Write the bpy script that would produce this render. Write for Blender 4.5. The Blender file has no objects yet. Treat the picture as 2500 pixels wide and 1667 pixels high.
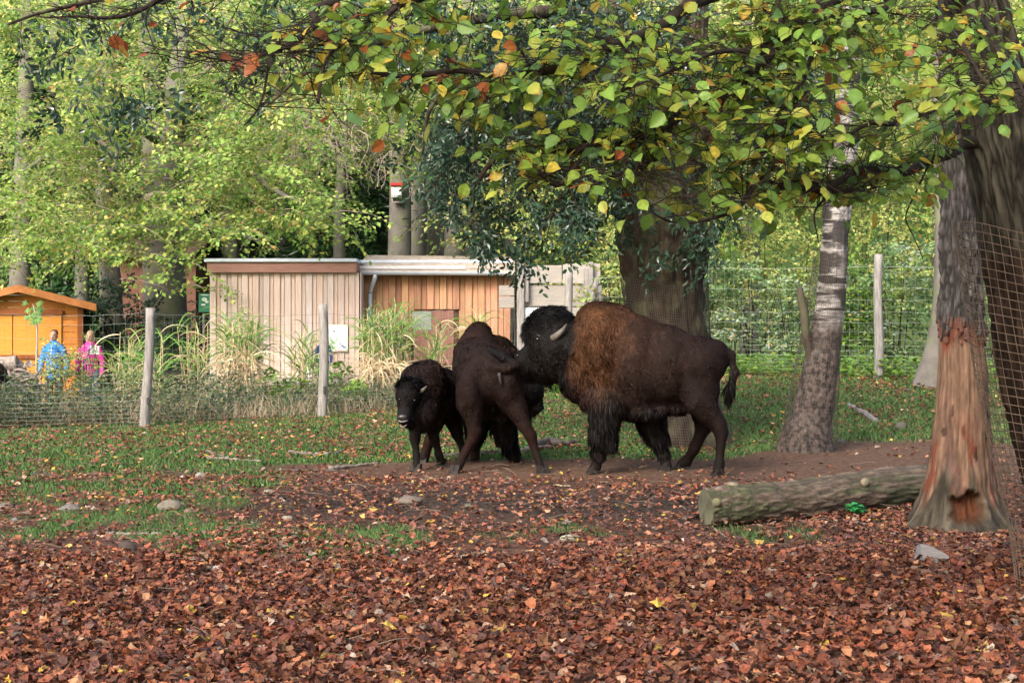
import bpy, math, random
import numpy as np
from mathutils import Vector, Matrix

random.seed(7)
rng = np.random.default_rng(7)
S = bpy.context.scene
COL = S.collection

# ------------------------------------------------------------------ camera
F = 3800.0          # focal length in pixels of the 2500 px wide photograph
CX, HY, H = 1250.0, 779.0, 1.6
cam_d = bpy.data.cameras.new('camera')
cam = bpy.data.objects.new('camera', cam_d); COL.objects.link(cam)
cam.location = (0, 0, H); cam.rotation_euler = (math.radians(90), 0, 0)
cam_d.sensor_width = 36.0; cam_d.lens = 36.0 * F / 2500.0
cam_d.shift_y = -(833.5 - HY) / 2500.0
cam_d.clip_start = 0.1; cam_d.clip_end = 400.0
S.camera = cam

# ------------------------------------------------------------------ daylight
SUN_DIR = Vector((-0.45, -0.80, 0.66)).normalized()     # towards the sun
w = bpy.data.worlds.new('World'); S.world = w; w.use_nodes = True
nt = w.node_tree; bg = nt.nodes['Background']
sky = nt.nodes.new('ShaderNodeTexSky'); sky.sky_type = 'NISHITA'; sky.sun_disc = False
sky.sun_elevation = math.asin(SUN_DIR.z)
sky.sun_rotation = math.atan2(SUN_DIR.x, SUN_DIR.y)
sky.air_density = 1.0; sky.dust_density = 6.0; sky.ozone_density = 1.0
nt.links.new(sky.outputs[0], bg.inputs[0]); bg.inputs[1].default_value = 0.15
sun_d = bpy.data.lights.new('sun', 'SUN'); sun_d.energy = 1.5; sun_d.angle = math.radians(22)
sun_d.color = (1.0, 0.98, 0.95)
sun = bpy.data.objects.new('sun', sun_d); COL.objects.link(sun)
sun.rotation_euler = (-SUN_DIR).to_track_quat('-Z', 'Y').to_euler()
sun.location = (0, 0, 30)
vs = S.view_settings
vs.view_transform = 'Standard'; vs.look = 'None'; vs.gamma = 1.0; vs.use_curve_mapping = False
vs.exposure = 1.38
S.cycles.max_bounces = 6; S.cycles.diffuse_bounces = 3; S.cycles.transmission_bounces = 4
S.cycles.caustics_reflective = False; S.cycles.caustics_refractive = False

# ------------------------------------------------------------------ helpers
def P(px, py, Y):
    """photograph direction at distance Y -> world point"""
    return np.array([(px - CX) * Y / F, Y, H - (py - HY) * Y / F])

def sstep(t):
    t = np.clip(t, 0, 1); return t * t * (3 - 2 * t)

def _h(ix, iy, iz):
    n = (ix.astype(np.int64) * 374761393 + iy.astype(np.int64) * 668265263 + iz.astype(np.int64) * 2147483647 + 1013) & 0xffffffff
    n = ((n ^ (n >> 13)) * 1274126177) & 0xffffffff
    n = (n ^ (n >> 16)) & 0xffffffff
    return n.astype(np.float64) / 4294967295.0

def vn(x, y, z=0.0, seed=0):
    """smooth value noise 0..1"""
    x = np.asarray(x, float); y = np.asarray(y, float); z = np.asarray(z, float) + seed * 17.31
    x, y, z = np.broadcast_arrays(x, y, z)
    ix, iy, iz = np.floor(x), np.floor(y), np.floor(z)
    fx, fy, fz = x - ix, y - iy, z - iz
    fx, fy, fz = [f * f * (3 - 2 * f) for f in (fx, fy, fz)]
    r = 0
    for a in (0, 1):
        for b in (0, 1):
            for c in (0, 1):
                wgt = (fx if a else 1 - fx) * (fy if b else 1 - fy) * (fz if c else 1 - fz)
                r = r + wgt * _h(ix + a, iy + b, iz + c)
    return r

def fbm(x, y, z=0.0, seed=0, o=3):
    r, amp, tot = 0, 1.0, 0.0
    for k in range(o):
        r = r + amp * vn(np.asarray(x) * 2 ** k, np.asarray(y) * 2 ** k, np.asarray(z) * 2 ** k, seed + k * 3)
        tot += amp; amp *= 0.5
    return r / tot

def ground_z(x, y):
    x = np.asarray(x, float); y = np.asarray(y, float)
    g = 0.60 * sstep((x + 3.2) / 7.0) * sstep((y - 19) / 7.5)
    g = g - 0.35 * sstep((-x - 4.5) / 3.0) * sstep((y - 25) / 4.0)
    g = g + 0.32 * sstep((y - 27) / 4.0) * sstep((x + 6.5) / 1.5) * (1 - sstep((x + 3.2) / 7.0))
    g = g + 24.0 * sstep((y - 50) / 45.0)
    g = g + 0.05 * (fbm(x * 0.5, y * 0.5, 0, 1) - 0.5) * sstep((y - 3) / 4)
    return g

def link(o, parent=None):
    COL.objects.link(o)
    if parent is not None: o.parent = parent
    return o

def tag(o, label=None, cat=None, group=None, kind=None):
    if label: o['label'] = label
    if cat: o['category'] = cat
    if group: o['group'] = group
    if kind: o['kind'] = kind
    return o

def empty(name, loc, label, cat, group=None):
    o = bpy.data.objects.new(name, None); o.location = loc; o.empty_display_size = 0.2
    link(o); return tag(o, label, cat, group)

def mesh_data(name, V, Fs, mat=None, col=None, smooth=False, nrm=None):
    V = np.ascontiguousarray(V, dtype=np.float32)
    if isinstance(Fs, np.ndarray): Fs = [Fs]
    Fs = [np.asarray(f, dtype=np.int32) for f in Fs if len(f)]
    me = bpy.data.meshes.new(name)
    me.vertices.add(len(V)); me.vertices.foreach_set('co', V.ravel())
    nl = sum(f.size for f in Fs); npoly = sum(len(f) for f in Fs)
    me.loops.add(nl); me.polygons.add(npoly)
    me.loops.foreach_set('vertex_index', np.concatenate([f.ravel() for f in Fs]))
    tot = np.concatenate([np.full(len(f), f.shape[1], np.int32) for f in Fs])
    st = np.zeros(npoly, np.int32); st[1:] = np.cumsum(tot)[:-1]
    me.polygons.foreach_set('loop_start', st)
    try: me.polygons.foreach_set('loop_total', tot)
    except Exception: pass
    me.polygons.foreach_set('use_smooth', np.full(npoly, bool(smooth or nrm is not None)))
    me.update(calc_edges=True); me.validate()
    if col is not None:
        c = np.ones((len(V), 4), np.float32); c[:, :3] = col
        a = me.color_attributes.new('Col', 'FLOAT_COLOR', 'POINT')
        a.data.foreach_set('color', c.ravel())
    if nrm is not None:
        me.normals_split_custom_set_from_vertices(nrm.astype(np.float32))
    if mat: me.materials.append(mat)
    return me

def mk(name, V, Fs, mat=None, parent=None, col=None, smooth=False, nrm=None, kind=None, origin=None):
    V = np.asarray(V, float)
    if parent is not None and parent.type == 'EMPTY' and parent.parent is None:
        V = V - np.array(parent.location)
    o = bpy.data.objects.new(name, mesh_data(name, V, Fs, mat, col, smooth, nrm))
    link(o, parent)
    if kind: o['kind'] = kind
    return o

class Geo:
    """collects pieces into one mesh"""
    def __init__(s): s.V, s.F3, s.F4, s.C, s.n = [], [], [], [], 0
    def add(s, V, Fc, c=None):
        V = np.asarray(V, float); Fs = Fc if isinstance(Fc, list) else [Fc]
        for f in Fs:
            f = np.asarray(f)
            if len(f) == 0: continue
            (s.F3 if f.shape[1] == 3 else s.F4).append(f + s.n)
        s.V.append(V); s.n += len(V)
        if c is None: c = (1, 1, 1)
        c = np.asarray(c, float)
        s.C.append(np.broadcast_to(c, (len(V), 3)) if c.ndim == 1 else c)
    def build(s, name, mat, parent=None, smooth=False, kind=None):
        Fs = []
        if s.F3: Fs.append(np.concatenate(s.F3))
        if s.F4: Fs.append(np.concatenate(s.F4))
        return mk(name, np.concatenate(s.V), Fs, mat, parent, np.concatenate(s.C), smooth, kind=kind)

BOXF = np.array([[0, 1, 3, 2], [4, 6, 7, 5], [0, 4, 5, 1], [2, 3, 7, 6], [0, 2, 6, 4], [1, 5, 7, 3]])
def box(x0, x1, y0, y1, z0, z1):
    V = np.array([(x, y, z) for x in (x0, x1) for y in (y0, y1) for z in (z0, z1)], float)
    return V, BOXF
def bbox(x0, x1, y0, y1, z0, z1, b=0.006):
    """box with chamfered vertical/horizontal edges (24 verts)"""
    V = []; 
    for sx in (0, 1):
        for sy in (0, 1):
            for sz in (0, 1):
                X, Y_, Z = (x0, x1)[sx], (y0, y1)[sy], (z0, z1)[sz]
                dx, dy, dz = (b, -b)[sx], (b, -b)[sy], (b, -b)[sz]
                V += [(X, Y_ + dy, Z + dz), (X + dx, Y_, Z + dz), (X + dx, Y_ + dy, Z)]
    i = lambda sx, sy, sz, k: (sx * 4 + sy * 2 + sz) * 3 + k
    Q = []
    for s_ in (0, 1):
        a = [i(s_, 0, 0, 0), i(s_, 1, 0, 0), i(s_, 1, 1, 0), i(s_, 0, 1, 0)]; Q.append(a if s_ else a[::-1])
        a = [i(0, s_, 0, 1), i(1, s_, 0, 1), i(1, s_, 1, 1), i(0, s_, 1, 1)]; Q.append(a[::-1] if s_ else a)
        a = [i(0, 0, s_, 2), i(1, 0, s_, 2), i(1, 1, s_, 2), i(0, 1, s_, 2)]; Q.append(a if s_ else a[::-1])
    for a_ in (0, 1):
        for b_ in (0, 1):
            q = [i(a_, b_, 0, 0), i(a_, b_, 0, 1), i(a_, b_, 1, 1), i(a_, b_, 1, 0)]; Q.append(q if (a_ ^ b_) else q[::-1])
            q = [i(a_, 0, b_, 0), i(a_, 0, b_, 2), i(a_, 1, b_, 2), i(a_, 1, b_, 0)]; Q.append(q if not (a_ ^ b_) else q[::-1])
            q = [i(0, a_, b_, 1), i(0, a_, b_, 2), i(1, a_, b_, 2), i(1, a_, b_, 1)]; Q.append(q if (a_ ^ b_) else q[::-1])
    T = []
    for sx in (0, 1):
        for sy in (0, 1):
            for sz in (0, 1):
                t = [i(sx, sy, sz, 0), i(sx, sy, sz, 1), i(sx, sy, sz, 2)]
                T.append(t if (sx + sy + sz) % 2 else t[::-1])
    return np.array(V, float), [np.array(Q), np.array(T)]

def nrmz(a): return a / np.maximum(np.linalg.norm(a, axis=-1, keepdims=True), 1e-9)

def tube(pts, rad, sides=8, cap=True, twist=0.0):
    pts = np.asarray(pts, float); n = len(pts)
    rad = np.broadcast_to(np.asarray(rad, float), (n,)) if np.ndim(rad) < 2 else np.asarray(rad)
    t = nrmz(np.gradient(pts, axis=0))
    ref = np.array([0, 0, 1.0]) if abs(t[0][2]) < 0.8 else np.array([1.0, 0, 0])
    u = np.zeros_like(t); u[0] = nrmz(np.cross(ref, t[0]))
    for k in range(1, n):
        a = u[k - 1] - t[k] * np.dot(u[k - 1], t[k]); u[k] = a / max(np.linalg.norm(a), 1e-9)
    v = np.cross(t, u)
    ang = np.linspace(0, 2 * np.pi, sides, endpoint=False)
    r = rad[:, None] if rad.ndim == 1 else rad
    V = pts[:, None, :] + (r * np.cos(ang))[:, :, None] * u[:, None, :] + (r * np.sin(ang))[:, :, None] * v[:, None, :]
    V = V.reshape(-1, 3)
    i = np.arange(n - 1)[:, None] * sides; j = np.arange(sides)[None, :]; jn = (j + 1) % sides
    Q = np.stack([i + j, i + jn, i + sides + jn, i + sides + j], -1).reshape(-1, 4)
    if cap:
        V = np.vstack([V, pts[0], pts[-1]]); a, b = n * sides, n * sides + 1; j = np.arange(sides); jn = (j + 1) % sides
        T = np.vstack([np.stack([jn, j, np.full(sides, a)], -1), np.stack([(n - 1) * sides + j, (n - 1) * sides + jn, np.full(sides, b)], -1)])
        return V, [Q, T]
    return V, [Q]

def smooth_path(pts, n):
    """Catmull-Rom through the points, columns may be x,y,z,r"""
    pts = np.asarray(pts, float); m = len(pts)
    if m == 2: return pts[0] + (pts[1] - pts[0]) * np.linspace(0, 1, n)[:, None]
    p = np.vstack([2 * pts[0] - pts[1], pts, 2 * pts[-1] - pts[-2]])
    u = np.linspace(0, m - 1 - 1e-6, n); k = u.astype(int); f = (u - k)[:, None]
    a, b, c, d = p[k], p[k + 1], p[k + 2], p[k + 3]
    return 0.5 * ((2 * b) + (-a + c) * f + (2 * a - 5 * b + 4 * c - d) * f ** 2 + (-a + 3 * b - 3 * c + d) * f ** 3)

def inst(pV, pF, pos, R, sc):
    """copies of a prototype joined into one vertex/face array"""
    N, n = len(pos), len(pV)
    sc = np.asarray(sc, float)
    if sc.ndim == 1: sc = sc[:, None]
    V = np.einsum('nij,nkj->nki', R, pV[None] * sc[:, None, :]) + pos[:, None, :]
    Fo = (pF[None] + (np.arange(N) * n)[:, None, None]).reshape(-1, pF.shape[1])
    return V.reshape(-1, 3), Fo

def rot_z(a):
    c, s = np.cos(a), np.sin(a); R = np.zeros((len(a), 3, 3)); R[:, 0, 0] = c; R[:, 0, 1] = -s; R[:, 1, 0] = s; R[:, 1, 1] = c; R[:, 2, 2] = 1; return R
def rot_x(a):
    c, s = np.cos(a), np.sin(a); R = np.zeros((len(a), 3, 3)); R[:, 1, 1] = c; R[:, 1, 2] = -s; R[:, 2, 1] = s; R[:, 2, 2] = c; R[:, 0, 0] = 1; return R
def rot_y(a):
    c, s = np.cos(a), np.sin(a); R = np.zeros((len(a), 3, 3)); R[:, 0, 0] = c; R[:, 0, 2] = s; R[:, 2, 0] = -s; R[:, 2, 2] = c; R[:, 1, 1] = 1; return R
def frame(d, up=(0, 0, 1)):
    """rotations whose x axis is d and whose z axis is close to up"""
    d = nrmz(d); up = np.broadcast_to(np.asarray(up, float), d.shape)
    y = nrmz(np.cross(up, d)); z = np.cross(d, y)
    return np.stack([d, y, z], -1)

# ------------------------------------------------------------------ materials
def nodes_of(name):
    m = bpy.data.materials.new(name); m.use_nodes = True; t = m.node_tree
    return m, t, t.nodes['Principled BSDF'], t.nodes['Material Output']

def mat_plain(name, c, rough=0.7, spec=0.3, metal=0.0, var=0.0, scale=20.0, bump=0.0, stretch=(1, 1, 1), c2=None, vcol=False, scale2=None):
    """noise-varied surface: base c, patches of c2, fine bump; vcol multiplies the object's own colour attribute"""
    m, t, b, out = nodes_of(name); N, L = t.nodes, t.links
    b.inputs['Roughness'].default_value = rough; b.inputs['Specular IOR Level'].default_value = spec
    b.inputs['Metallic'].default_value = metal
    tc = N.new('ShaderNodeTexCoord'); mp = N.new('ShaderNodeMapping'); mp.inputs['Scale'].default_value = stretch
    L.new(tc.outputs['Object'], mp.inputs[0])
    nz = N.new('ShaderNodeTexNoise'); nz.inputs['Scale'].default_value = scale; nz.inputs['Detail'].default_value = 6
    nz.inputs['Roughness'].default_value = 0.65
    L.new(mp.outputs[0], nz.inputs[0])
    ramp = N.new('ShaderNodeMapRange'); ramp.inputs[1].default_value = 0.35; ramp.inputs[2].default_value = 0.65
    L.new(nz.outputs[0], ramp.inputs[0])
    mx = N.new('ShaderNodeMix'); mx.data_type = 'RGBA'
    mx.inputs[6].default_value = (*c, 1)
    c2 = c2 or tuple(x * (1 - var) for x in c)
    mx.inputs[7].default_value = (*c2, 1); L.new(ramp.outputs[0], mx.inputs[0])
    src = mx.outputs[2]
    if vcol:
        at = N.new('ShaderNodeAttribute'); at.attribute_name = 'Col'
        mm = N.new('ShaderNodeMix'); mm.data_type = 'RGBA'; mm.blend_type = 'MULTIPLY'; mm.inputs[0].default_value = 1
        L.new(src, mm.inputs[6]); L.new(at.outputs['Color'], mm.inputs[7]); src = mm.outputs[2]
    L.new(src, b.inputs['Base Color'])
    if bump:
        bp = N.new('ShaderNodeBump'); bp.inputs['Strength'].default_value = 1.0; bp.inputs['Distance'].default_value = bump
        n2 = N.new('ShaderNodeTexNoise'); n2.inputs['Scale'].default_value = scale2 or scale * 1.7; n2.inputs['Detail'].default_value = 8
        L.new(mp.outputs[0], n2.inputs[0]); L.new(n2.outputs[0], bp.inputs['Height']); L.new(bp.outputs[0], b.inputs['Normal'])
    return m

def mat_leaf(name, trans=0.4, rough=0.5, spec=0.35, vein=False):
    m, t, b, out = nodes_of(name); N, L = t.nodes, t.links
    at = N.new('ShaderNodeAttribute'); at.attribute_name = 'Col'
    src = at.outputs['Color']
    if vein:
        tc = N.new('ShaderNodeTexCoord')
        nz = N.new('ShaderNodeTexNoise'); nz.inputs['Scale'].default_value = 60; nz.inputs['Detail'].default_value = 5
        L.new(tc.outputs['Object'], nz.inputs[0])
        mr = N.new('ShaderNodeMapRange'); mr.inputs[1].default_value = .3; mr.inputs[2].default_value = .7
        mr.inputs[3].default_value = 0.72; mr.inputs[4].default_value = 1.15; L.new(nz.outputs[0], mr.inputs[0])
        mm = N.new('ShaderNodeVectorMath'); mm.operation = 'SCALE'; L.new(src, mm.inputs[0]); L.new(mr.outputs[0], mm.inputs['Scale'])
        src = mm.outputs[0]
    L.new(src, b.inputs['Base Color']); b.inputs['Roughness'].default_value = rough
    b.inputs['Specular IOR Level'].default_value = spec
    if trans > 0:
        tr = N.new('ShaderNodeBsdfTranslucent'); L.new(src, tr.inputs[0])
        mx = N.new('ShaderNodeMixShader'); mx.inputs[0].default_value = trans
        L.new(b.outputs[0], mx.inputs[1]); L.new(tr.outputs[0], mx.inputs[2]); L.new(mx.outputs[0], out.inputs[0])
    return m

def mat_vcol(name, rough=0.8, spec=0.2, bump=0.0, scale=30.0, stretch=(1, 1, 1)):
    return mat_plain(name, (1, 1, 1), rough, spec, var=0.35, scale=scale, bump=bump, stretch=stretch, vcol=True)
# ------------------------------------------------------------------ ground
def ppx(x, y): return CX + x * F / y
def ppy(x, y): return HY + (H - ground_z(x, y)) * F / y

def masks(x, y):
    """how much grass, mud and trodden earth lies at a ground point"""
    n1 = fbm(x * 0.9, y * 0.55, 0, 5, 4); n2 = fbm(x * 2.3, y * 1.6, 0, 9, 4); n3 = fbm(x * 0.5, y * 0.8, 0, 14, 3)
    far = sstep((y - 16.0 - 1.6 * (n1 - .5) * 2 - 1.0 * sstep((x + 0.5) / 1.5)) / 1.6)
    left = sstep((-x - 1.0 - (y - 12) * 0.10) / 1.6) * sstep((y - 10.6) / 1.2) * 0.75
    band = np.exp(-((y - 11.1) / 0.9) ** 2) * sstep((x + 2.7) / .6) * (1 - sstep((x + 1.0) / .9)) * 1.15
    band2 = np.exp(-((y - 11.6) / 0.8) ** 2) * (1 - sstep((x - 2.3) / 1.5)) * 0.42
    g = np.maximum.reduce([far * (0.55 + 0.75 * n1), left * (0.25 + 1.0 * n2), band * (0.55 + .8 * n2), band2 * (n2 * 1.7)])
    g = np.where(y > 16, g * (.75 + .6 * n2), g * (0.15 + 1.35 * n2))
    bare = sstep((x - 2.2) / 1.2) * np.exp(-((y - 17.6) / 1.5) ** 2) * 1.2 + np.exp(-((x - 1.2) / 3.6) ** 2) * np.exp(-((y - 16.6) / 1.15) ** 2) * 1.15
    bare = bare + sstep((x - 3.0)) * np.exp(-((y - 19) / 2.0) ** 2) * .6
    bare = np.clip(bare * (0.7 + 0.6 * n3), 0, 1)
    g = np.clip(g * (1 - bare * 1.15), 0, 1)
    g = sstep((g - 0.22) / 0.38)
    mud = np.exp(-((y - 13.7) / 1.5) ** 2) * sstep((x + 2.8 + n2) / 1.4) * (1 - sstep((x - 3.6) / 1.0))
    mud = np.clip(mud * (0.5 + n1), 0, 1)
    return g, mud, bare

def ground_mesh():
    xs = np.concatenate([np.linspace(-90, -13, 36)[:-1], np.linspace(-13, 13, 372), np.linspace(13, 90, 36)[1:]])
    ys = np.concatenate([np.linspace(-12, 5, 12)[:-1], np.linspace(5, 19, 250)[:-1], np.linspace(19, 34, 140)[:-1], np.linspace(34, 130, 60)])
    X, Yg = np.meshgrid(xs, ys)
    Z = ground_z(X, Yg)
    g, mud, bare = masks(X, Yg)
    rough = (fbm(X * 7, Yg * 7, 0, 21, 3) - 0.5)
    clod = np.abs(fbm(X * 5.5, Yg * 5.5, 3.0, 31, 3) - 0.5) * 2
    near = (np.abs(X) < 13) & (Yg < 34) & (Yg > 5)
    Z = Z + np.where(near, rough * 0.02 + (clod - .3) * 0.13 * mud * (1 - g) + 0.012 * rough * bare, 0)
    V = np.stack([X, Yg, Z], -1).reshape(-1, 3)
    ny, nx = X.shape
    i = (np.arange(ny - 1)[:, None] * nx + np.arange(nx - 1)[None]).reshape(-1)
    Q = np.stack([i, i + 1, i + nx + 1, i + nx], -1)
    col = np.stack([g, mud, bare], -1).reshape(-1, 3)
    m, t, b, out = nodes_of('ground_soil'); N, L = t.nodes, t.links
    at = N.new('ShaderNodeAttribute'); at.attribute_name = 'Col'
    sp = N.new('ShaderNodeSeparateColor'); L.new(at.outputs['Color'], sp.inputs[0])
    tc = N.new('ShaderNodeTexCoord')
    def noise(s, d=8):
        n = N.new('ShaderNodeTexNoise'); n.inputs['Scale'].default_value = s; n.inputs['Detail'].default_value = d; n.inputs['Roughness'].default_value = .7
        L.new(tc.outputs['Object'], n.inputs[0]); return n
    def ramp(nz, stops):
        r = N.new('ShaderNodeValToRGB'); L.new(nz.outputs[0], r.inputs[0])
        e = r.color_ramp.elements
        while len(e) < len(stops): e.new(0.5)
        for q, (p_, c_) in zip(e, stops): q.position = p_; q.color = (*c_, 1)
        return r
    base = ramp(noise(9), [(.32, (.055, .026, .018)), (.5, (.115, .06, .042)), (.68, (.22, .12, .085))])
    soil = ramp(noise(14), [(.3, (.065, .036, .025)), (.5, (.14, .082, .056)), (.7, (.23, .15, .105))])
    mudc = ramp(noise(22), [(.33, (.022, .016, .013)), (.5, (.055, .040, .032)), (.68, (.12, .095, .08))])
    grs = ramp(noise(6), [(.3, (.07, .10, .035)), (.5, (.10, .16, .05)), (.7, (.17, .18, .09))])
    def mix(f, a, c):
        x = N.new('ShaderNodeMix'); x.data_type = 'RGBA'; L.new(f, x.inputs[0]); L.new(a, x.inputs[6]); L.new(c, x.inputs[7]); return x.outputs[2]
    c = mix(sp.outputs[1], base.outputs[0], mudc.outputs[0])
    c = mix(sp.outputs[2], c, soil.outputs[0])
    c = mix(sp.outputs[0], c, grs.outputs[0])
    L.new(c, b.inputs['Base Color']); b.inputs['Roughness'].default_value = .9; b.inputs['Specular IOR Level'].default_value = .15
    bp = N.new('ShaderNodeBump'); bp.inputs['Distance'].default_value = .03; bp.inputs['Strength'].default_value = 1
    L.new(noise(35, 10).outputs[0], bp.inputs['Height']); L.new(bp.outputs[0], b.inputs['Normal'])
    o = mk('ground', V, Q, m, None, col, True); o['kind'] = 'structure'
    return o
GROUND = ground_mesh()

# leaf outlines, length 1 along x, width along y
def leaf_proto(kind='beech', n=7, curl=0.15, fold=0.12, serr=0.0, droop=0.1):
    if kind == 'beech':
        t = np.linspace(0, 1, n); wd = 0.36 * np.sin(np.pi * np.clip(t, 0, 1) ** 0.85) ** 0.8
    elif kind == 'willow':
        t = np.linspace(0, 1, n); wd = 0.2 * np.sin(np.pi * t) ** 0.8
    t = t; wd = wd * (1 + serr * np.where(np.arange(n) % 2 == 0, 1, -1))
    wd[0] = wd[-1] = 0
    mid = np.stack([t, 0 * t, -droop * t ** 2 * 1.2], -1)
    Lf = np.stack([t - 0.02, wd, fold * wd / 0.3 - droop * t ** 2 - curl * (wd / .36) ** 2 * .5], -1)[1:-1]
    Rt = Lf * np.array([1, -1, 1])
    V = np.vstack([mid, Lf, Rt]); m = n - 2; T = []
    l0, r0 = n, n + m
    T += [[0, 1, l0], [0, r0, 1]]
    for k in range(1, n - 2):
        T += [[k, k + 1, l0 + k], [k, l0 + k, l0 + k - 1], [k, r0 + k - 1, r0 + k], [k, r0 + k, k + 1]]
    T += [[n - 2, n - 1, l0 + m - 1], [n - 2, r0 + m - 1, n - 1]]
    return V, np.array(T)

def maple_proto(r, lobes=5, crumple=0.42):
    a = []; 
    for k in range(lobes * 2 + 1):
        ang = math.radians(-145 + 290 * k / (lobes * 2)); rad = (0.28 if k % 2 == 0 else 0.55) * (1 + 0.25 * (r.random() - .5))
        if k % 2 == 1 and k == lobes: rad *= 1.15
        a.append((0.1 + rad * math.cos(ang), rad * math.sin(ang), crumple * (r.random() - .5)))
    V = np.array([(0.1, 0, 0.06)] + a); n = len(a)
    T = np.array([[0, k + 1, (k + 1) % n + 1] for k in range(n)])
    return V, T

def crumpled_beech(r, n=5):
    V, T = leaf_proto('beech', n, 0, 0, 0)
    V = V.copy(); V[:, 2] = 0.34 * (r.random(len(V)) - .5) + r.choice([-1, 1]) * 0.35 * V[:, 1] ** 2 / .12 * .3 + 0.15 * np.sin(V[:, 0] * 3 + r.random() * 6)
    V[:, 0] -= .5
    return V, T

LITTER = np.array([(.29, .085, .04), (.23, .07, .04), (.36, .13, .06), (.16, .055, .04), (.42, .17, .075), (.20, .08, .06), (.12, .045, .035),
                   (.44, .22, .11), (.50, .31, .20), (.21, .09, .05), (.27, .065, .03), (.34, .11, .045), (.48, .30, .07), (.38, .29, .23), (.20, .085, .065)])
LW = np.array([14, 12, 12, 8, 6, 8, 5, 5, 2.5, 8, 9, 9, 1.3, 2.5, 6.])
LITTER = LITTER * .92 + LITTER.mean(1, keepdims=True) * .06
def litter_cols(n, r):
    return LITTER[r.choice(len(LITTER), n, p=LW / LW.sum())] * (0.32 + 0.86 * r.random((n, 1)) ** 1.35)

def scatter(n, x_pad=1.3, y0=5.8, y1=28.0, r=rng):
    """points spread evenly over the ground the view covers"""
    y = np.sqrt(y0 ** 2 + (y1 ** 2 - y0 ** 2) * r.random(n)); x = (r.random(n) * 2 - 1) * (0.335 * y + x_pad)
    return x, y

def fallen_leaves():
    r = np.random.default_rng(11)
    x, y = scatter(560000, x_pad=3.2, r=r)
    g, mud, bare = masks(x, y)
    cl = fbm(x * 1.7, y * 1.7, 0, 40, 3)
    den = 1.0                                  # leaves per area, relative
    nb = fbm(x * .55, y * .8, 0, 44, 3); t = sstep((y - 9.5 - 7.0 * (nb - .5)) / 2.4)
    mid = 0.17 * (0.15 + 2.4 * cl ** 1.7) * (1 - 0.45 * g) * (1 - .35 * mud)
    far = 0.12 * (0.1 + 2.4 * cl ** 2) * (1 - 0.9 * sstep(bare * 1.4)) * (1 - .3 * g)
    lr = 0.55 * sstep((x - 1.6) / 1.5) * (1 - sstep((y - 12.6) / 1.0))
    mid = np.maximum(mid, lr * (.4 + cl)) * (1 - .6 * sstep(bare * 1.3))
    den = (1 - t) + t * np.where(y < 15, mid, far + (mid - far) * (1 - sstep((y - 15) / 1.5)))
    den = den * (1 - 0.35 * g * (y < 13)) 
    keep = r.random(len(x)) < den
    keep &= r.random(len(x)) < 1.0
    x, y = x[keep], y[keep]; n = len(x)
    protos = [crumpled_beech(r) for _ in range(4)] + [maple_proto(r) for _ in range(5)]
    which = r.choice(len(protos), n, p=np.array([3, 3, 3, 3, .8, .8, .8, .8, .8]) / 16.0)
    size = (0.034 + 0.046 * r.random(n) ** 1.9) * np.where(y > 11, .92, 1.0)
    size *= np.where(which > 3, 1.15, 1.0)
    dense = sstep((10.9 - y) / 1.2)
    gz = ground_z(x, y); g2, mud2, b2 = masks(x, y)
    z = gz + 0.012 + r.random(n) * (0.055 * dense + .016) + 0.03 * mud2 * r.random(n) + g2 * (.012 + .03 * r.random(n))
    tilt = 0.12 + 0.65 * r.random(n) ** 1.2 * (0.45 + .6 * dense)
    R = rot_z(r.random(n) * 6.28) @ rot_x(tilt * np.sign(r.random(n) - .5)) @ rot_z(r.random(n) * 6.28)
    col = litter_cols(n, r)
    yel = r.random(n) < np.where(y > 12, 0.035, 0.006)
    col[yel] = np.array([.55, .36, .07]) * (0.6 + .5 * r.random((yel.sum(), 1)))
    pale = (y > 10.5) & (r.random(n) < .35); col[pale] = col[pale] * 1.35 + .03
    order = np.argsort(y)
    front = np.zeros(n, bool)
    vis = np.where((z > gz + 0.035) & (np.abs(x) < .325 * y) & (y > 6.95))[0]
    front[vis[np.argsort(y[vis])[:300]]] = True
    m = mat_leaf('fallen_leaf_skin', 0.12, 0.62, 0.3, vein=True)
    G = Geo()
    for k, (pv, pf) in enumerate(protos):
        s = (which == k) & ~front
        V, Fc = inst(pv, pf, np.stack([x[s], y[s], z[s]], -1), R[s], size[s])
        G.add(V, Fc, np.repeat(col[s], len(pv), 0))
    o = G.build('leaf_litter', m, GROUND, kind='stuff')
    # the nearest ones, each on its own
    shared = {}
    for i in np.where(front)[0]:
        c = litter_cols(1, r)[0]; key = (which[i], int(r.integers(0, 6)))
        if key not in shared:
            pv, pf = protos[which[i]]
            shared[key] = mesh_data('fallen_leaf', pv, pf, m, np.tile(c, (len(pv), 1)))
        ob = bpy.data.objects.new('fallen_leaf', shared[key])
        M = Matrix([list(R[i][a]) for a in range(3)]).to_4x4(); sc = Matrix.Scale(size[i], 4)
        ob.matrix_world = Matrix.Translation((x[i], y[i], z[i])) @ M @ sc
        link(ob, GROUND)
fallen_leaves()

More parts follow.
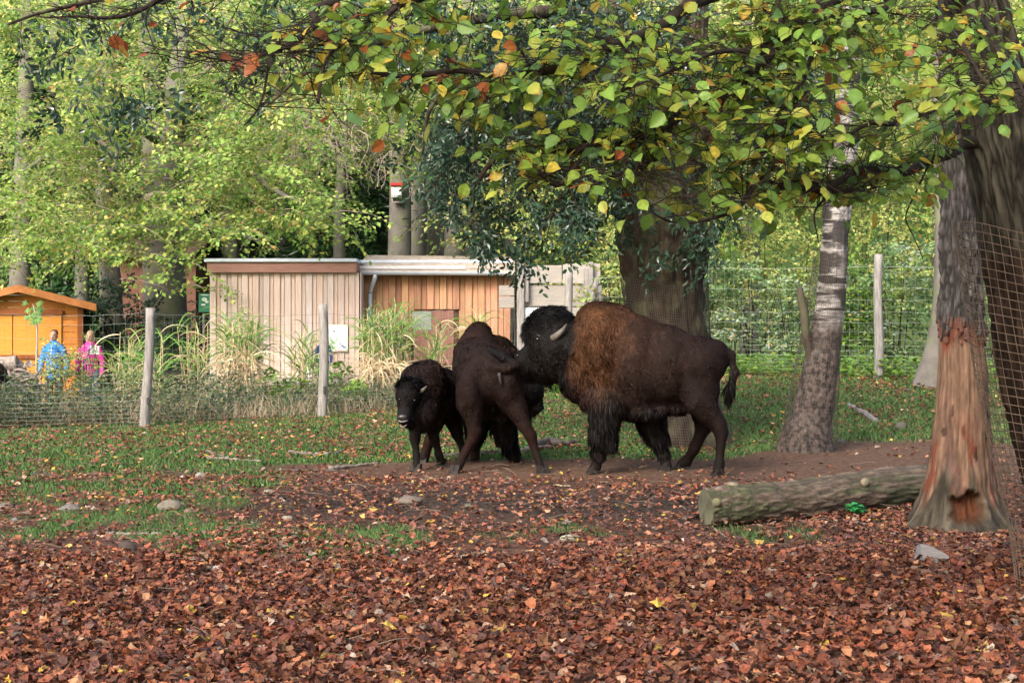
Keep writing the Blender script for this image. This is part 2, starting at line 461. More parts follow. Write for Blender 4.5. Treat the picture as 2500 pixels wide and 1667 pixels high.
def grass():
    r = np.random.default_rng(12)
    x, y = scatter(600000, x_pad=2.6, y0=9.3, y1=28.5, r=r)
    g, mud, bare = masks(x, y)
    cl = fbm(x * 6, y * 6, 0, 50, 2)
    keep = r.random(len(x)) < g * (0.30 + 1.15 * cl) * np.where(y < 14, 1.0, 0.9)
    x, y = x[keep], y[keep]; n = len(x)
    z = ground_z(x, y)
    hgt = (0.022 + 0.036 * r.random(n)) * (0.6 + 0.9 * fbm(x * 1.2, y * 1.2, 0, 60, 2)) * np.where(y < 14, 1.05, 1.0)
    wd = np.where(y < 14, 0.0032, 0.0055)
    a = r.random(n) * 6.28; lean = 0.25 + .8 * r.random(n)
    side = np.stack([np.cos(a), np.sin(a), 0 * a], -1); b = r.random(n) * 6.28
    tip = np.stack([np.cos(b) * lean, np.sin(b) * lean, np.ones(n)], -1) * hgt[:, None]
    p = np.stack([x, y, z], -1)
    V = np.stack([p - side * wd[:, None], p + side * wd[:, None], p + tip], 1).reshape(-1, 3)
    T = np.arange(3 * n).reshape(-1, 3)
    pal = np.array([(.12, .25, .07), (.16, .30, .08), (.21, .33, .11), (.10, .20, .06), (.32, .33, .16)])
    c = pal[r.choice(5, n, p=[.3, .28, .2, .15, .07])] * (.75 + .5 * r.random((n, 1)))
    nr = np.tile(np.array([0, -0.25, 1.0]) / 1.03, (3 * n, 1))
    mk('grass', V, T, mat_leaf('grass_blade', .3, .6, .2), None, np.repeat(c, 3, 0), False, nr, kind='stuff')
grass()

def twig_litter():
    r = np.random.default_rng(19); x, y = scatter(420, y0=6.6, y1=17.0, r=r); G = Geo()
    for a, b in zip(x, y):
        th = r.random() * 3.14; ln = r.uniform(.04, .16); z = float(ground_z(a, b)) + r.uniform(.03, .07); d = np.array([math.cos(th), math.sin(th), r.normal(0, .12)])
        p = np.array([a, b, z]); G.add(*tube([p - d * ln, p + np.array([0, 0, .008]) + r.normal(0, .008, 3), p + d * ln], [.0035, .003, .0018], 4, False), np.array([.16, .12, .09]) * r.uniform(.5, 1.8))
    G.build('twig_litter', mat_vcol('dry_twig', .9, .1), GROUND, kind='stuff')
twig_litter()
# ------------------------------------------------------------------ sheds and boards
M = {}
M['pale_board'] = mat_plain('weathered_larch', (.60, .51, .485), .8, .2, scale=3.0, stretch=(14, 14, .8), c2=(.47, .37, .325), bump=.002, vcol=True)
M['orange_board'] = mat_plain('fresh_larch', (.47, .27, .165), .75, .2, scale=3.0, stretch=(14, 14, .8), c2=(.33, .165, .09), bump=.002, vcol=True)
M['fascia'] = mat_plain('fascia_wood', (.34, .19, .15), .7, .25, scale=4, stretch=(.8, 6, 10), c2=(.24, .125, .10), bump=.001)
M['zinc'] = mat_plain('zinc_sheet', (.56, .62, .72), .45, .4, .25, var=.15, scale=3)
M['dark_gap'] = mat_plain('dark_wood_backing', (.10, .055, .035), .9, .1, var=.4, scale=8)
M['hut_wall'] = mat_plain('glazed_orange_wood', (.60, .24, .045), .6, .35, scale=3, stretch=(1, 6, 14), c2=(.47, .165, .03), bump=.001, vcol=True)
M['hut_trim'] = mat_plain('brown_hut_trim', (.30, .095, .03), .55, .3, var=.4, scale=5)
M['felt'] = mat_plain('roofing_felt', (.10, .11, .13), .85, .2, var=.3, scale=30)
M['grey_plank'] = mat_plain('silvered_plank', (.31, .28, .25), .85, .15, scale=3, stretch=(1.0, 5, 7), c2=(.23, .22, .21), bump=.004, vcol=True)
M['grey_post'] = mat_plain('silvered_post', (.30, .285, .27), .85, .15, scale=6, stretch=(5, 5, .7), c2=(.16, .145, .14), bump=.006)
M['concrete'] = mat_plain('concrete', (.42, .38, .33), .9, .1, var=.3, scale=8, bump=.003)

def shed():
    Y0 = 31.0; s = Y0 / F
    x0, x1 = (513 - CX) * s, (878 - CX) * s
    zt = H - (668 - HY) * s; zb = .42
    t = empty('wooden_shed', ((x0 + x1) / 2, Y0, 0), 'pale weathered board shed with flat roof and brown fascia', 'shed')
    mk('wall', *box(x0 + .03, x1 - .02, Y0 + .03, Y0 + 3.4, zb - .1, zt + .05), M['dark_gap'], t)
    n = 28; w_ = (x1 - x0) / n
    r = random.Random(3)
    for k in range(n):
        prouds = k % 2 == 0
        a = x0 + k * w_; ww = w_ * (1.14 if prouds else .90)
        yy = Y0 - (.030 if prouds else 0.0) + r.uniform(-.003, .003)
        V, Fc = bbox(a, a + ww, yy, yy + .026, zb + r.uniform(-.01, .01), zt + .02, .004)
        g = r.uniform(.82, 1.12); warm = r.uniform(-.04, .07) + (0 if prouds else .05)
        mk('wall_board', V, Fc, M['pale_board'], t, np.tile([g + warm, g, g - warm], (len(V), 1)))
    for k in range(3):      # right-hand return, seen edge-on
        V, Fc = bbox(x1 + .008, x1 + .034, Y0 + .02 + k * .16, Y0 + .17 + k * .16, zb, zt + .02, .004)
        mk('wall_board', V, Fc, M['pale_board'], t, np.tile([.9, .85, .8], (len(V), 1)))
    fx0, fx1 = (508 - CX) * s, (868 - CX) * s
    zf1, zf0 = H - (641 - HY) * s, H - (666 - HY) * s
    mk('fascia', *bbox(fx0, fx1, Y0 - .12, Y0 - .09, zf0, zf1, .004), M['fascia'], t)
    mk('soffit', *box(fx0 + .01, fx1 - .01, Y0 - .088, Y0 + .0, zf1 - .04, zf1 - .01), M['fascia'], t)
    mk('side_fascia', *bbox(fx1 + .002, fx1 + .03, Y0 - .12, Y0 + 3.5, zf0, zf1, .004), M['fascia'], t)
    rf = mk('roof_edge', *bbox((502 - CX) * s, (873 - CX) * s, Y0 - .17, Y0 + 3.6, zf1 + .003, zf1 + .075, .01), M['zinc'], t)
    mk('plinth', *box(x0 - .1, x1 + 3.4, Y0 - .06, Y0 + 3.3, -.4, zb + .0), M['concrete'], t)
    return t, x1, zt, zf1
SHED, SX1, SZT, SZF = shed()

def lean_to():
    Y0 = 31.75; s = Y0 / F
    x0, x1 = (873 - CX) * s, (1245 - CX) * s
    zt = H - (680 - HY) * s; zb = .423
    t = empty('storage_shed', ((x0 + x1) / 2, Y0, 0), 'reddish board shed with zinc gutter and downpipe behind the tall grass', 'shed')
    mk('wall', *box(x0 + .12, x1, Y0 + .03, Y0 + 2.5, zb, zt + .1), M['dark_gap'], t)
    dx0, dx1 = (1003 - CX) * s, (1120 - CX) * s; dz = H - (755 - HY) * s
    r = random.Random(5); n = 23; w_ = (x1 - x0 - .12) / n
    for k in range(n):
        a = x0 + .12 + k * w_; pr = k % 2 == 0
        yy = Y0 - (.045 if pr else .0); b0 = zb
        if dx0 - .05 < a < dx1 - .05: b0 = dz
        V, Fc = bbox(a, a + w_ * (1.05 if pr else .94), yy, yy + .026, b0, zt + .09 + r.uniform(-.01, .01), .004)
        g = r.uniform(.75, 1.25)
        mk('wall_board', V, Fc, M['orange_board'], t, np.tile([g, g * r.uniform(.92, 1.08), g], (len(V), 1)))
    door = mk('door', *bbox(dx0, dx1 - .1, Y0 + .0, Y0 + .028, zb, dz - .02, .004), mat_plain('rusty_door_sheet', (.26, .13, .10), .6, .3, scale=4, c2=(.17, .075, .06)), t)
    mk('window', *box(dx0 + .02, dx0 + .42, Y0 - .014, Y0 - .002, dz - .42, dz - .05), mat_plain('dusty_glass', (.30, .34, .31), .25, .5, var=.3, scale=5), t)
    g = Geo(); g.add(*box(dx1 - .42, dx1 - .30, Y0 - .06, Y0 - .05, dz - .52, dz - .49)); g.add(*box(dx1 - .40, dx1 - .38, Y0 - .051, Y0 - .002, dz - .52, dz - .49)); g.build('door_handle', M['zinc'], door)
    # roof: slight fall towards the gutter, board edges and felt showing
    z1 = H - (640 - HY) * s; z0 = H - (668 - HY) * s
    V = np.array([(x0 - .05, Y0 - .28, z0), (x1 + .1, Y0 - .28, z0 - .03), (x1 + .1, Y0 + 2.6, z1 + .16), (x0 - .05, Y0 + 2.6, z1 + .19)])
    V = np.vstack([V, V + [0, 0, .06]])
    mk('roof', V, np.array([[3, 2, 1, 0], [4, 5, 6, 7], [0, 1, 5, 4], [2, 3, 7, 6], [1, 2, 6, 5], [0, 4, 7, 3]]), mat_plain('roof_gravel', (.50, .48, .46), .9, .1, scale=9, c2=(.36, .25, .18), bump=.004), t)
    mk('roof_trim', *bbox(x0 + .02, x1 + .05, Y0 - .10, Y0 - .02, z1 - .02, z1 + .04, .006), M['zinc'], t)
    mk('roof_board', *bbox(x0 + .04, x1 - .9, Y0 - .2, Y0 - .16, z0 + .09, z0 + .15, .005), mat_plain('white_trim_board', (.62, .60, .60), .6, .3, var=.25, scale=6), t)
    # gutter
    ang = np.linspace(math.pi, 2 * math.pi, 9); gx = np.linspace(x0 - .03, x1 - .1, 12)
    zc = H - (664 - HY) * s
    V = np.array([(X, Y0 - .35 + .075 * math.cos(a), zc - .01 * i / 11 + .075 * math.sin(a)) for i, X in enumerate(gx) for a in ang])
    V2 = np.array([(X, Y0 - .35 + .068 * math.cos(a), zc - .01 * i / 11 + .068 * math.sin(a)) for i, X in enumerate(gx) for a in ang])
    Q = np.array([[i * 9 + j, i * 9 + j + 1, (i + 1) * 9 + j + 1, (i + 1) * 9 + j] for i in range(11) for j in range(8)])
    G = Geo(); G.add(V, Q); G.add(V2, Q[:, ::-1])
    G.add(V=np.vstack([V[:9], [[gx[0], Y0 - .35, zc]]]), Fc=np.array([[j, j + 1, 9] for j in range(8)]))
    gut = G.build('gutter', M['zinc'], t, True)
    for q in range(6):
        g = Geo(); X = gx[0] + .25 + q * .52
        g.add(*tube([(X, Y0 - .35 + .08 * math.cos(a), zc - .004 + .08 * math.sin(a)) for a in ang], .006, 5)); g.build('gutter_bracket', M['zinc'], gut)
    px = (912 - CX) * s
    pth = smooth_path([(px + .06, Y0 - .35, zc - .06), (px + .05, Y0 - .34, zc - .16), (px - .04, Y0 - .18, zc - .38), (px - .06, Y0 - .12, zc - .6), (px - .08, Y0 - .12, zb + .0)], 22)
    mk('downpipe', *tube(pth, .045, 10), M['zinc'], t, None, True)
lean_to()

def orange_hut():
    Y0 = 34.0; s = Y0 / F
    X = lambda px: (px - CX) * s
    Z = lambda py: H - (py - HY) * s
    t = empty('garden_hut', (X(40), Y0, -.35), 'orange stained wooden hut with gabled roof and double doors', 'hut')
    t.rotation_euler.z = math.radians(15.5)
    xl, xr = X(-105), X(190); xm = X(46); zb = -.35
    wall_b = Geo()
    zeave = Z(752); zapex = Z(706)
    # lap boards from bottom to the gable
    r = random.Random(8); z = zb + .05; hgt = .135; k = 0
    while z < zapex - .06:
        zt = min(z + hgt - .008, zapex - .02)
        f = lambda zz: 1.0 if zz <= zeave else max(0.03, 1 - (zz - zeave) / (zapex - zeave))
        a0, a1 = xm + (xl - xm) * f(z), xm + (xr - xm) * f(z); b0, b1 = xm + (xl - xm) * f(zt), xm + (xr - xm) * f(zt)
        V = np.array([(a0, Y0 - .012, z), (a1, Y0 - .012, z), (b1, Y0, zt), (b0, Y0, zt), (a0, Y0 + .03, z), (a1, Y0 + .03, z), (b1, Y0 + .03, zt), (b0, Y0 + .03, zt)])
        Q = np.array([[0, 1, 2, 3], [5, 4, 7, 6], [4, 5, 1, 0], [3, 2, 6, 7], [1, 5, 6, 2], [4, 0, 3, 7]])
        g = r.uniform(.85, 1.1)
        mk('wall_board', V, Q, M['hut_wall'], t, np.tile([g, g, g], (8, 1))); z += hgt; k += 1
    mk('wall', *box(xl + .02, xr - .02, Y0 + .04, Y0 + 2.6, zb, zeave - .03), M['hut_wall'], t, np.ones((8, 3)))
    mk('corner_post', *bbox(xr - .06, xr + .07, Y0 - .035, Y0 + .06, zb, zeave, .006), M['hut_trim'], t)
    # doors
    zt, zl = Z(766), Z(988)
    for a, b in ((X(-70), X(31)), (X(33), X(146))):
        d = mk('door', *bbox(a, b, Y0 - .05, Y0 - .02, zl, zt, .006), M['hut_wall'], t, np.tile([1.12, 1.2, 1.1], (24, 1)))
        for q in range(4):
            zz = zl + (zt - zl) * (.02 + .245 * q)
            mk('door_panel', *bbox(a + .05, b - .05, Y0 - .062, Y0 - .051, zz + .01, zz + (zt - zl) * .235, .004), M['hut_wall'], d, np.tile([1.1, 1.15, 1.05], (24, 1)))
    mk('door_rail', *bbox(X(-75), X(148), Y0 - .10, Y0 - .065, Z(768), Z(755), .004), M['hut_trim'], t)
    mk('door_rail', *bbox(X(-75), X(134), Y0 - .10, Y0 - .065, Z(876), Z(866), .004), M['hut_trim'], t)
    # roof slopes with barge boards
    for sgn, xe in ((1, X(228)), (-1, X(-150))):
        za, ze = Z(698), Z(698) - (abs(xe - xm)) * .252
        V = np.array([(xm, Y0 - .35, za), (xe, Y0 - .35, ze), (xe, Y0 + 2.8, ze), (xm, Y0 + 2.8, za)]); V = np.vstack([V, V - [0, 0, .05]])
        Q = np.array([[0, 1, 2, 3], [7, 6, 5, 4], [0, 4, 5, 1], [1, 5, 6, 2], [2, 6, 7, 3], [3, 7, 4, 0]])
        mk('roof', V, Q, M['felt'], t)
        V = np.array([(xm, Y0 - .38, za + .02), (xe, Y0 - .38, ze + .02), (xe, Y0 - .38, ze - .14), (xm, Y0 - .38, za - .14)]); V = np.vstack([V, V + [0, .028, 0]])
        mk('barge_board', V, Q, mat_plain('barge_board_wood', (.50, .20, .07), .55, .3, var=.3, scale=5), t)
orange_hut()

def plank_wall():
    Y0 = 29.6; s = Y0 / F; X = lambda px: (px - CX) * s; Z = lambda py: H - (py - HY) * s
    t = empty('plank_wall', (X(1350), Y0, .3), 'silver grey wall of wide horizontal planks behind the bull', 'wall')
    r = random.Random(4)
    rows = [(1218, 1256, 697, 722), (1218, 1256, 724, 752), (1262, 1372, 648, 692), (1374, 1466, 644, 693), (1262, 1470, 695, 748), (1262, 1474, 750, 800), (1262, 1474, 802, 850), (1262, 1474, 852, 905), (1440, 1474, 720, 746)]
    for k, (a, b, c, d) in enumerate(rows):
        y = Y0 + r.uniform(-.006, .006) + (.05 if k in (4, 8) else 0) + (.1 if k == 8 else 0)
        V, Fc = bbox(X(a), X(b), y, y + .04, Z(d), Z(c), .008); g = r.uniform(.9, 1.2)
        mk('plank', V, Fc, M['grey_plank'], t, np.tile([g, g * .99, g * .97], (len(V), 1)))
    for (a, b, c, d, dy) in ((1262, 1280, 632, 905, -.14), (1281, 1291, 655, 738, -.08), (1424, 1436, 655, 735, -.08), (1436, 1448, 640, 905, -.13)):
        V, Fc = bbox(X(a), X(b), Y0 + dy, Y0 + dy + .07, Z(d), Z(c), .012)
        mk('batten', V, Fc, M['grey_post'], t)
    pth = smooth_path([P(1437, 760, Y0 - .25), P(1447, 722, Y0 - .25), P(1457, 684, Y0 - .25)], 6)
    mk('brace', *tube(pth, [.05, .05, .052, .05, .05, .045], 7), M['grey_post'], t)
    sg = mk('notice_sheet', *box(X(1281), X(1335), Y0 - .06, Y0 - .05, Z(815), Z(752)), mat_plain('white_notice', (.78, .80, .83), .4, .4, var=.05, scale=4))
    tag(sg, 'plain white notice sheet fixed to the plank wall behind the bull', 'notice')
plank_wall()

def flat_patch(pts, Y0, up=.0):
    """filled convex outline facing the camera"""
    V = np.array([P(a, b, Y0 - up) for a, b in pts]); n = len(V)
    return np.vstack([V, V.mean(0)]), np.array([[k, n, (k + 1) % n] for k in range(n)])

def sign_panel():
    Y0 = 30.955
    t = empty('information_panel', P(827, 825, Y0), 'white information panel with green and pink meadow picture, fixed on the pale shed', 'sign')
    a, b = P(803, 858, Y0), P(849, 793, Y0)
    mk('board', *box(a[0], b[0], Y0 - .025, Y0 - .005, a[2], b[2]), mat_plain('panel_white', (.80, .84, .80), .4, .4, var=.04, scale=3), t)
    r = random.Random(2)
    def patches(name, c, lst, up):
        g = Geo()
        for (x, y, rx, ry) in lst:
            pts = [(x + rx * math.cos(q * .785) * r.uniform(.7, 1.2), y + ry * math.sin(q * .785) * r.uniform(.7, 1.2)) for q in range(8)]
            V, T = flat_patch(pts, Y0, up); g.add(V, T)
        g.build(name, mat_plain(name + '_ink', c, .5, .3, var=.3, scale=30), t)
    patches('green_print', (.28, .55, .30), [(807, 845, 4, 8), (809, 832, 4, 6), (813, 850, 4, 5), (816, 838, 5, 3), (822, 827, 4, 2), (806, 826, 2, 5)], .027)
    patches('blue_print', (.20, .26, .40), [(836, 844, 5, 3), (841, 848, 5, 3), (831, 839, 3, 2)], .029)
    patches('pink_print', (.75, .35, .38), [(819, 855, 4, 2), (826, 856, 4, 2), (832, 855, 4, 2), (839, 856, 4, 2), (845, 855, 3, 2)], .031)
    g = Geo()
    for a_, b_ in (((813, 805), (818, 811)), ((812, 809), (819, 806)), ((814, 811), (819, 809))):
        g.add(*tube([P(*a_, Y0 - .028), P(*b_, Y0 - .028)], .004, 4))
    g.build('dragonfly_print', mat_plain('dark_ink', (.08, .09, .10), .6, .2), t)
    # green sign left of the shed
    Y1 = 33.0
    t2 = empty('green_sign', P(498, 738, Y1), 'dark green sign with pale emblem left of the pale shed', 'sign')
    a, b = P(485, 762, Y1), P(513, 716, Y1)
    mk('board', *bbox(a[0], b[0], Y1, Y1 + .02, a[2], b[2], .003), mat_plain('green_enamel', (.02, .20, .12), .4, .4, var=.3, scale=6), t2)
    g = Geo()
    for (x, y, rx, ry) in ((499, 731, 7, 5), (505, 737, 5, 3), (496, 744, 6, 2.5), (500, 720, 11, 1.2)):
        V, T = flat_patch([(x + rx * math.cos(q * .785), y + ry * math.sin(q * .785)) for q in range(8)], Y1, .006); g.add(V, T)
    g.build('emblem', mat_plain('pale_print', (.55, .68, .60), .5, .3), t2)
    mk('pole', *tube([P(498, 765, Y1 + .05), np.array([P(498, 765, Y1 + .05)[0], Y1 + .05, .0])], .03, 8), M['grey_post'], t2)
sign_panel()

# ------------------------------------------------------------------ wire fences
M['wire'] = mat_plain('galvanised_wire', (.36, .42, .38), .5, .5, .3, var=.3, scale=3)
FENCE = [(-9.3, 21.6), (-7.4, 22.2), (-5.38, 22.9), (-3.05, 25.2), (-.75, 27.2), (1.0, 28.2), (3.3, 27.4), (6.1, 26.0), (8.9, 25.2), (11.8, 24.6)]
def fence(name, pts, hgt, label, tops=None, wr=.0017):
    t = empty(name, (pts[0][0], pts[0][1], float(ground_z(*pts[0]))), label, 'fence')
    r = random.Random(len(pts))
    G = Geo()
    zl = [0.03, .09, .15, .21, .27, .33, .40, .48, .57, .67, .80, .96, 1.14, 1.34, 1.54, hgt - .12]
    for k in range(len(pts) - 1):
        a, b = np.array(pts[k]), np.array(pts[k + 1]); Lg = np.linalg.norm(b - a); n = int(Lg / .15)
        f = np.linspace(0, 1, n + 1)
        xy = a + (b - a) * f[:, None]
        nrm2 = np.array([(b - a)[1], -(b - a)[0]]) / Lg
        ph = r.uniform(0, 6)
        sag = -.05 * np.sin(np.pi * f) * (1 + .3 * math.sin(ph))
        off = .02 * np.sin(f * 9 + ph); xy = xy + nrm2 * off[:, None]
        gz = ground_z(xy[:, 0], xy[:, 1])
        grid = []
        for q, zz in enumerate(zl):
            z = gz + zz + sag * (zz / hgt) + .008 * np.sin(f * 31 + q * 2 + ph)
            pth = np.column_stack([xy, z]); grid.append(pth)
            G.add(*tube(pth, wr * (1.5 if q in (0, 6, len(zl) - 1) else 1), 3, False))
        grid = np.array(grid)
        for j in range(n + 1):
            pth = grid[:, j] + np.array([.008 * math.sin(j * 1.7), 0, 0]) * np.linspace(0, 1, len(zl))[:, None]
            G.add(*tube(pth, wr, 3, False))
    G.build('wire_mesh', M['wire'], t, kind='stuff')
    return t, r
def post(t, bx, by, h, r, lean=(0, 0), rad=.07, sq=False):
    n = 14; zz = np.linspace(-.1, h, n); g0 = float(ground_z(bx, by))
    pth = np.column_stack([bx + lean[0] * zz / h + .012 * np.sin(zz * 3 + r.random() * 6), by + 0 * zz, g0 + zz])
    ang = np.linspace(0, 6.283, 14, endpoint=False)
    rr = rad * (1 + .10 * (fbm(np.cos(ang)[None] * 1.7 + 5, np.sin(ang)[None] * 1.7, zz[:, None] * 2, int(r.random() * 99)) - .5) * 2) * np.linspace(1.05, .93, n)[:, None]
    V, Fs = tube(pth, rr, 14)
    mk('post', V, Fs, M['grey_post'], t, None, True)
tf, rr_ = fence('wire_fence', FENCE[:6], 1.80, 'galvanised wire fence with silver grey wooden posts left of the bison')
for (x, y), h, ln in zip(FENCE[:4] + FENCE[5:6], (1.75, 1.75, 1.76, 1.84, 2.05), ((0, 0), (0, 0), (.085, 0), (.012, 0), (.02, 0))):
    post(tf, x, y - .09, h, rr_, ln, .078 if x > -4 else .07)
g = Geo(); q = P(362, 975, 22.75); g.add(*box(q[0] - .02, q[0] + .015, q[1] - .03, q[1] + .0, q[2] - .06, q[2] + .03)); q = P(793, 950, 25.05); g.add(*box(q[0] - .02, q[0] + .015, q[1] - .05, q[1] + .0, q[2] - .06, q[2] + .05)); g.build('insulator', mat_plain('black_plastic', (.03, .03, .03), .5, .4), tf)
tf2, rr2 = fence('wire_fence', FENCE[5:], 2.02, 'green tinted wire mesh fence in front of the shrubs at right')
for (x, y), h in zip(FENCE[6:], (2.0, 2.1, 2.0, 2.0)):
    post(tf2, x, y - .09, h, rr2, (0, 0), .075)

def red_house():
    Y0 = 43.0; s = Y0 / F; X = lambda px: (px - CX) * s; Z = lambda py: H - (py - HY) * s
    t = empty('brick_house', (X(400), Y0, float(ground_z(X(400), Y0))), 'reddish house wall glimpsed between the trunks behind the sheds', 'house')
    mk('wall', *box(X(285), X(478), Y0, Y0 + 4, float(ground_z(X(400), Y0)) - .3, Z(628)), mat_plain('red_plaster', (.17, .085, .065), .9, .1, scale=6, c2=(.12, .06, .045), bump=.003), t)
    V = np.array([(X(280), Y0 - .4, Z(630)), (X(484), Y0 - .4, Z(630)), (X(484), Y0 + 2, Z(585)), (X(280), Y0 + 2, Z(585)), (X(280), Y0 + 4.4, Z(630)), (X(484), Y0 + 4.4, Z(630))])
    mk('roof', np.vstack([V, V + [0, 0, .12]]), [np.array([[0, 1, 2, 3], [3, 2, 5, 4], [9, 8, 7, 6], [10, 11, 8, 9], [0, 6, 7, 1], [1, 7, 8, 2], [2, 8, 11, 5], [4, 10, 9, 3], [3, 9, 6, 0], [5, 11, 10, 4]])], mat_plain('dark_roof_tile', (.10, .06, .05), .8, .2, var=.3, scale=9), t)
    for a in ():
        w_ = mk('window', *box(X(a), X(a + 22), Y0 - .05, Y0 - .003, Z(705), Z(668)), mat_plain('window_frame', (.55, .52, .48), .6, .3), t)
        mk('pane', *box(X(a + 2), X(a + 20), Y0 - .062, Y0 - .052, Z(702), Z(671)), mat_plain('window_glass', (.06, .07, .08), .1, .6), w_)
red_house()
# ------------------------------------------------------------------ trees
def mat_bark(name, c1, c2, scale=8, stretch=(1, 1, .2), bump=.01, moss=None, rough=.9, vcol=False):
    m = mat_plain(name, c1, rough, .15, scale=scale, stretch=stretch, c2=c2, bump=bump, vcol=vcol, scale2=scale * 2.2)
    if moss:
        t = m.node_tree; N, L = t.nodes, t.links; b = N['Principled BSDF']
        src = b.inputs['Base Color'].links[0].from_socket
        nz = N.new('ShaderNodeTexNoise'); nz.inputs['Scale'].default_value = 3.2; nz.inputs['Detail'].default_value = 7
        tc = N.new('ShaderNodeTexCoord'); L.new(tc.outputs['Object'], nz.inputs[0])
        mr = N.new('ShaderNodeMapRange'); mr.inputs[1].default_value = .48; mr.inputs[2].default_value = .62; mr.inputs[4].default_value = .75; L.new(nz.outputs[0], mr.inputs[0])
        mx = N.new('ShaderNodeMix'); mx.data_type = 'RGBA'; L.new(mr.outputs[0], mx.inputs[0]); L.new(src, mx.inputs[6]); mx.inputs[7].default_value = (*moss, 1)
        L.new(mx.outputs[2], b.inputs['Base Color'])
    return m
M['beech_bark'] = mat_bark('grey_beech_bark', (.165, .15, .135), (.095, .088, .076), 3, (1, 1, .8), .004, (.15, .16, .09))
M['dark_bark'] = mat_bark('dark_furrowed_bark', (.085, .066, .052), (.040, .030, .024), 14, (1, 1, .16), .012, (.10, .10, .06))
M['twig'] = mat_bark('dark_twig_bark', (.04, .030, .025), (.022, .017, .015), 14, (1, 1, 1), .001)
M['pale_twig'] = mat_bark('pale_twig_bark', (.36, .30, .25), (.25, .2, .16), 10, (1, 1, 1), .001)

def trunk_mesh(path, sides=24, rings=40, ridge=0.0, rfreq=7, seed=0, lump=.06, flare=0.0, col=None):
    """path rows x,y,z,r ; returns V,Fs (+colour from col(theta01, t))"""
    p = smooth_path(path, rings); ang = np.linspace(0, 2 * np.pi, sides, endpoint=False)
    t = np.linspace(0, 1, rings)[:, None]
    L = np.concatenate([[0], np.cumsum(np.linalg.norm(np.diff(p[:, :3], axis=0), axis=1))])[:, None]
    ca, sa = np.cos(ang)[None], np.sin(ang)[None]; rr = p[:, 3:4]
    f = 1 + lump * 2 * (fbm(ca * 1.3 + 3, sa * 1.3, L * .8, seed) - .5)
    if ridge:
        n = fbm(ca * rfreq, sa * rfreq, L * 2.2, seed + 5, 2)
        f = f + ridge * (np.abs(n - .5) * 4 - .6)
    if flare:
        n = .5 + .5 * np.cos(ang * 5 + seed)[None] * (1 + 0 * L)
        f = f + flare * n * np.exp(-L / .25)
    V, Fs = tube(p[:, :3], rr * f, sides)
    return V, Fs

PAL = {
 'yellowgreen': ([(.32, .46, .10), (.23, .39, .08), (.47, .53, .13), (.15, .30, .06), (.58, .48, .13), (.55, .28, .10), (.10, .21, .05)], [28, 24, 20, 13, 9, 3, 5]),
 'yellow': ([(.44, .50, .15), (.32, .44, .12), (.54, .48, .16), (.22, .36, .10), (.54, .30, .14), (.40, .24, .13)], [26, 24, 18, 22, 5, 5]),
 'green': ([(.14, .28, .04), (.20, .34, .05), (.09, .20, .03), (.30, .38, .06)], [35, 30, 20, 15]),
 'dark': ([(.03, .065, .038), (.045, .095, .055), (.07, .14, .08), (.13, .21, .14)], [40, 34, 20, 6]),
 'shrub': ([(.13, .26, .10), (.21, .34, .12), (.33, .40, .15), (.09, .19, .09), (.36, .44, .34), (.50, .44, .14), (.36, .20, .12)], [24, 22, 14, 13, 18, 6, 3]),
}
def pal_cols(name, n, r, clump=None):
    c, wt = PAL[name]; c = np.array(c); wt = np.array(wt, float) / sum(wt)
    u = r.random(n)
    if clump is not None: u = np.clip(.55 * u + .45 * clump, 0, .999)
    k = np.searchsorted(np.cumsum(wt), u).clip(0, len(c) - 1)
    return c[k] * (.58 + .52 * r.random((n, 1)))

def spray_protos(r, kinds=4, nl=26, leaf=.075, length=.85):
    """flat twig sprays: returns list of (leaf pos, leaf R, leaf size, twig polylines)"""
    out = []
    for _ in range(kinds):
        pos, dirs, tw = [], [], []
        main = [np.zeros(3)]; d = np.array([1, 0, 0.])
        for k in range(7):
            d = nrmz(d + np.array([0, r.normal(0, .12), -.04 - .02 * k])); main.append(main[-1] + d * length / 7)
        main = np.array(main); tw.append(main)
        for k in range(1, 8):
            base = main[k]
            for sd in (1, -1):
                ln = (.42 - .035 * k) * length * r.uniform(.6, 1.1); a = sd * r.uniform(.6, 1.0)
                dd = np.array([math.cos(a), math.sin(a), r.uniform(-.25, .05)])
                q = np.array([base + dd * ln * u + np.array([0, 0, -.12 * u * u * ln]) for u in np.linspace(0, 1, 4)]); tw.append(q)
                m = max(2, int(nl * ln / length / 2.2))
                for j in range(m):
                    u = (j + 1) / m; p = base + dd * ln * u + np.array([0, 0, -.12 * u * u * ln])
                    la = a + (1 if j % 2 else -1) * r.uniform(.4, .9)
                    pos.append(p); dirs.append([math.cos(la), math.sin(la), r.uniform(-.5, .0)])
        out.append((np.array(pos), np.array(dirs), tw))
    return out
rs = np.random.default_rng(21)
SPRAYS = spray_protos(rs, 6)
LEAF_FAR = (np.array([(0, 0, 0), (.45, .33, .05), (1, 0, -.08), (.45, -.33, .05), (.5, 0, -.03)]), np.array([[0, 4, 1], [1, 4, 2], [2, 4, 3], [3, 4, 0]]))
LEAF_MIN = (np.array([(0, 0, 0), (.45, .34, .06), (1, 0, -.05), (.45, -.34, .06)]), np.array([[0, 2, 1], [0, 3, 2]]))

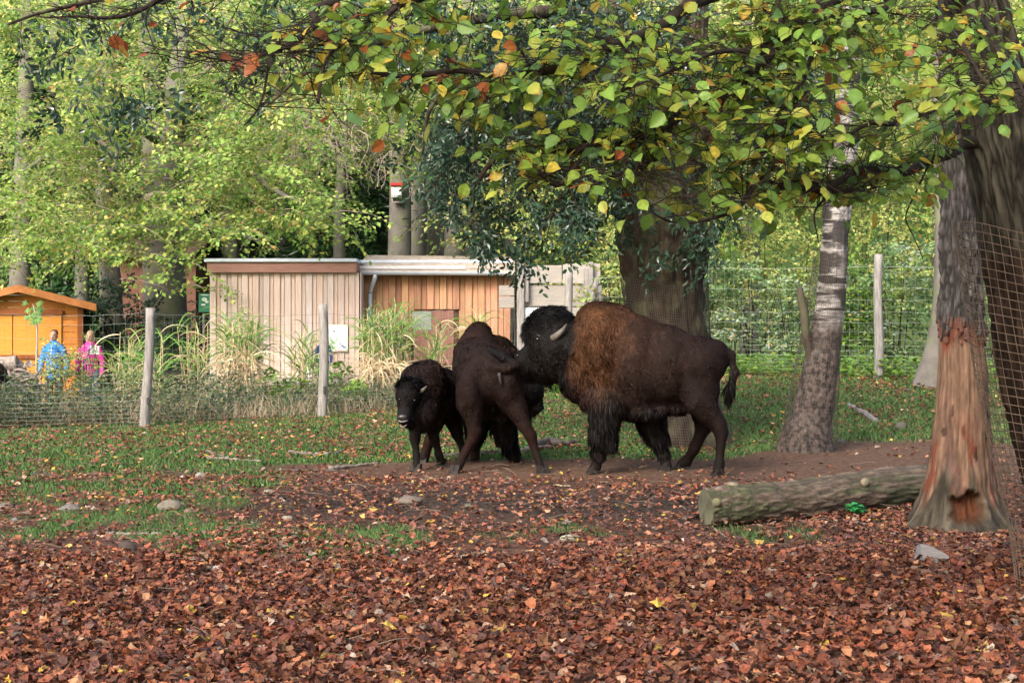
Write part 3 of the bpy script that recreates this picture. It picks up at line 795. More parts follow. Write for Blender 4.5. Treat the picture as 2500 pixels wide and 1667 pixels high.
def foliage(G, centers, dirs, sizes, leafsize, palette, r, proto=LEAF_FAR, twigs=None, clumpf=.9, upvar=.22):
    """sprays at the given points; adds leaves to G and fine twigs to twigs"""
    which = r.integers(0, len(SPRAYS), len(centers))
    for k, (lp, ld, tw) in enumerate(SPRAYS):
        s = which == k
        if not s.any(): continue
        C_, D_, Z_ = centers[s], dirs[s], sizes[s]
        up = np.array([0, 0, 1.0]) + r.normal(0, upvar, (s.sum(), 3))
        R = frame(D_, up)
        p = np.einsum('nij,kj->nki', R, lp) * Z_[:, None, None] + C_[:, None, :]
        d = np.einsum('nij,kj->nki', R, ld); u = np.broadcast_to(R[:, None, :, 2], d.shape)
        p = p.reshape(-1, 3); d = d.reshape(-1, 3) + r.normal(0, .35, (len(p), 3)); u = u.reshape(-1, 3) + r.normal(0, .34, (len(p), 3)) + np.array([0, -.35, 0])
        kp = r.random(len(p)) < .9; p, d, u = p[kp], d[kp], u[kp]
        Rl = frame(d, u); n = len(p)
        sz = leafsize * (.65 + .6 * r.random(n))
        V, T = inst(proto[0], proto[1], p, Rl, sz)
        cl = fbm(p[:, 0] * clumpf, p[:, 1] * clumpf, p[:, 2] * clumpf * 1.3, 77, 2)
        col = pal_cols(palette, n, r, np.clip((cl - .25) * 2, 0, 1))
        G.add(V, T, np.repeat(col, len(proto[0]), 0))
        if twigs is not None:
            for i in range(len(C_)):
                for q in tw[:1]:
                    twigs.add(*tube((R[i] @ q.T).T * Z_[i] + C_[i], np.linspace(.006, .002, len(q)) , 3, False))

def in_poly(x, y, poly):
    poly = np.array(poly, float); c = np.zeros(len(x), bool); j = len(poly) - 1
    for i in range(len(poly)):
        xi, yi = poly[i]; xj, yj = poly[j]
        c ^= ((yi > y) != (yj > y)) & (x < (xj - xi) * (y - yi) / (yj - yi + 1e-9) + xi); j = i
    return c

M['leaf_far'] = mat_leaf('beech_leaf', .42, .45, .4)
M['leaf_dark'] = mat_leaf('dark_glossy_leaf', .22, .28, .6)

def mk_tree(name, label, trunks, limbs, region=None, yr=(28, 34), n=0, leafsize=.075, palette='yellowgreen', group=None, seed=1,
            bark='beech_bark', droop=-.12, gapf=.62, gap=.47, sides=20, proto=LEAF_FAR, size=(.7, 1.3), leafmat='leaf_far', twig='pale_twig', cat='tree', stems=None, ridge=0, upvar=.35, gapkeep=.06):
    """trunks / limbs: lists of rows (px, py, Y, r metres)"""
    r = np.random.default_rng(seed)
    b = trunks[0][0]; bp = P(b[0], b[1], b[2])
    t = empty(name, (bp[0], bp[1], float(ground_z(bp[0], bp[1]))), label, cat, group)
    for tr in trunks:
        rows = np.array([[*P(a, c_, Y), q] for a, c_, Y, q in tr])
        rows[0, 2] = ground_z(rows[0, 0], rows[0, 1]) - .15
        V, Fs = trunk_mesh(rows, sides, 46, ridge, seed=seed, flare=.25)
        mk('trunk', V, Fs, M[bark], t, None, True)
    if limbs:
        G = Geo()
        for lm in limbs:
            rows = np.array([[*P(a, c_, Y), q] for a, c_, Y, q in lm])
            p = smooth_path(rows, 14); G.add(*tube(p[:, :3], np.maximum(p[:, 3], .003), 8))
            mk('branch', *tube(p[:, :3], np.maximum(p[:, 3], .003), 7), M[bark if lm[0][3] > .05 else twig], t, None, True)
    if region is not None:
        reg = np.array(region, float); x0, y0 = reg.min(0); x1, y1 = reg.max(0)
        m = n * 6
        px, py = x0 + (x1 - x0) * r.random(m), y0 + (y1 - y0) * r.random(m)
        k = in_poly(px, py, region); px, py = px[k], py[k]
        Y = yr[0] + (yr[1] - yr[0]) * r.random(len(px))
        W = np.array([P(a, c_, d) for a, c_, d in zip(px, py, Y)])
        cl = fbm(W[:, 0] * gapf, W[:, 1] * gapf * .6, W[:, 2] * gapf * 1.6, 33 + seed, 2)
        k = r.random(len(W)) < np.where(cl > gap, 1.0, gapkeep)
        W = W[k]; pq = CX + W[:, 0] * F / W[:, 1]; tr_ = (pq > 345) & (pq < 470) & (W[:, 1] > 27) & (r.random(len(W)) < .38); W = W[~tr_][:n]
        a = r.random(len(W)) * 6.283
        D = np.stack([np.cos(a), np.sin(a) - .35, droop + r.normal(0, .2, len(W))], -1)
        G = Geo(); TW = Geo()
        foliage(G, W, D, r.uniform(size[0], size[1], len(W)), leafsize, palette, r, proto, TW, upvar=upvar)
        G.build('foliage', M[leafmat], t, kind='stuff')
        if TW.n: TW.build('twigs', M[twig], t, kind='stuff')
    return t

GB = 'beech trees along the woodland edge behind the sheds'
# the big forked beech behind the hut, and its neighbours
mk_tree('beech_tree', 'broad grey forked beech between the orange hut and the pale shed',
        [[(405, 800, 37, .62), (403, 700, 37, .50), (402, 560, 37, .46), (405, 430, 37, .44), (410, 330, 37, .42), (425, 230, 37.2, .26), (440, 110, 37.5, .2), (452, -60, 38, .15)],
         [(395, 790, 37.3, .45), (385, 560, 37.2, .35), (376, 380, 37, .3), (370, 230, 37, .24), (360, 90, 37, .19), (352, -60, 37, .14)]],
        [[(440, 330, 36.8, .16), (455, 210, 36.2, .12), (498, 180, 35.5, .08), (520, 120, 35, .05)],
         [(372, 200, 37, .12), (340, 165, 36, .09), (320, 185, 35, .05)],
         [(356, 490, 36.6, .10), (385, 470, 35.6, .06), (422, 470, 35, .04)],
         [(380, 340, 36.5, .12), (300, 300, 34, .07), (250, 350, 33, .05), (270, 420, 32, .03)],
         [(430, 420, 36.5, .12), (560, 400, 33, .08), (680, 470, 31, .05), (790, 520, 30, .02)],
         [(430, 560, 36.5, .09), (540, 560, 33, .06), (640, 590, 31, .03)]],
        [(240, -40), (640, -40), (700, 200), (800, 380), (862, 530), (800, 560), (700, 560), (620, 625), (520, 628), (505, 720), (440, 700), (400, 640), (330, 690), (280, 680), (270, 600), (340, 430), (300, 200)],
        (27.5, 33.5), 520, .105, 'yellowgreen', GB, 1)
mk_tree('beech_tree', 'slim dark beech trunk behind the roof of the orange hut, leftmost in view',
        [[(45, 790, 39, .34), (48, 690, 39, .26), (52, 560, 39, .24), (60, 300, 39, .2), (70, -60, 39, .16)]],
        [[(55, 480, 38.5, .09), (0, 420, 36, .06), (-60, 400, 34, .03)], [(60, 420, 38.5, .08), (130, 380, 35, .05), (170, 460, 33, .03)]],
        [(-60, -40), (300, -40), (300, 300), (240, 560), (225, 680), (150, 600), (90, 580), (60, 640), (-60, 600)], (28, 34), 380, .105, 'yellowgreen', GB, 2)
mk_tree('beech_tree', 'dark beech trunk rising just right of the orange hut',
        [[(278, 800, 38, .34), (270, 700, 38, .27), (262, 600, 38, .25), (258, 300, 38, .27), (262, 120, 38, .2), (258, -60, 38, .15)]],
        [[(262, 420, 37.5, .09), (220, 340, 35, .06), (236, 420, 34, .03)]],
        [(100, 120), (420, 120), (420, 420), (400, 560), (330, 660), (240, 600), (110, 520)], (30, 36), 200, .095, 'yellow', GB, 3)
mk_tree('beech_tree', 'thin beech trunk directly behind the right eave of the orange hut',
        [[(199, 800, 37, .2), (200, 700, 37, .17), (205, 500, 37, .15), (215, 200, 37, .13), (225, -60, 37, .1)]],
        [[(205, 460, 37, .06), (160, 400, 35, .04), (120, 430, 34, .02)]],
        [(80, 250), (330, 250), (330, 560), (200, 650), (90, 600)], (33, 37), 110, .095, 'green', GB, 4)
cols = [(975, 9.5, .30, 'smooth pale grey trunk carrying the nesting box'), (1017, 9.4, .28, 'smooth grey trunk standing just right of the nesting box trunk'),
        (1058, 10.5, .34, 'ridged brownish trunk third from left behind the low shed roof'), (1108, 9.2, .26, 'pale trunk, fourth of the group above the low shed roof'),
        (1150, 9.5, .2, 'slim shaded trunk half behind dark leaves above the low shed')]
for k, (px, _, rd, lab) in enumerate(cols):
    Y = 40 + [0, 1.5, 2.5, 1.0, 4][k]
    mk_tree('beech_tree', lab, [[(px, 800, Y, rd * 1.25), (px, 640, Y, rd * 1.02 * .62 / .62), (px + 2, 450, Y, rd * .93), (px - 4, 200, Y, rd * .8), (px - 12, -60, Y, rd * .6)]],
            [[(px, 330, Y, .08), (px - 50 + 20 * k, 280, Y - 3, .05), (px - 90 + 40 * k, 300, Y - 5, .02)]],
            [(px - 120, -40), (px + 120, -40), (px + 120, 300), (px + 60, 400), (px - 60, 400), (px - 140, 330)], (33, 38), 80, .10, ['green', 'yellowgreen', 'green', 'yellow', 'green'][k], 'close group of grey trunks behind the low shed', 10 + k)
mk_tree('beech_tree', 'young pale branched tree drooping bare pale twigs over the pale shed roof',
        [[(830, 800, 36, .16), (828, 600, 36, .13), (835, 400, 36, .11), (860, 200, 36, .08), (880, -40, 36, .05)]],
        [[(838, 420, 36, .06), (880, 350, 34, .04), (930, 400, 33, .02)], [(838, 380, 36, .06), (790, 290, 34, .04), (740, 300, 33, .03), (700, 370, 33, .01)]],
        [(640, 100), (1000, 100), (1030, 330), (960, 420), (900, 400), (840, 370), (740, 330)], (32, 36), 150, .095, 'yellowgreen', GB, 20)
for k, (px, Y, rd, lab) in enumerate([(1250, 38, .2, 'straight grey trunk behind the dark hanging branches'), (1670, 40, .3, 'pale trunk hidden in foliage behind the willow'), (2300, 44, .3, 'far trunk beyond the shrubs behind the stripped trunk'), (1830, 46, .26, 'far trunk left of the birch, deep in yellow foliage'),
                                     (560, 46, .26, 'far trunk above the pale shed roof'), (690, 48, .24, 'far thin trunk above the middle of the pale shed'), (140, 50, .3, 'far trunk above the ridge of the orange hut')]):
    mk_tree('beech_tree', lab, [[(px, 800, Y, rd * 1.2), (px + 3, 500, Y, rd), (px - 4, 150, Y, rd * .8), (px, -60, Y, rd * .6)]], [],
            [(px - 240, -60), (px + 240, -60), (px + 240, 420), (px + 80, 560), (px - 120, 560), (px - 240, 400)], (Y - 6, Y - 1), 300, .125, ['yellow', 'yellow', 'yellow', 'yellowgreen', 'yellow', 'green', 'yellow'][k], GB, 30 + k, proto=LEAF_MIN, size=(1.0, 1.8))

# dark conifers closing the middle gap, and the wooded slope beyond
def conifer(px, Y, wid, label, seed):
    r = np.random.default_rng(seed); base = P(px, 800, Y)
    t = empty('spruce_tree', (base[0], Y, float(ground_z(base[0], Y))), label, 'tree', 'dark evergreens behind the sheds')
    g0 = float(ground_z(base[0], Y)); h = 11
    mk('trunk', *trunk_mesh([(base[0], Y, g0 - .2, .2), (base[0], Y, g0 + 5, .14), (base[0], Y, g0 + h, .03)], 12, 20, seed=seed), M['dark_bark'], t, None, True)
    n = 1500; z = h * r.random(n) ** 1.25; a = r.random(n) * 6.283; rad = wid * (1 - z / h) * (.25 + .75 * np.sqrt(r.random(n))) + .1
    W = np.stack([base[0] + np.cos(a) * rad, Y + np.sin(a) * rad, g0 + .3 + z - rad * .25], -1)
    D = np.stack([np.cos(a), np.sin(a), -.35 + 0 * a], -1) + r.normal(0, .2, (n, 3))
    m = 6; W = np.repeat(W, m, 0) + r.normal(0, .12, (n * m, 3)); D = np.repeat(D, m, 0) + r.normal(0, .3, (n * m, 3))
    V, T = inst(LEAF_MIN[0] * np.array([1, .45, 1]), LEAF_MIN[1], W, frame(D, np.array([0, 0, 1.]) + r.normal(0, .4, (n * m, 3))), .34 * (.6 + .7 * r.random(n * m)))
    G = Geo(); G.add(V, T, np.repeat(np.array([(.03, .075, .028)]) * (.5 + 1.1 * r.random((n * m, 1))), 4, 0)); G.build('foliage', M['leaf_dark'], t, kind='stuff')
for k, (px, Y, wd, lab) in enumerate([(840, 46, 2.6, 'dark evergreen filling the gap above the pale shed'), (930, 49, 2.8, 'dark evergreen left of the nesting box trunk'), (1090, 50, 2.6, 'dark evergreen behind the group of grey trunks'),
                                     (620, 49, 2.4, 'dark evergreen behind the foliage over the pale shed'), (280, 47, 2.3, 'dark evergreen behind the trunks right of the orange hut'), (60, 48, 2.4, 'dark evergreen at the left edge behind the orange hut'),
                                     (1290, 52, 2.8, 'dark evergreen behind the hanging branches'), (430, 46, 2.2, 'dark evergreen behind the forked beech')]):
    conifer(px, Y, wd, lab, 60 + k)

def woodland():
    r = np.random.default_rng(90); n = 8500
    px = -150 + 2800 * r.random(n); Y = 50 + 38 * r.random(n)
    x = (px - CX) * Y / F; top = 2 + 19 * r.random(n) ** .8
    W = np.stack([x, Y, ground_z(x, Y) + top], -1)
    cl = fbm(W[:, 0] * .25, W[:, 1] * .2, W[:, 2] * .35, 91, 2)
    a = r.random(n) * 6.283; D = np.stack([np.cos(a), np.sin(a) - .5, -.3 + r.normal(0, .2, n)], -1)
    G = Geo()
    for pal, s in (('yellow', cl > .5), ('green', (cl <= .5) & (cl > .38)), ('yellowgreen', cl <= .38)):
        foliage(G, W[s], D[s], r.uniform(1.8, 3.2, s.sum()), .24, pal, r, LEAF_MIN)
    o = G.build('woodland', M['leaf_far'], None, kind='stuff')
woodland()

def dead_sprays():
    """pale leafless twigs drooping over the roofs"""
    r = np.random.default_rng(61); Y = 33.0
    t = [o for o in bpy.data.objects if o.get('label', '').startswith('young pale branched tree')][0]; G = Geo()
    for k in range(95):
        px, py = r.uniform(640, 1010), r.uniform(250, 400); p = P(px, py, Y + r.uniform(-1.5, 2)); d = nrmz(np.array([r.normal(0, 1), r.normal(0, .3), .1])); pts = [p]
        for j in range(9): d = nrmz(d + np.array([r.normal(0, .25), r.normal(0, .2), -.28])); pts.append(pts[-1] + d * r.uniform(.08, .13))
        G.add(*tube(pts, np.linspace(.011, .005, 10), 4, False))
        for j in range(2, 10):
            if r.random() < .7: q = nrmz(np.array([r.normal(0, 1), r.normal(0, .5), -.3])); G.add(*tube([pts[j], pts[j] + q * .08, pts[j] + q * .13 + [0, 0, -.05]], [.006, .005, .007], 3, False))
    G.build('bare_twigs', M['pale_twig'], t, kind='stuff')
    for rows in ([(355, 488, .07), (380, 472, .06), (405, 476, .05), (424, 468, .04)], [(240, 340, .05), (262, 360, .045), (285, 372, .04), (272, 425, .03)], [(500, 175, .05), (515, 160, .045), (522, 110, .035)]):
        q = smooth_path(np.array([[*P(a, b, 31.5), c] for a, b, c in rows]), 14); mk('branch', *tube(q[:, :3], q[:, 3], 7), M['pale_twig'], t, None, True)
dead_sprays()
# ------------------------------------------------------------------ willow-leaved tree behind the bull
def guard(label, cpath, spacing, wr, sides, origin_name='tree_guard', mat='guard_wire', noise=.03, waves=0, group=None, gap=None):
    """wire netting wrapped round a trunk; cpath rows x,y,z,r; the upper edge runs unevenly"""
    p = smooth_path(cpath, 200)
    L = np.concatenate([[0], np.cumsum(np.linalg.norm(np.diff(p[:, :3], axis=0), axis=1))])
    nr = int(L[-1] / spacing); u = np.linspace(0, L[-1], nr + 1)
    q = np.stack([np.interp(u, L, p[:, k]) for k in range(4)], -1)
    ns = sides; ang = np.linspace(0, 2 * np.pi, ns, endpoint=False)
    rr = q[:, 3:4] * (1 + noise * 2 * (fbm(np.cos(ang)[None] * 1.6, np.sin(ang)[None] * 1.6, u[:, None] * 1.5, 7) - .5))
    ring = np.stack([q[:, 0:1] + rr * np.cos(ang), q[:, 1:2] + rr * np.sin(ang), q[:, 2:3] + 0 * rr + waves * np.sin(ang * 2 + 1)[None] * (u[:, None] / L[-1])], -1)
    t = empty(origin_name, tuple(q[0, :3]), label, 'wire netting', group)
    G = Geo()
    for i in range(nr + 1): G.add(*tube(np.vstack([ring[i], ring[i][:1]]), wr, 3, False))
    for j in range(ns): G.add(*tube(ring[:, j], wr, 3, False))
    G.build('wire_mesh', M[mat], t, kind='stuff')
    return t
M['guard_wire'] = mat_plain('dull_guard_wire', (.12, .10, .085), .55, .4, .2, var=.4, scale=4)
M['guard_wire_near'] = mat_plain('rusty_guard_wire', (.22, .16, .12), .55, .4, .2, var=.5, scale=4)

def willow():
    Y = 19.6
    rows = [(1676, 1100, Y, .46), (1664, 1000, Y, .42), (1640, 860, Y, .44), (1624, 700, Y, .49), (1616, 600, Y, .54), (1602, 520, Y, .52), (1572, 430, Y, .44), (1545, 330, Y, .36), (1520, 200, Y, .30), (1500, 50, Y, .24), (1480, -100, Y, .18)]
    second = [(1660, 640, Y + .1, .32), (1655, 540, Y + .1, .34), (1668, 420, Y + .15, .3), (1676, 300, Y + .2, .26), (1690, 120, Y + .4, .2), (1700, -100, Y + .6, .16)]
    base = P(1676, 1100, Y)
    t = empty('willow_tree', (base[0], Y, float(ground_z(base[0], Y))), 'thick dark furrowed tree with forked trunk and dark hanging leaves behind the bull', 'tree')
    R_ = np.array([[*P(a, b, c), d] for a, b, c, d in rows]); R_[0, 2] = ground_z(R_[0, 0], Y) - .2
    bark = mat_bark('willow_bark', (.065, .045, .033), (.024, .018, .015), 9, (1, 1, .22), .03, (.12, .12, .07))
    V, Fs = trunk_mesh(R_, 120, 150, .16, 6.5, seed=3, flare=.12); mk('trunk', V, Fs, bark, t, None, True)
    R2 = np.array([[*P(a, b, c), d] for a, b, c, d in second])
    V, Fs = trunk_mesh(R2, 90, 100, .16, 5, seed=4); mk('trunk', V, Fs, bark, t, None, True)
    limbs = [[(1560, 430, Y, .2), (1500, 380, Y - .3, .13), (1400, 320, Y - .5, .09), (1280, 330, Y - .8, .05), (1180, 420, Y - 1, .03), (1150, 520, Y - 1, .015)],
             [(1530, 250, Y, .15), (1400, 170, Y - .4, .1), (1200, 150, Y - .9, .06), (1060, 250, Y - 1.2, .03), (1030, 380, Y - 1.2, .012)],
             [(1570, 480, Y - .3, .09), (1480, 440, Y - .7, .06), (1380, 470, Y - .9, .035), (1330, 560, Y - 1, .015)],
             [(1480, 60, Y, .12), (1350, 30, Y - 1, .08), (1100, 60, Y - 2, .05), (800, 150, Y - 3, .025), (650, 260, Y - 3.3, .01)],
             [(1676, 350, Y, .12), (1780, 300, Y - .4, .08), (1900, 250, Y - .8, .04)],
             [(1430, 0, Y, .1), (1000, -60, Y - 2, .07), (500, -40, Y - 3.5, .04), (150, 20, Y - 4.5, .02), (20, 60, Y - 5, .01)]]
    for lm in limbs:
        p = smooth_path(np.array([[*P(a, b, c), d] for a, b, c, d in lm]), 20); mk('branch', *tube(p[:, :3], p[:, 3], 8), bark, t, None, True)
    r = np.random.default_rng(44); G = Geo(); TW = Geo()
    wl = leaf_proto('willow', 4, .1, .2, 0, .15)
    wl = (wl[0] * np.array([1, 1.15, 1]), wl[1])
    regs = [([(1010, 300), (1500, 250), (1560, 430), (1480, 500), (1430, 560), (1330, 570), (1270, 620), (1190, 620), (1150, 560), (1090, 480), (1060, 420)], 140, (17.8, 19.8)),
            ([(1020, -40), (1700, -40), (1700, 350), (1500, 420), (1000, 330)], 330, (17.5, 19.8)),
            ([(1470, 400), (1790, 330), (1790, 600), (1640, 640), (1560, 560), (1480, 560)], 34, (18.3, 19.0)),
            ([(1780, 120), (2000, 120), (1990, 300), (1800, 300)], 60, (18.3, 19.3)),
            ([(560, -40), (1000, -40), (1000, 120), (700, 200), (560, 150)], 26, (16.0, 17.5)),
            ([(0, -40), (560, -40), (560, 60), (330, 230), (100, 290), (60, 260), (230, 120), (0, 60)], 15, (14.8, 16.5)),
            ([(220, 140), (480, 140), (480, 260), (300, 240)], 6, (15., 16))]
    for reg, n, yr in regs:
        rg = np.array(reg, float); m = n * 5
        px, py = rg[:, 0].min() + np.ptp(rg[:, 0]) * r.random(m), rg[:, 1].min() + np.ptp(rg[:, 1]) * r.random(m)
        k = in_poly(px, py, reg); px, py = px[k], py[k]; Yq = yr[0] + (yr[1] - yr[0]) * r.random(len(px))
        W = np.array([P(a, b, c) for a, b, c in zip(px, py, Yq)])
        cl = fbm(W[:, 0] * 1.6, W[:, 1], W[:, 2] * 1.6, 45, 2); k = r.random(len(W)) < np.where(cl > .45, 1, .3); W = W[k][:n]
        a = r.random(len(W)) * 6.283; D = np.stack([np.cos(a) * .7, np.sin(a) * .6, -.75 + r.normal(0, .3, len(W))], -1)
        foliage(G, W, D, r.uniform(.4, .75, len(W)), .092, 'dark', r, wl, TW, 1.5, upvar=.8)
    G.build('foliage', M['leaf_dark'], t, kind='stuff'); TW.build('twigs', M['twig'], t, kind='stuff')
    b = P(1674, 1080, Y)
    guard('fine wire netting round the thick dark trunk behind the bull',
          [(b[0] + .02, Y, float(ground_z(b[0], Y)) + .02, .58), (*P(1656, 960, Y), .49), (*P(1634, 820, Y), .52), (*P(1622, 690, Y), .555)], .034, .0022, 120, noise=.02, waves=.06)
willow()

# ------------------------------------------------------------------ birch
def birch():
    Y = 18.9
    rows = [(1962, 1105, Y, .36), (1970, 1060, Y, .29), (1983, 1000, Y, .245), (1996, 930, Y, .222), (2014, 830, Y, .197), (2028, 730, Y, .175), (2034, 640, Y, .168), (2040, 540, Y, .160), (2046, 470, Y, .165), (2062, 350, Y, .155), (2068, 220, Y, .15), (2078, 60, Y, .14), (2085, -100, Y, .12)]
    R_ = np.array([[*P(a, b, c), d] for a, b, c, d in rows]); base = R_[0].copy(); R_[0, 2] = ground_z(R_[0, 0], Y) - .15
    t = empty('birch_tree', (base[0], Y, float(ground_z(base[0], Y))), 'leaning white and black birch trunk with netting round its base', 'tree')
    m, tt, b, out = nodes_of('birch_bark'); N, L = tt.nodes, tt.links
    tc = N.new('ShaderNodeTexCoord')
    def nz(scale, st, det=6):
        mp = N.new('ShaderNodeMapping'); mp.inputs['Scale'].default_value = st; L.new(tc.outputs['Object'], mp.inputs[0])
        n = N.new('ShaderNodeTexNoise'); n.inputs['Scale'].default_value = scale; n.inputs['Detail'].default_value = det; n.inputs['Roughness'].default_value = .65; L.new(mp.outputs[0], n.inputs[0]); return n
    at = N.new('ShaderNodeAttribute'); at.attribute_name = 'Col'
    sc = N.new('ShaderNodeSeparateColor'); L.new(at.outputs['Color'], sc.inputs[0])
    a = nz(4.5, (.8, .8, 2.6)); bnd = nz(3, (.5, .5, 4.5), 3); brn = nz(16, (1, 1, .9), 9)
    def rp(n, p0, p1, c0, c1):
        r_ = N.new('ShaderNodeValToRGB'); L.new(n.outputs[0], r_.inputs[0]); e = r_.color_ramp.elements; e[0].position = p0; e[0].color = (*c0, 1); e[1].position = p1; e[1].color = (*c1, 1); return r_
    white = rp(a, .40, .62, (.07, .062, .058), (.48, .45, .43)); blk = rp(bnd, .42, .50, (.08, .07, .065), (1, 1, 1))
    mu = N.new('ShaderNodeMix'); mu.data_type = 'RGBA'; mu.blend_type = 'MULTIPLY'; mu.inputs[0].default_value = 1; L.new(white.outputs[0], mu.inputs[6]); L.new(blk.outputs[0], mu.inputs[7])
    brown = rp(brn, .44, .60, (.014, .009, .007), (.13, .095, .08))
    mx = N.new('ShaderNodeMix'); mx.data_type = 'RGBA'; L.new(sc.outputs[0], mx.inputs[0]); bm = N.new('ShaderNodeMix'); bm.data_type = 'RGBA'; L.new(sc.outputs[1], bm.inputs[0]); L.new(mu.outputs[2], bm.inputs[6]); bm.inputs[7].default_value = (.035, .03, .028, 1); L.new(bm.outputs[2], mx.inputs[6]); L.new(brown.outputs[0], mx.inputs[7])
    L.new(mx.outputs[2], b.inputs['Base Color']); b.inputs['Roughness'].default_value = .8
    bp = N.new('ShaderNodeBump'); bp.inputs['Distance'].default_value = .02; L.new(a.outputs[0], bp.inputs['Height']); L.new(bp.outputs[0], b.inputs['Normal'])
    V, Fs = trunk_mesh(R_, 80, 240, .08, 4, seed=6, flare=.10, lump=.10)
    z = V[:, 2]; n = fbm(V[:, 0] * 6, V[:, 1] * 6, V[:, 2] * 3, 8)
    br = sstep((1.75 + (n - .5) * 1.2 - z) / .7) * .95
    bn = vn(V[:, 0] * 2.2, V[:, 1] * 2.2 + .25 * V[:, 2], V[:, 2] * 7.5, 5) + .35 * (fbm(V[:, 0] * 9, V[:, 1] * 9, V[:, 2] * 16, 6) - .5)
    bn = sstep((bn - .56) / .08)
    mk('trunk', V, Fs, m, t, np.stack([br, bn, br], -1), True)
    for lm in ([(1985, 905, Y - .05, .05), (1968, 820, Y - .1, .05), (1962, 760, Y - .1, .055), (1953, 715, Y - .1, .045), (1955, 700, Y - .1, .02)],):
        p = smooth_path(np.array([[*P(a, b_, c), d] for a, b_, c, d in lm]), 16); mk('branch', *tube(p[:, :3], p[:, 3], 9), M['dark_bark'], t, None, True)
    # its own thin leaves high up
    r = np.random.default_rng(17); n = 90
    W = np.array([P(a, b_, c) for a, b_, c in zip(r.uniform(1880, 2240, n), r.uniform(-40, 320, n), r.uniform(18.4, 20, n))])
    G = Geo(); TW = Geo(); a = r.random(n) * 6.28
    foliage(G, W, np.stack([np.cos(a), np.sin(a), -.8 + 0 * a], -1), r.uniform(.4, .7, n), .05, 'green', r, LEAF_FAR, TW)
    G.build('foliage', M['leaf_far'], t, kind='stuff'); TW.build('twigs', M['twig'], t, kind='stuff')
    b_ = P(1968, 1090, Y)
    guard('fine wire netting round the leaning birch trunk',
          [(b_[0] + .05, Y, float(ground_z(b_[0], Y)) + .02, .40), (*P(1975, 1040, Y), .335), (*P(1986, 960, Y), .30), (*P(1996, 890, Y), .27), (*P(2008, 800, Y), .24), (*P(2022, 690, Y), .215), (*P(2030, 610, Y), .205)], .042, .0018, 54, noise=.05, waves=.03)
birch()

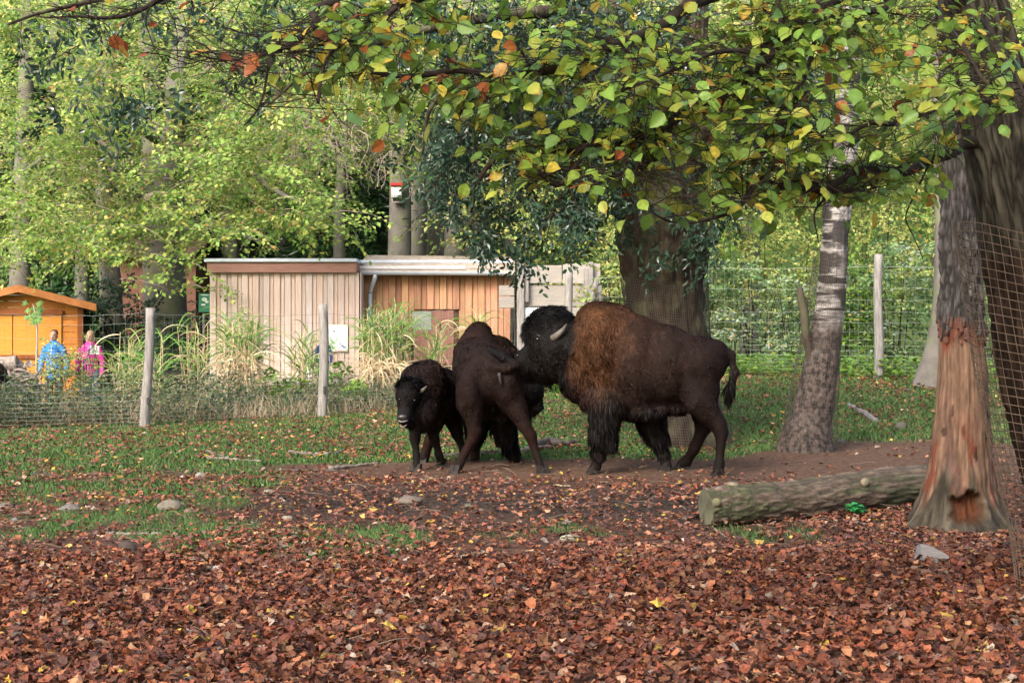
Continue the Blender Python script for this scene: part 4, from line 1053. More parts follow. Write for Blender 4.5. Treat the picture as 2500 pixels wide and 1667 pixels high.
# ------------------------------------------------------------------ stripped trunk
def stripped():
    Y = 12.0
    rows = [(2344, 1330, Y, .40), (2345, 1290, Y, .36), (2344, 1250, Y, .31), (2344, 1190, Y, .265), (2346, 1120, Y, .235), (2348, 1020, Y, .208), (2350, 900, Y, .180), (2346, 800, Y, .158), (2346, 700, Y, .142), (2344, 600, Y, .135), (2343, 480, Y, .13), (2340, 300, Y, .125), (2336, 100, Y, .12), (2330, -100, Y, .11)]
    R_ = np.array([[*P(a, b, c), d] for a, b, c, d in rows]); g0 = float(ground_z(R_[0, 0], Y)); R_[0, 2] = g0 - .12
    t = empty('stripped_tree', (R_[0, 0], Y, g0), 'dead looking trunk with lower bark gnawed off to orange wood', 'tree')
    sides, rings = 130, 260
    p = smooth_path(R_, rings); ang = np.linspace(0, 2 * np.pi, sides, endpoint=False)
    Z = p[:, 2:3]; ca, sa = np.cos(ang)[None], np.sin(ang)[None]
    edge = 1.52 + .16 * (fbm(ca * 2, sa * 2, 0, 3) - .5) * 2 + .05 * (vn(ca * 9, sa * 9, 0, 4) - .5)       # where the bark begins
    bark = sstep((Z - edge) / .02)
    low = sstep((.34 + .5 * (fbm(ca * 2.6, sa * 2.6, Z * 1.5, 7, 3) - .5) * 2 - Z) / .22)
    ridge = np.abs(fbm(ca * 6, sa * 6, Z * 8, 12, 3) - .5) * 2
    f = 1 + .10 * (fbm(ca * 1.4, sa * 1.4, Z * 1.2, 2) - .5) + bark * (.10 + .42 * (ridge - .2)) + (1 - bark) * (.10 * (fbm(ca * 9, sa * 9, Z * 1.6, 9, 3) - .5) + .07 * (fbm(ca * 20, sa * 20, Z * 6, 19, 3) - .5))
    f = f + low * (.26 * (fbm(ca * 3.4, sa * 3.4, Z * 1.5, 15, 2) - .35) + .12 * (fbm(ca * 9, sa * 9, Z * 7, 16, 3) - .5))
    f = f + .36 * np.exp(-Z / .10) * (.35 + .65 * np.cos(ang * 5 + 1.0 + 1.5 * np.sin(ang * 2))[None] ** 2)
    f = f + (1 - bark) * .12 * (fbm(ca * 4, sa * 4, Z * 4.5, 73, 3) - .5) * sstep((1.3 - Z) / .6) + .10 * np.exp(-((Z - .42) / .07) ** 2) * sstep((.9 - np.abs(((ang + .12) + np.pi) % (2 * np.pi) - np.pi)[None]) / .4) * (.4 + vn(ca * 6, sa * 6, Z * 4, 74))
    f = f + .07 * (fbm(ca * 12, sa * 12, Z * 12, 75, 2) - .5) * low
    # hollow at the foot, facing the camera
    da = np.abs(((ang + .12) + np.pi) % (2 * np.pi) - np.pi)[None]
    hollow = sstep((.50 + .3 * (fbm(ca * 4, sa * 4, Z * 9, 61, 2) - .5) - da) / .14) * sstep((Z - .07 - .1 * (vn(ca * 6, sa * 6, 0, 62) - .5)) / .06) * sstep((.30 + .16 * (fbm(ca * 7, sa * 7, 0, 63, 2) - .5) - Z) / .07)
    f = f - .5 * hollow
    V, Fs = tube(p[:, :3], p[:, 3:4] * f, sides)
    woodn = fbm(ca * 10, sa * 10, Z * 1.1, 22, 4); streak = fbm(ca * 22, sa * 22, Z * 2, 23, 3)
    wood = np.array([.245, .148, .098])[None, None] * (.35 + 1.1 * woodn)[..., None] * (.35 + 1.2 * streak)[..., None]
    knots = sstep((vn(ca * 5, sa * 5, Z * 7, 51) - .80) / .05)[..., None]; wood = wood * (1 - .75 * knots)
    dkb = sstep((fbm(ca * 2.6, sa * 2.6, Z * 1.7, 52, 3) - .52) / .1)[..., None] * sstep((1.25 - Z) / .8)[..., None]; wood = wood * (1 - dkb) + np.array([.13, .075, .06]) * (.5 + streak)[..., None] * dkb
    gray = np.array([.135, .122, .118])[None, None] * (.25 + 1.5 * ridge)[..., None] * (.6 + .8 * fbm(ca * 14, sa * 14, Z * 14, 53, 2))[..., None]
    red = np.array([.20, .06, .035])
    moss = np.array([.080, .068, .050])[None, None] * (.2 + 1.5 * fbm(ca * 9, sa * 9, Z * 5, 25, 4))[..., None] * (.35 + 1.3 * np.abs(fbm(ca * 7, sa * 7, Z * 3, 28, 3) - .5) * 2)[..., None] * 1.4
    rr = np.clip(np.exp(-((Z - edge + .03) / .06) ** 2) + .9 * sstep((fbm(ca * 3, sa * 3, Z * 3, 27, 3) - .56) / .06) * sstep((1.0 - Z) / .5), 0, 1)[..., None]
    fib = .45 + 1.1 * fbm(ca * 26, sa * 26, Z * 9, 71, 3); plate = .6 + .8 * fbm(ca * 5, sa * 5, Z * 6, 72, 3); wood = wood * (fib * plate)[..., None]; moss = moss * (.5 + fib * .8)[..., None]
    c = wood * (1 - rr) + red * rr
    c = c * (1 - bark[..., None]) + gray * bark[..., None]
    c = c * (1 - low[..., None]) + moss * low[..., None]
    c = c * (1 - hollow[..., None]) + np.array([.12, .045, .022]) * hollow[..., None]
    c = np.vstack([c.reshape(-1, 3), c[0, 0], c[-1, 0]])
    mk('trunk', V, Fs, mat_vcol('gnawed_trunk', .85, .15, .012, 22, (1, 1, .3)), t, c, True)
    # torn bark plates at the edge
    r = random.Random(5); G = Geo()
    for k in range(34):
        a = -math.pi / 2 + r.uniform(-1.5, 1.5); zz = 1.50 + r.uniform(-.06, .08); q = np.array([np.interp(zz, p[:, 2], p[:, j]) for j in range(4)])
        rad = q[3] * 1.13; c0 = np.array([q[0] + rad * math.cos(a), q[1] + rad * math.sin(a), zz]); w_ = r.uniform(.008, .018); h_ = r.uniform(.02, .05)
        sd = np.array([-math.sin(a), math.cos(a), 0]); o_ = np.array([math.cos(a), math.sin(a), 0])
        jit = lambda q: r.uniform(-q, q)
        Vb = np.array([c0 + sd * (w_ * i + jit(.008)) + np.array([0, 0, h_ * j + jit(.018)]) + o_ * k_ * .008 + o_ * (jit(.006) - .012 * (j > 0)) for i in (-1, 1) for j in (-1, 1) for k_ in (-1, 1)])
        G.add(Vb, BOXF, np.array([.13, .065, .05]) * r.uniform(.4, 1.5))
    G.build('bark_flakes', mat_vcol('bark_flake', .9, .1, .004, 40), t, kind='stuff')
    # upper twigs
    for lm in ([(2345, 300, Y, .05), (2300, 240, Y - .1, .03), (2240, 220, Y - .2, .015)],):
        q = smooth_path(np.array([[*P(a, b, c_), d] for a, b, c_, d in lm]), 12); mk('branch', *tube(q[:, :3], q[:, 3], 8), M['dark_bark'], t, None, True)
stripped()
mk_tree('grey_tree', 'pale grey trunk with flared foot half hidden behind the stripped trunk',
        [[(2272, 930, 25.0, .34), (2285, 860, 25.0, .19), (2298, 760, 25, .15), (2304, 600, 25, .14), (2300, 300, 25, .13), (2290, -60, 25, .11)]], [], None, bark='beech_bark', seed=50, sides=28)

# ------------------------------------------------------------------ right-hand hornbeam with its branches over the paddock
def hornbeam():
    Y = 9.0
    rows = [(2715, 1460, Y, .34), (2668, 1330, Y, .29), (2610, 1150, Y, .275), (2543, 900, Y, .258), (2514, 700, Y, .25), (2494, 560, Y, .25), (2462, 430, Y, .236), (2440, 320, Y, .228), (2410, 180, Y, .22), (2380, 60, Y, .215), (2352, -80, Y, .20), (2330, -220, Y, .19), (2310, -900, Y, .12), (2290, -1500, Y, .05)]
    R_ = np.array([[*P(a, b, c), d] for a, b, c, d in rows]); g0 = float(ground_z(R_[0, 0], Y)); R_[0, 2] = g0 - .1
    t = empty('hornbeam_tree', (R_[0, 0], Y, g0), 'dark ridged leaning tree at right edge with leafy branches over the paddock', 'tree')
    sides, rings = 170, 330
    p = smooth_path(R_, rings); ang = np.linspace(0, 2 * np.pi, sides, endpoint=False); ca, sa = np.cos(ang)[None], np.sin(ang)[None]; Z = p[:, 2:3]
    w1 = fbm(ca * 3, sa * 3, Z * 5, 31, 2) * 1.3
    rd = fbm(ca * 9 + w1, sa * 9 + w1, Z * 4.2, 32, 3); ridge = 1 - np.abs(rd - .5) * 3.6
    ridge = np.clip(ridge, 0, 1)
    f = 1 + .05 * (fbm(ca * 1.3, sa * 1.3, Z, 33) - .5) - .11 * ridge + .05 * (fbm(ca * 20, sa * 20, Z * 12, 36, 2) - .5) + .3 * np.exp(-(Z - g0) / .15) * (.5 + .5 * np.cos(ang * 4)[None])
    V, Fs = tube(p[:, :3], p[:, 3:4] * f, sides)
    low = sstep((2.12 - Z) / .22) * np.ones_like(f)
    c = np.array([.098, .088, .066])[None, None] * (1.1 - .95 * ridge)[..., None] * (.7 + .6 * fbm(ca * 6, sa * 6, Z * 5, 35, 3))[..., None]
    cb = np.array([.055, .036, .026])[None, None] * (1.1 - .85 * ridge)[..., None]
    c = c * (1 - low[..., None]) + cb * low[..., None]
    c = np.vstack([c.reshape(-1, 3), c[0, 0], c[-1, 0]])
    mk('trunk', V, Fs, mat_vcol('hornbeam_bark', .9, .12, .006, 30, (1, 1, .4)), t, c, True)

    BR = [ # px,py,Y,r
     [(2440, 345, 9.0, .05), (2352, 352, 8.85, .036), (2325, 372, 8.6, .032), (2271, 400, 8.2, .028), (2169, 416, 7.8, .024), (2088, 429, 7.4, .021), (2035, 449, 7.2, .018), (1945, 453, 7.0, .013), (1860, 440, 6.9, .008)],
     [(2390, -20, 9.0, .06), (2200, -60, 8.2, .05), (2018, 8, 7.4, .04), (1945, 73, 7.2, .037), (1876, 135, 7.0, .034), (1806, 196, 6.9, .032), (1737, 245, 6.8, .029), (1655, 286, 6.7, .025), (1553, 327, 6.6, .021), (1430, 351, 6.5, .016), (1316, 367, 6.4, .009)],
     [(2200, -60, 8.2, .04), (1900, -70, 7.3, .035), (1600, 60, 6.7, .026), (1480, 120, 6.5, .022), (1361, 155, 6.4, .019), (1288, 175, 6.4, .016), (1186, 190, 6.3, .013), (1063, 184, 6.2, .011), (900, 178, 6.1, .007)],
     [(1900, -70, 7.3, .03), (1400, -60, 6.5, .024), (1035, 0, 6.3, .015), (900, 65, 6.2, .012), (820, 120, 6.1, .008), (770, 250, 6.0, .005)],
     [(1400, -60, 6.5, .02), (828, 0, 6.4, .016), (775, 45, 6.3, .015), (726, 98, 6.2, .013), (669, 139, 6.2, .010), (580, 152, 6.2, .006), (500, 140, 6.2, .004)],
     [(1200, -70, 6.6, .018), (600, -40, 6.6, .014), (420, 0, 6.6, .012), (330, 40, 6.5, .010), (250, 55, 6.5, .008), (160, 48, 6.5, .005), (90, 30, 6.5, .003)],
     [(669, 139, 6.2, .006), (640, 230, 6.1, .005), (590, 300, 6.0, .003)],
     [(1430, 351, 6.5, .009), (1380, 420, 6.3, .009), (1349, 441, 6.3, .008), (1308, 408, 6.2, .005)],
     [(1896, 408, 7.0, .014), (1855, 445, 6.8, .013), (1814, 506, 6.6, .011), (1761, 539, 6.5, .009), (1700, 555, 6.4, .007), (1640, 552, 6.4, .005), (1594, 530, 6.3, .004), (1520, 475, 6.3, .003)],
     [(1640, 292, 6.7, .012), (1620, 350, 6.6, .010), (1580, 400, 6.5, .009), (1500, 420, 6.4, .007), (1410, 457, 6.3, .005)],
     [(2000, 20, 7.4, .015), (1925, 60, 7.1, .013), (1900, 55, 7.1, .010), (1890, -40, 7.1, .010)],
     [(2120, -40, 8.0, .024), (2180, 20, 7.6, .02), (2110, 40, 7.2, .016), (2070, 45, 7.1, .012), (1980, 80, 7.0, .007)],
     [(2018, 8, 7.4, .012), (1960, 200, 6.9, .010), (1935, 300, 6.8, .008), (1890, 400, 6.7, .005)],
     [(2380, 60, 8.9, .03), (2400, 40, 8.2, .022), (2440, 110, 7.2, .014), (2490, 190, 6.6, .008), (2520, 300, 6.3, .004)],
     [(2340, -60, 8.9, .03), (2300, -20, 8.0, .02), (2320, 80, 7.0, .013), (2380, 170, 6.5, .009), (2430, 240, 6.2, .004)],
     [(2340, 250, 8.6, .018), (2240, 290, 7.8, .014), (2150, 300, 7.3, .011), (2050, 330, 6.9, .008), (1880, 300, 6.6, .005)],
     [(1876, 135, 7.0, .014), (1780, 130, 6.6, .010), (1650, 180, 6.3, .007), (1500, 230, 6.1, .004)],
     [(2169, 416, 7.8, .010), (2130, 470, 7.5, .007), (2060, 475, 7.3, .005), (2000, 470, 7.1, .003)],
     [(2035, 449, 7.2, .006), (1990, 520, 7.0, .005), (2000, 600, 6.9, .002)],
     [(2500, 120, 9.0, .05), (2620, 60, 8.8, .04)], [(2280, 400, 8.2, .006), (2210, 520, 7.9, .004), (2250, 640, 7.8, .002)]]
    r = np.random.default_rng(55)
    paths = []
    for q in BR:
        pts = np.array([[*P(a, b, c_), d] for a, b, c_, d in q]); pp = smooth_path(pts, max(14, len(q) * 7))
        pp[:, :3] += (np.stack([vn(pp[:, 0] * 5, pp[:, 2] * 5, s_, 3) for s_ in (1, 2, 3)], -1) - .5) * .05
        paths.append(pp); mk('branch', *tube(pp[:, :3], np.maximum(pp[:, 3], .0015), 8), M['twig'], t, None, True)
    # leafy twigs: start on a branch, run out in the leaf layer
    regL = [(640, 120), (700, 30), (800, -40), (2540, -40), (2540, 330), (2440, 330), (2370, 300), (2345, 440), (2250, 500), (2080, 500), (1960, 470), (1900, 540), (1800, 500), (1700, 545), (1640, 500), (1500, 480), (1400, 450), (1250, 470), (1180, 430), (1000, 400), (850, 365), (790, 300), (700, 250)]
    regB = [(90, -20), (700, -20), (700, 200), (560, 260), (350, 190), (250, 120), (120, 60)]
    allp = np.concatenate([q[int(len(q) * .15):] for q in paths[:19]])
    TW = Geo(); LP, LD, LC = [], [], []
    def proj(v): return CX + v[0] * F / v[1], HY + (H - v[2]) * F / v[1]
    nt_ = 0
    for k in range(1600):
        b = allp[r.integers(0, len(allp))]
        if b[3] > .04: continue
        a = r.uniform(0, 6.283); d = np.array([math.cos(a) - .5, math.sin(a) * .8 - .25, r.normal(-.08, .35)]); d /= np.linalg.norm(d)
        ln = r.uniform(.18, .62); n = 7; pts = [b[:3]]
        for j in range(n):
            d = nrmz(d + r.normal(0, .16, 3) + np.array([0, 0, -.03])); pts.append(pts[-1] + d * ln / n)
        pts = np.array(pts); e = proj(pts[-1]); e0 = proj(pts[3])
        bare = in_poly(np.array([e[0]]), np.array([e[1]]), regB)[0] and e[0] < 640
        ok = in_poly(np.array([e[0], e0[0]]), np.array([e[1], e0[1]]), regL).all()
        if not (ok or (bare and r.random() < .8)): continue
        if pts[:, 1].min() < 5.0: continue
        TW.add(*tube(pts, np.linspace(.0028, .001, len(pts)), 4, False)); nt_ += 1
        # side twiglets
        for j in (2, 4, 5):
            if r.random() < .6:
                dd = nrmz(d + r.normal(0, .7, 3)); q = np.array([pts[j], pts[j] + dd * .08, pts[j] + dd * .15 + [0, 0, -.01]]); TW.add(*tube(q, [.0016, .0013, .0008], 3, False))
                if not bare and r.random() < .35: LP.append(q[-1]); LD.append(dd); LC.append(0)
        dens = .05 if bare else .50
        for j in range(1, len(pts)):
            if r.random() < dens:
                dd = nrmz((pts[j] - pts[j - 1]) / np.linalg.norm(pts[j] - pts[j - 1]) + (1 if j % 2 else -1) * .8 * nrmz(np.cross(d, [0, 0, 1])) + r.normal(0, .25, 3))
                TW.add(*tube([pts[j], pts[j] + dd * .018], .0009, 3, False)); LP.append(pts[j] + dd * .017); LD.append(dd); LC.append(1 if bare else 0)
    TW.build('twigs', M['twig'], t, kind='stuff')
    LP, LD, LC = np.array(LP), nrmz(np.array(LD)), np.array(LC)
    cf = fbm(LP[:, 0] * 2.6, LP[:, 1] * 2.6, LP[:, 2] * 3.4, 58, 2); kk = (r.random(len(LP)) < sstep((cf - .33) / .14) * .97 + .03) | (LC == 1); LP, LD, LC = LP[kk], LD[kk], LC[kk]
    n = len(LP)
    LD[:, 2] -= .3 * r.random(n) + .1
    up = np.array([0, -.45, 1.0]) + r.normal(0, .5, (n, 3))
    Rl = frame(LD, up); size = r.uniform(.044, .084, n)
    px = CX + LP[:, 0] * F / LP[:, 1]
    pal = np.array([(.20, .34, .06), (.15, .27, .055), (.28, .40, .06), (.12, .23, .08), (.38, .42, .07), (.58, .46, .07), (.50, .29, .07), (.36, .12, .03), (.30, .09, .03)])
    wt = np.array([27, 20, 24, 7, 13, 5, 1.2, 1.5, 1.3]); wt2 = np.array([22, 15, 18, 8, 16, 12, 3, 3, 3.])
    col = np.where((px < 1150)[:, None], pal[r.choice(9, n, p=wt2 / wt2.sum())], pal[r.choice(9, n, p=wt / wt.sum())])
    col[LC == 1] = pal[r.choice(9, int((LC == 1).sum()), p=np.array([1, 1, 1, 1, 1, 3, 4, 6, 8.]) / 26)]
    col = col * (.78 + .45 * r.random((n, 1)))
    pr = [leaf_proto('beech', 9, c_, f_, .07, d_) for c_, f_, d_ in ((.1, .1, .1), (.25, .05, .2), (-.15, .18, .05), (.05, .0, .35))]
    m = mat_leaf('hornbeam_leaf', .48, .42, .4, vein=True)
    vis = np.where((px > 650) & (px < 2480) & (LP[:, 2] > H - (540 - HY) * LP[:, 1] / F) & (LP[:, 2] < H + 770 * LP[:, 1] / F))[0]
    big = vis[np.argsort(-size[vis] / LP[vis, 1])][:300]; isb = np.zeros(n, bool); isb[big] = True
    def vtone(r, k, nv):
        t_ = .88 + .2 * r.random((k, nv, 1)) * np.ones(3); t_[:, :9] *= 1.12
        e_ = r.random((k, 1, 1)) < .3; ed = np.zeros((1, nv, 1)); ed[0, [7, 8, 14, 15, 21, 22]] = 1
        return np.where((e_ * ed) > 0, t_ * np.array([1.05, .55, .6]), t_)
    wh = r.integers(0, 4, n); G = Geo()
    for k in range(4):
        s_ = (wh == k) & ~isb; V, T = inst(pr[k][0], pr[k][1], LP[s_], Rl[s_], size[s_]); G.add(V, T, (col[s_][:, None, :] * vtone(r, s_.sum(), len(pr[k][0]))).reshape(-1, 3))
    G.build('foliage', m, t, kind='stuff')
    inv = t.location; shared = {}
    for i in big:
        key = (int(wh[i]), int(r.integers(0, 12)))
        if key not in shared: shared[key] = mesh_data('leaf', pr[key[0]][0], pr[key[0]][1], m, col[i] * vtone(r, 1, len(pr[key[0]][0]))[0], True)
        ob = bpy.data.objects.new('leaf', shared[key]); ob.parent = t
        ob.matrix_basis = Matrix.Translation(Vector(LP[i]) - inv) @ Matrix([list(Rl[i][a]) for a in range(3)]).to_4x4() @ Matrix.Scale(size[i], 4)
        COL.objects.link(ob)
    # unseen treetop foliage added above the picture, spread wide to shade the foreground
    r = np.random.default_rng(66); n = 1250
    W = np.stack([r.uniform(-13, 9, n), r.uniform(-7, 14.5, n), r.uniform(0, 3.2, n)], -1); W[:, 2] += np.maximum(5.3, 2.7 + .21 * W[:, 1] + 1.2)
    a = r.random(n) * 6.283; G = Geo(); TW = Geo()
    foliage(G, W, np.stack([np.cos(a), np.sin(a), -.15 + 0 * a], -1), r.uniform(1.0, 1.7, n), .13, 'green', r, LEAF_MIN, TW)
    G.build('shade_crown', m, t, kind='stuff'); TW.build('shade_crown_twigs', M['twig'], t, kind='stuff')
    for k in range(9):
        a_ = 2.2 + k * .3; e = np.array([2.2 + math.cos(a_) * 9, 8 - abs(math.sin(a_)) * 9 + 2, 7.5]); b_ = np.array([2.6, 9.0, 4.6 + .15 * k]); mm = (b_ + e) / 2 + [0, 0, .8]
        mk('branch', *tube(smooth_path([b_, mm, e], 14), np.linspace(.09, .02, 14), 7), M['dark_bark'], t, None, True)
    print('hornbeam leaves', n, 'twigs', nt_)
    guard('coarse square wire netting standing round the dark tree at the right edge',
          [(*P(2625, 1478, Y), .315), (*P(2597, 1300, Y), .31), (*P(2560, 1050, Y), .355), (*P(2515, 800, Y), .35), (*P(2478, 565, Y), .34)], .05, .0024, 44, mat='guard_wire_near', noise=.05, waves=.05)
hornbeam()
# ------------------------------------------------------------------ bodies grown as one surface from a distance field
def surface_nets(f, lo, h):
    nx, ny, nz = f.shape; ins = f < 0
    cellV = np.zeros((nx - 1, ny - 1, nz - 1, 3)); cnt = np.zeros((nx - 1, ny - 1, nz - 1))
    ax = np.indices((nx - 1, ny - 1, nz - 1)).transpose(1, 2, 3, 0).astype(float)
    for d in range(3):
        o = [0, 1, 2]; o.remove(d)
        for a in (0, 1):
            for b in (0, 1):
                s0 = [slice(0, -1)] * 3; s1 = [slice(0, -1)] * 3
                s0[o[0]] = slice(a, f.shape[o[0]] - 1 + a); s0[o[1]] = slice(b, f.shape[o[1]] - 1 + b)
                s1 = list(s0); s1[d] = slice(1, None); s0[d] = slice(0, -1)
                f0, f1 = f[tuple(s0)], f[tuple(s1)]; cr = (f0 < 0) != (f1 < 0)
                t = np.where(cr, f0 / np.where(cr, f0 - f1, 1), 0)
                p = ax.copy(); p[..., o[0]] += a; p[..., o[1]] += b; p[..., d] += t
                cellV += p * cr[..., None]; cnt += cr
    act = cnt > 0; idx = -np.ones(cnt.shape, int); idx[act] = np.arange(act.sum())
    V = cellV[act] / cnt[act][:, None] * h + lo
    Q = []
    for d in range(3):
        o = [(d + 1) % 3, (d + 2) % 3]
        s0 = [slice(1, -1)] * 3; s1 = [slice(1, -1)] * 3; s0[d] = slice(0, -1); s1[d] = slice(1, None)
        f0, f1 = ins[tuple(s0)], ins[tuple(s1)]; cr = np.argwhere(f0 != f1); fl = f0[tuple(cr.T)]
        off = np.ones(3, int); off[d] = 0; c = cr + off
        e0 = np.zeros(3, int); e1 = np.zeros(3, int); e0[o[0]] = 1; e1[o[1]] = 1
        g = lambda k: idx[tuple(k.T)]
        q = np.stack([g(c - e0 - e1), g(c - e1), g(c), g(c - e0)], -1)
        q[~fl] = q[~fl][:, ::-1]; Q.append(q)
    return V, np.concatenate(Q)

class Body:
    """primitives with a skin colour and a hair length; blended smoothly"""
    def __init__(s, Y0, k=.05): s.Y0, s.k, s.pr = Y0, k, []
    def w(s, px, py, dy): return P(px, py, s.Y0 + dy)
    def E(s, px, py, dy, rx, ry, rz, tag, tilt=0, yaw=0):
        m = (s.Y0 + dy) / F; s.pr.append(('E', s.w(px, py, dy), np.array([rx * m, ry, rz * m]), math.radians(tilt), math.radians(yaw), tag))
    def C(s, a, b, tag):
        ma, mb = (s.Y0 + a[2]) / F, (s.Y0 + b[2]) / F
        s.pr.append(('C', s.w(*a[:3]), s.w(*b[:3]), a[3] * ma, b[3] * mb, tag))
    def d1(s, p, q):
        if q[0] == 'E':
            v = p - q[1]; c, n = math.cos(q[3]), math.sin(q[3]); cy, sy = math.cos(q[4]), math.sin(q[4])
            x = v[..., 0] * cy + v[..., 1] * sy; y = -v[..., 0] * sy + v[..., 1] * cy; z = v[..., 2]
            x, z = x * c + z * n, -x * n + z * c
            v = np.stack([x, y, z], -1); r = q[2]
            k0 = np.linalg.norm(v / r, axis=-1); k1 = np.linalg.norm(v / (r * r), axis=-1)
            return k0 * (k0 - 1) / np.maximum(k1, 1e-6)
        a, b, ra, rb = q[1:5]; ba = b - a; L2 = ba @ ba
        t = np.clip(((p - a) @ ba) / L2, 0, 1)
        return np.linalg.norm(p - a - t[..., None] * ba, axis=-1) - (ra + (rb - ra) * t)
    def field(s, p, want=False):
        d = None; ds = []
        for q in s.pr:
            e = s.d1(p, q); k = s.k if q[0] == 'E' else s.k * .8
            if want: ds.append(e)
            if d is None: d = e
            else:
                h = np.clip(.5 + .5 * (d - e) / k, 0, 1); d = d + (e - d) * h - k * h * (1 - h)
        return (d, np.array(ds)) if want else d
    def mesh(s, h=.022, noise=.0, nscale=9):
        pts = []
        for q in s.pr:
            if q[0] == 'E': m = max(q[2]); pts += [q[1] - m, q[1] + m]
            else: pts += [q[1] - q[3], q[1] + q[3], q[2] - q[4], q[2] + q[4]]
        pts = np.array(pts); lo, hi = pts.min(0) - .06, pts.max(0) + .06
        n = np.ceil((hi - lo) / h).astype(int) + 1
        X = np.stack(np.meshgrid(*[lo[i] + h * np.arange(n[i]) for i in range(3)], indexing='ij'), -1)
        f = np.empty(X.shape[:3])
        for i in range(0, n[0], 24): f[i:i + 24] = s.field(X[i:i + 24])
        if noise: f = f + noise * (fbm(X[..., 0] * nscale, X[..., 1] * nscale, X[..., 2] * nscale * .6, 4, 2) - .5)
        return surface_nets(f, lo, h)
    def blend(s, V, table, soft=.035):
        """table: tag -> tuple of numbers; blended by closeness of the primitives"""
        _, ds = s.field(V, True); w = np.exp(-np.clip(ds, 0, None) / soft) + 1e-9; w = w ** 2
        w /= w.sum(0); vals = np.array([table[q[5]] for q in s.pr])
        return w.T @ vals
    def normal(s, V, e=.012):
        g = np.stack([s.field(V + np.eye(3)[i] * e) - s.field(V - np.eye(3)[i] * e) for i in range(3)], -1); return nrmz(g)

def fur(name, body, V, Q, table, n, parent, mat, r, wid=.0035, back=(1, 0, 0), recolor=None):
    """table: tag -> (r,g,b,len,lift,drop)"""
    a, b, c, d = V[Q[:, 0]], V[Q[:, 1]], V[Q[:, 2]], V[Q[:, 3]]
    ar = np.linalg.norm(np.cross(c - a, d - b), axis=1); cen = (a + b + c + d) / 4
    tt = body.blend(cen, table); wgt = ar * (.35 + np.clip(.03 / np.maximum(tt[:, 3], .008), 0, 1.6))
    k = r.choice(len(Q), n, p=wgt / wgt.sum())
    u, v = r.random((n, 1)), r.random((n, 1))
    p = (a[k] * (1 - u) + b[k] * u) * (1 - v) + (d[k] * (1 - u) + c[k] * u) * v
    nm = body.normal(p); T = body.blend(p, table, .03)
    bk = np.array(back, float)
    fl = fbm(p[:, 0] * 7, p[:, 1] * 7, p[:, 2] * 5, 61, 2)[:, None] - .5
    fl2 = fbm(p[:, 0] * 7, p[:, 1] * 7, p[:, 2] * 5, 67, 2)[:, None] - .5
    tang = np.array([0, 0, -1.0]) * T[:, 5:6] + bk * .35 + np.concatenate([fl * 1.3, fl2 * .8, 0 * fl], 1) * np.clip(T[:, 3:4] / .05, .3, 1.3) + r.normal(0, .12, (n, 3))
    tang = tang - nm * np.sum(tang * nm, 1, keepdims=True); tang = nrmz(tang)
    L = T[:, 3:4] * (.6 + .7 * r.random((n, 1))) * (1 + 1.2 * (fbm(p[:, 0] * 22, p[:, 1] * 22, p[:, 2] * 22, 71, 1)[:, None] - .5))
    lift = T[:, 4:5] * (.7 + .6 * r.random((n, 1)))
    d0 = nrmz(tang + nm * lift * 1.3); d1 = nrmz(tang + nm * lift * .5 + np.array([0, 0, -.35]) * T[:, 5:6])
    p = p - nm * .004
    m1 = p + d0 * L * .5; tip = m1 + d1 * L * .5
    sd = nrmz(np.cross(d0, nm + r.normal(0, .35, (n, 3)))); W = wid * (.7 + .6 * r.random((n, 1))) * np.clip(L / .03, .75, 1.6)
    VV = np.stack([p - sd * W, p + sd * W, m1 - sd * W * .8, m1 + sd * W * .8, tip], 1).reshape(-1, 3)
    o = (np.arange(n) * 5)[:, None]
    T3 = np.concatenate([o + [[0, 1, 3]], o + [[0, 3, 2]], o + [[2, 3, 4]]])
    tone = (.75 + .5 * r.random((n, 1))) * (.45 + 1.1 * fbm(p[:, 0] * 20, p[:, 1] * 20, p[:, 2] * 7, 72, 2)[:, None]) * (.30 + 1.4 * fbm(p[:, 0] * 3.5, p[:, 1] * 3.5, p[:, 2] * 3.5, 73, 3)[:, None])
    col = (recolor(p, T[:, :3]) if recolor else T[:, :3]) * tone * .84
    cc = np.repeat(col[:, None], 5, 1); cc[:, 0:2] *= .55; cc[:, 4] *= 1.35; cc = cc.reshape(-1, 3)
    nn = nrmz(nm + .8 * r.normal(0, .5, (n, 3)) + 1.1 * np.stack([fbm(p[:, 0] * 11, p[:, 1] * 11, p[:, 2] * 8, 90 + q, 2) - .5 for q in range(3)], -1) + d0 * .12)
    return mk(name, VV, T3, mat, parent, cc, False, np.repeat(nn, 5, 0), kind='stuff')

def mat_fur(name):
    m, t, b, out = nodes_of(name); N, L = t.nodes, t.links
    at = N.new('ShaderNodeAttribute'); at.attribute_name = 'Col'; L.new(at.outputs['Color'], b.inputs['Base Color'])
    b.inputs['Roughness'].default_value = .55; b.inputs['Specular IOR Level'].default_value = .16
    b.inputs['Sheen Weight'].default_value = .0; b.inputs['Sheen Roughness'].default_value = .5
    return m
M['fur'] = mat_fur('bison_fur'); M['hide'] = mat_vcol('bison_hide', .75, .1, .004, 45)
M['horn'] = mat_plain('grey_horn', (.15, .135, .11), .5, .3, scale=12, c2=(.09, .08, .065), bump=.001)
M['hoof'] = mat_plain('dark_hoof', (.03, .025, .022), .6, .2, var=.4, scale=20, bump=.002)
M['eye'] = mat_plain('dark_wet_eye', (.012, .009, .008), .12, .6)
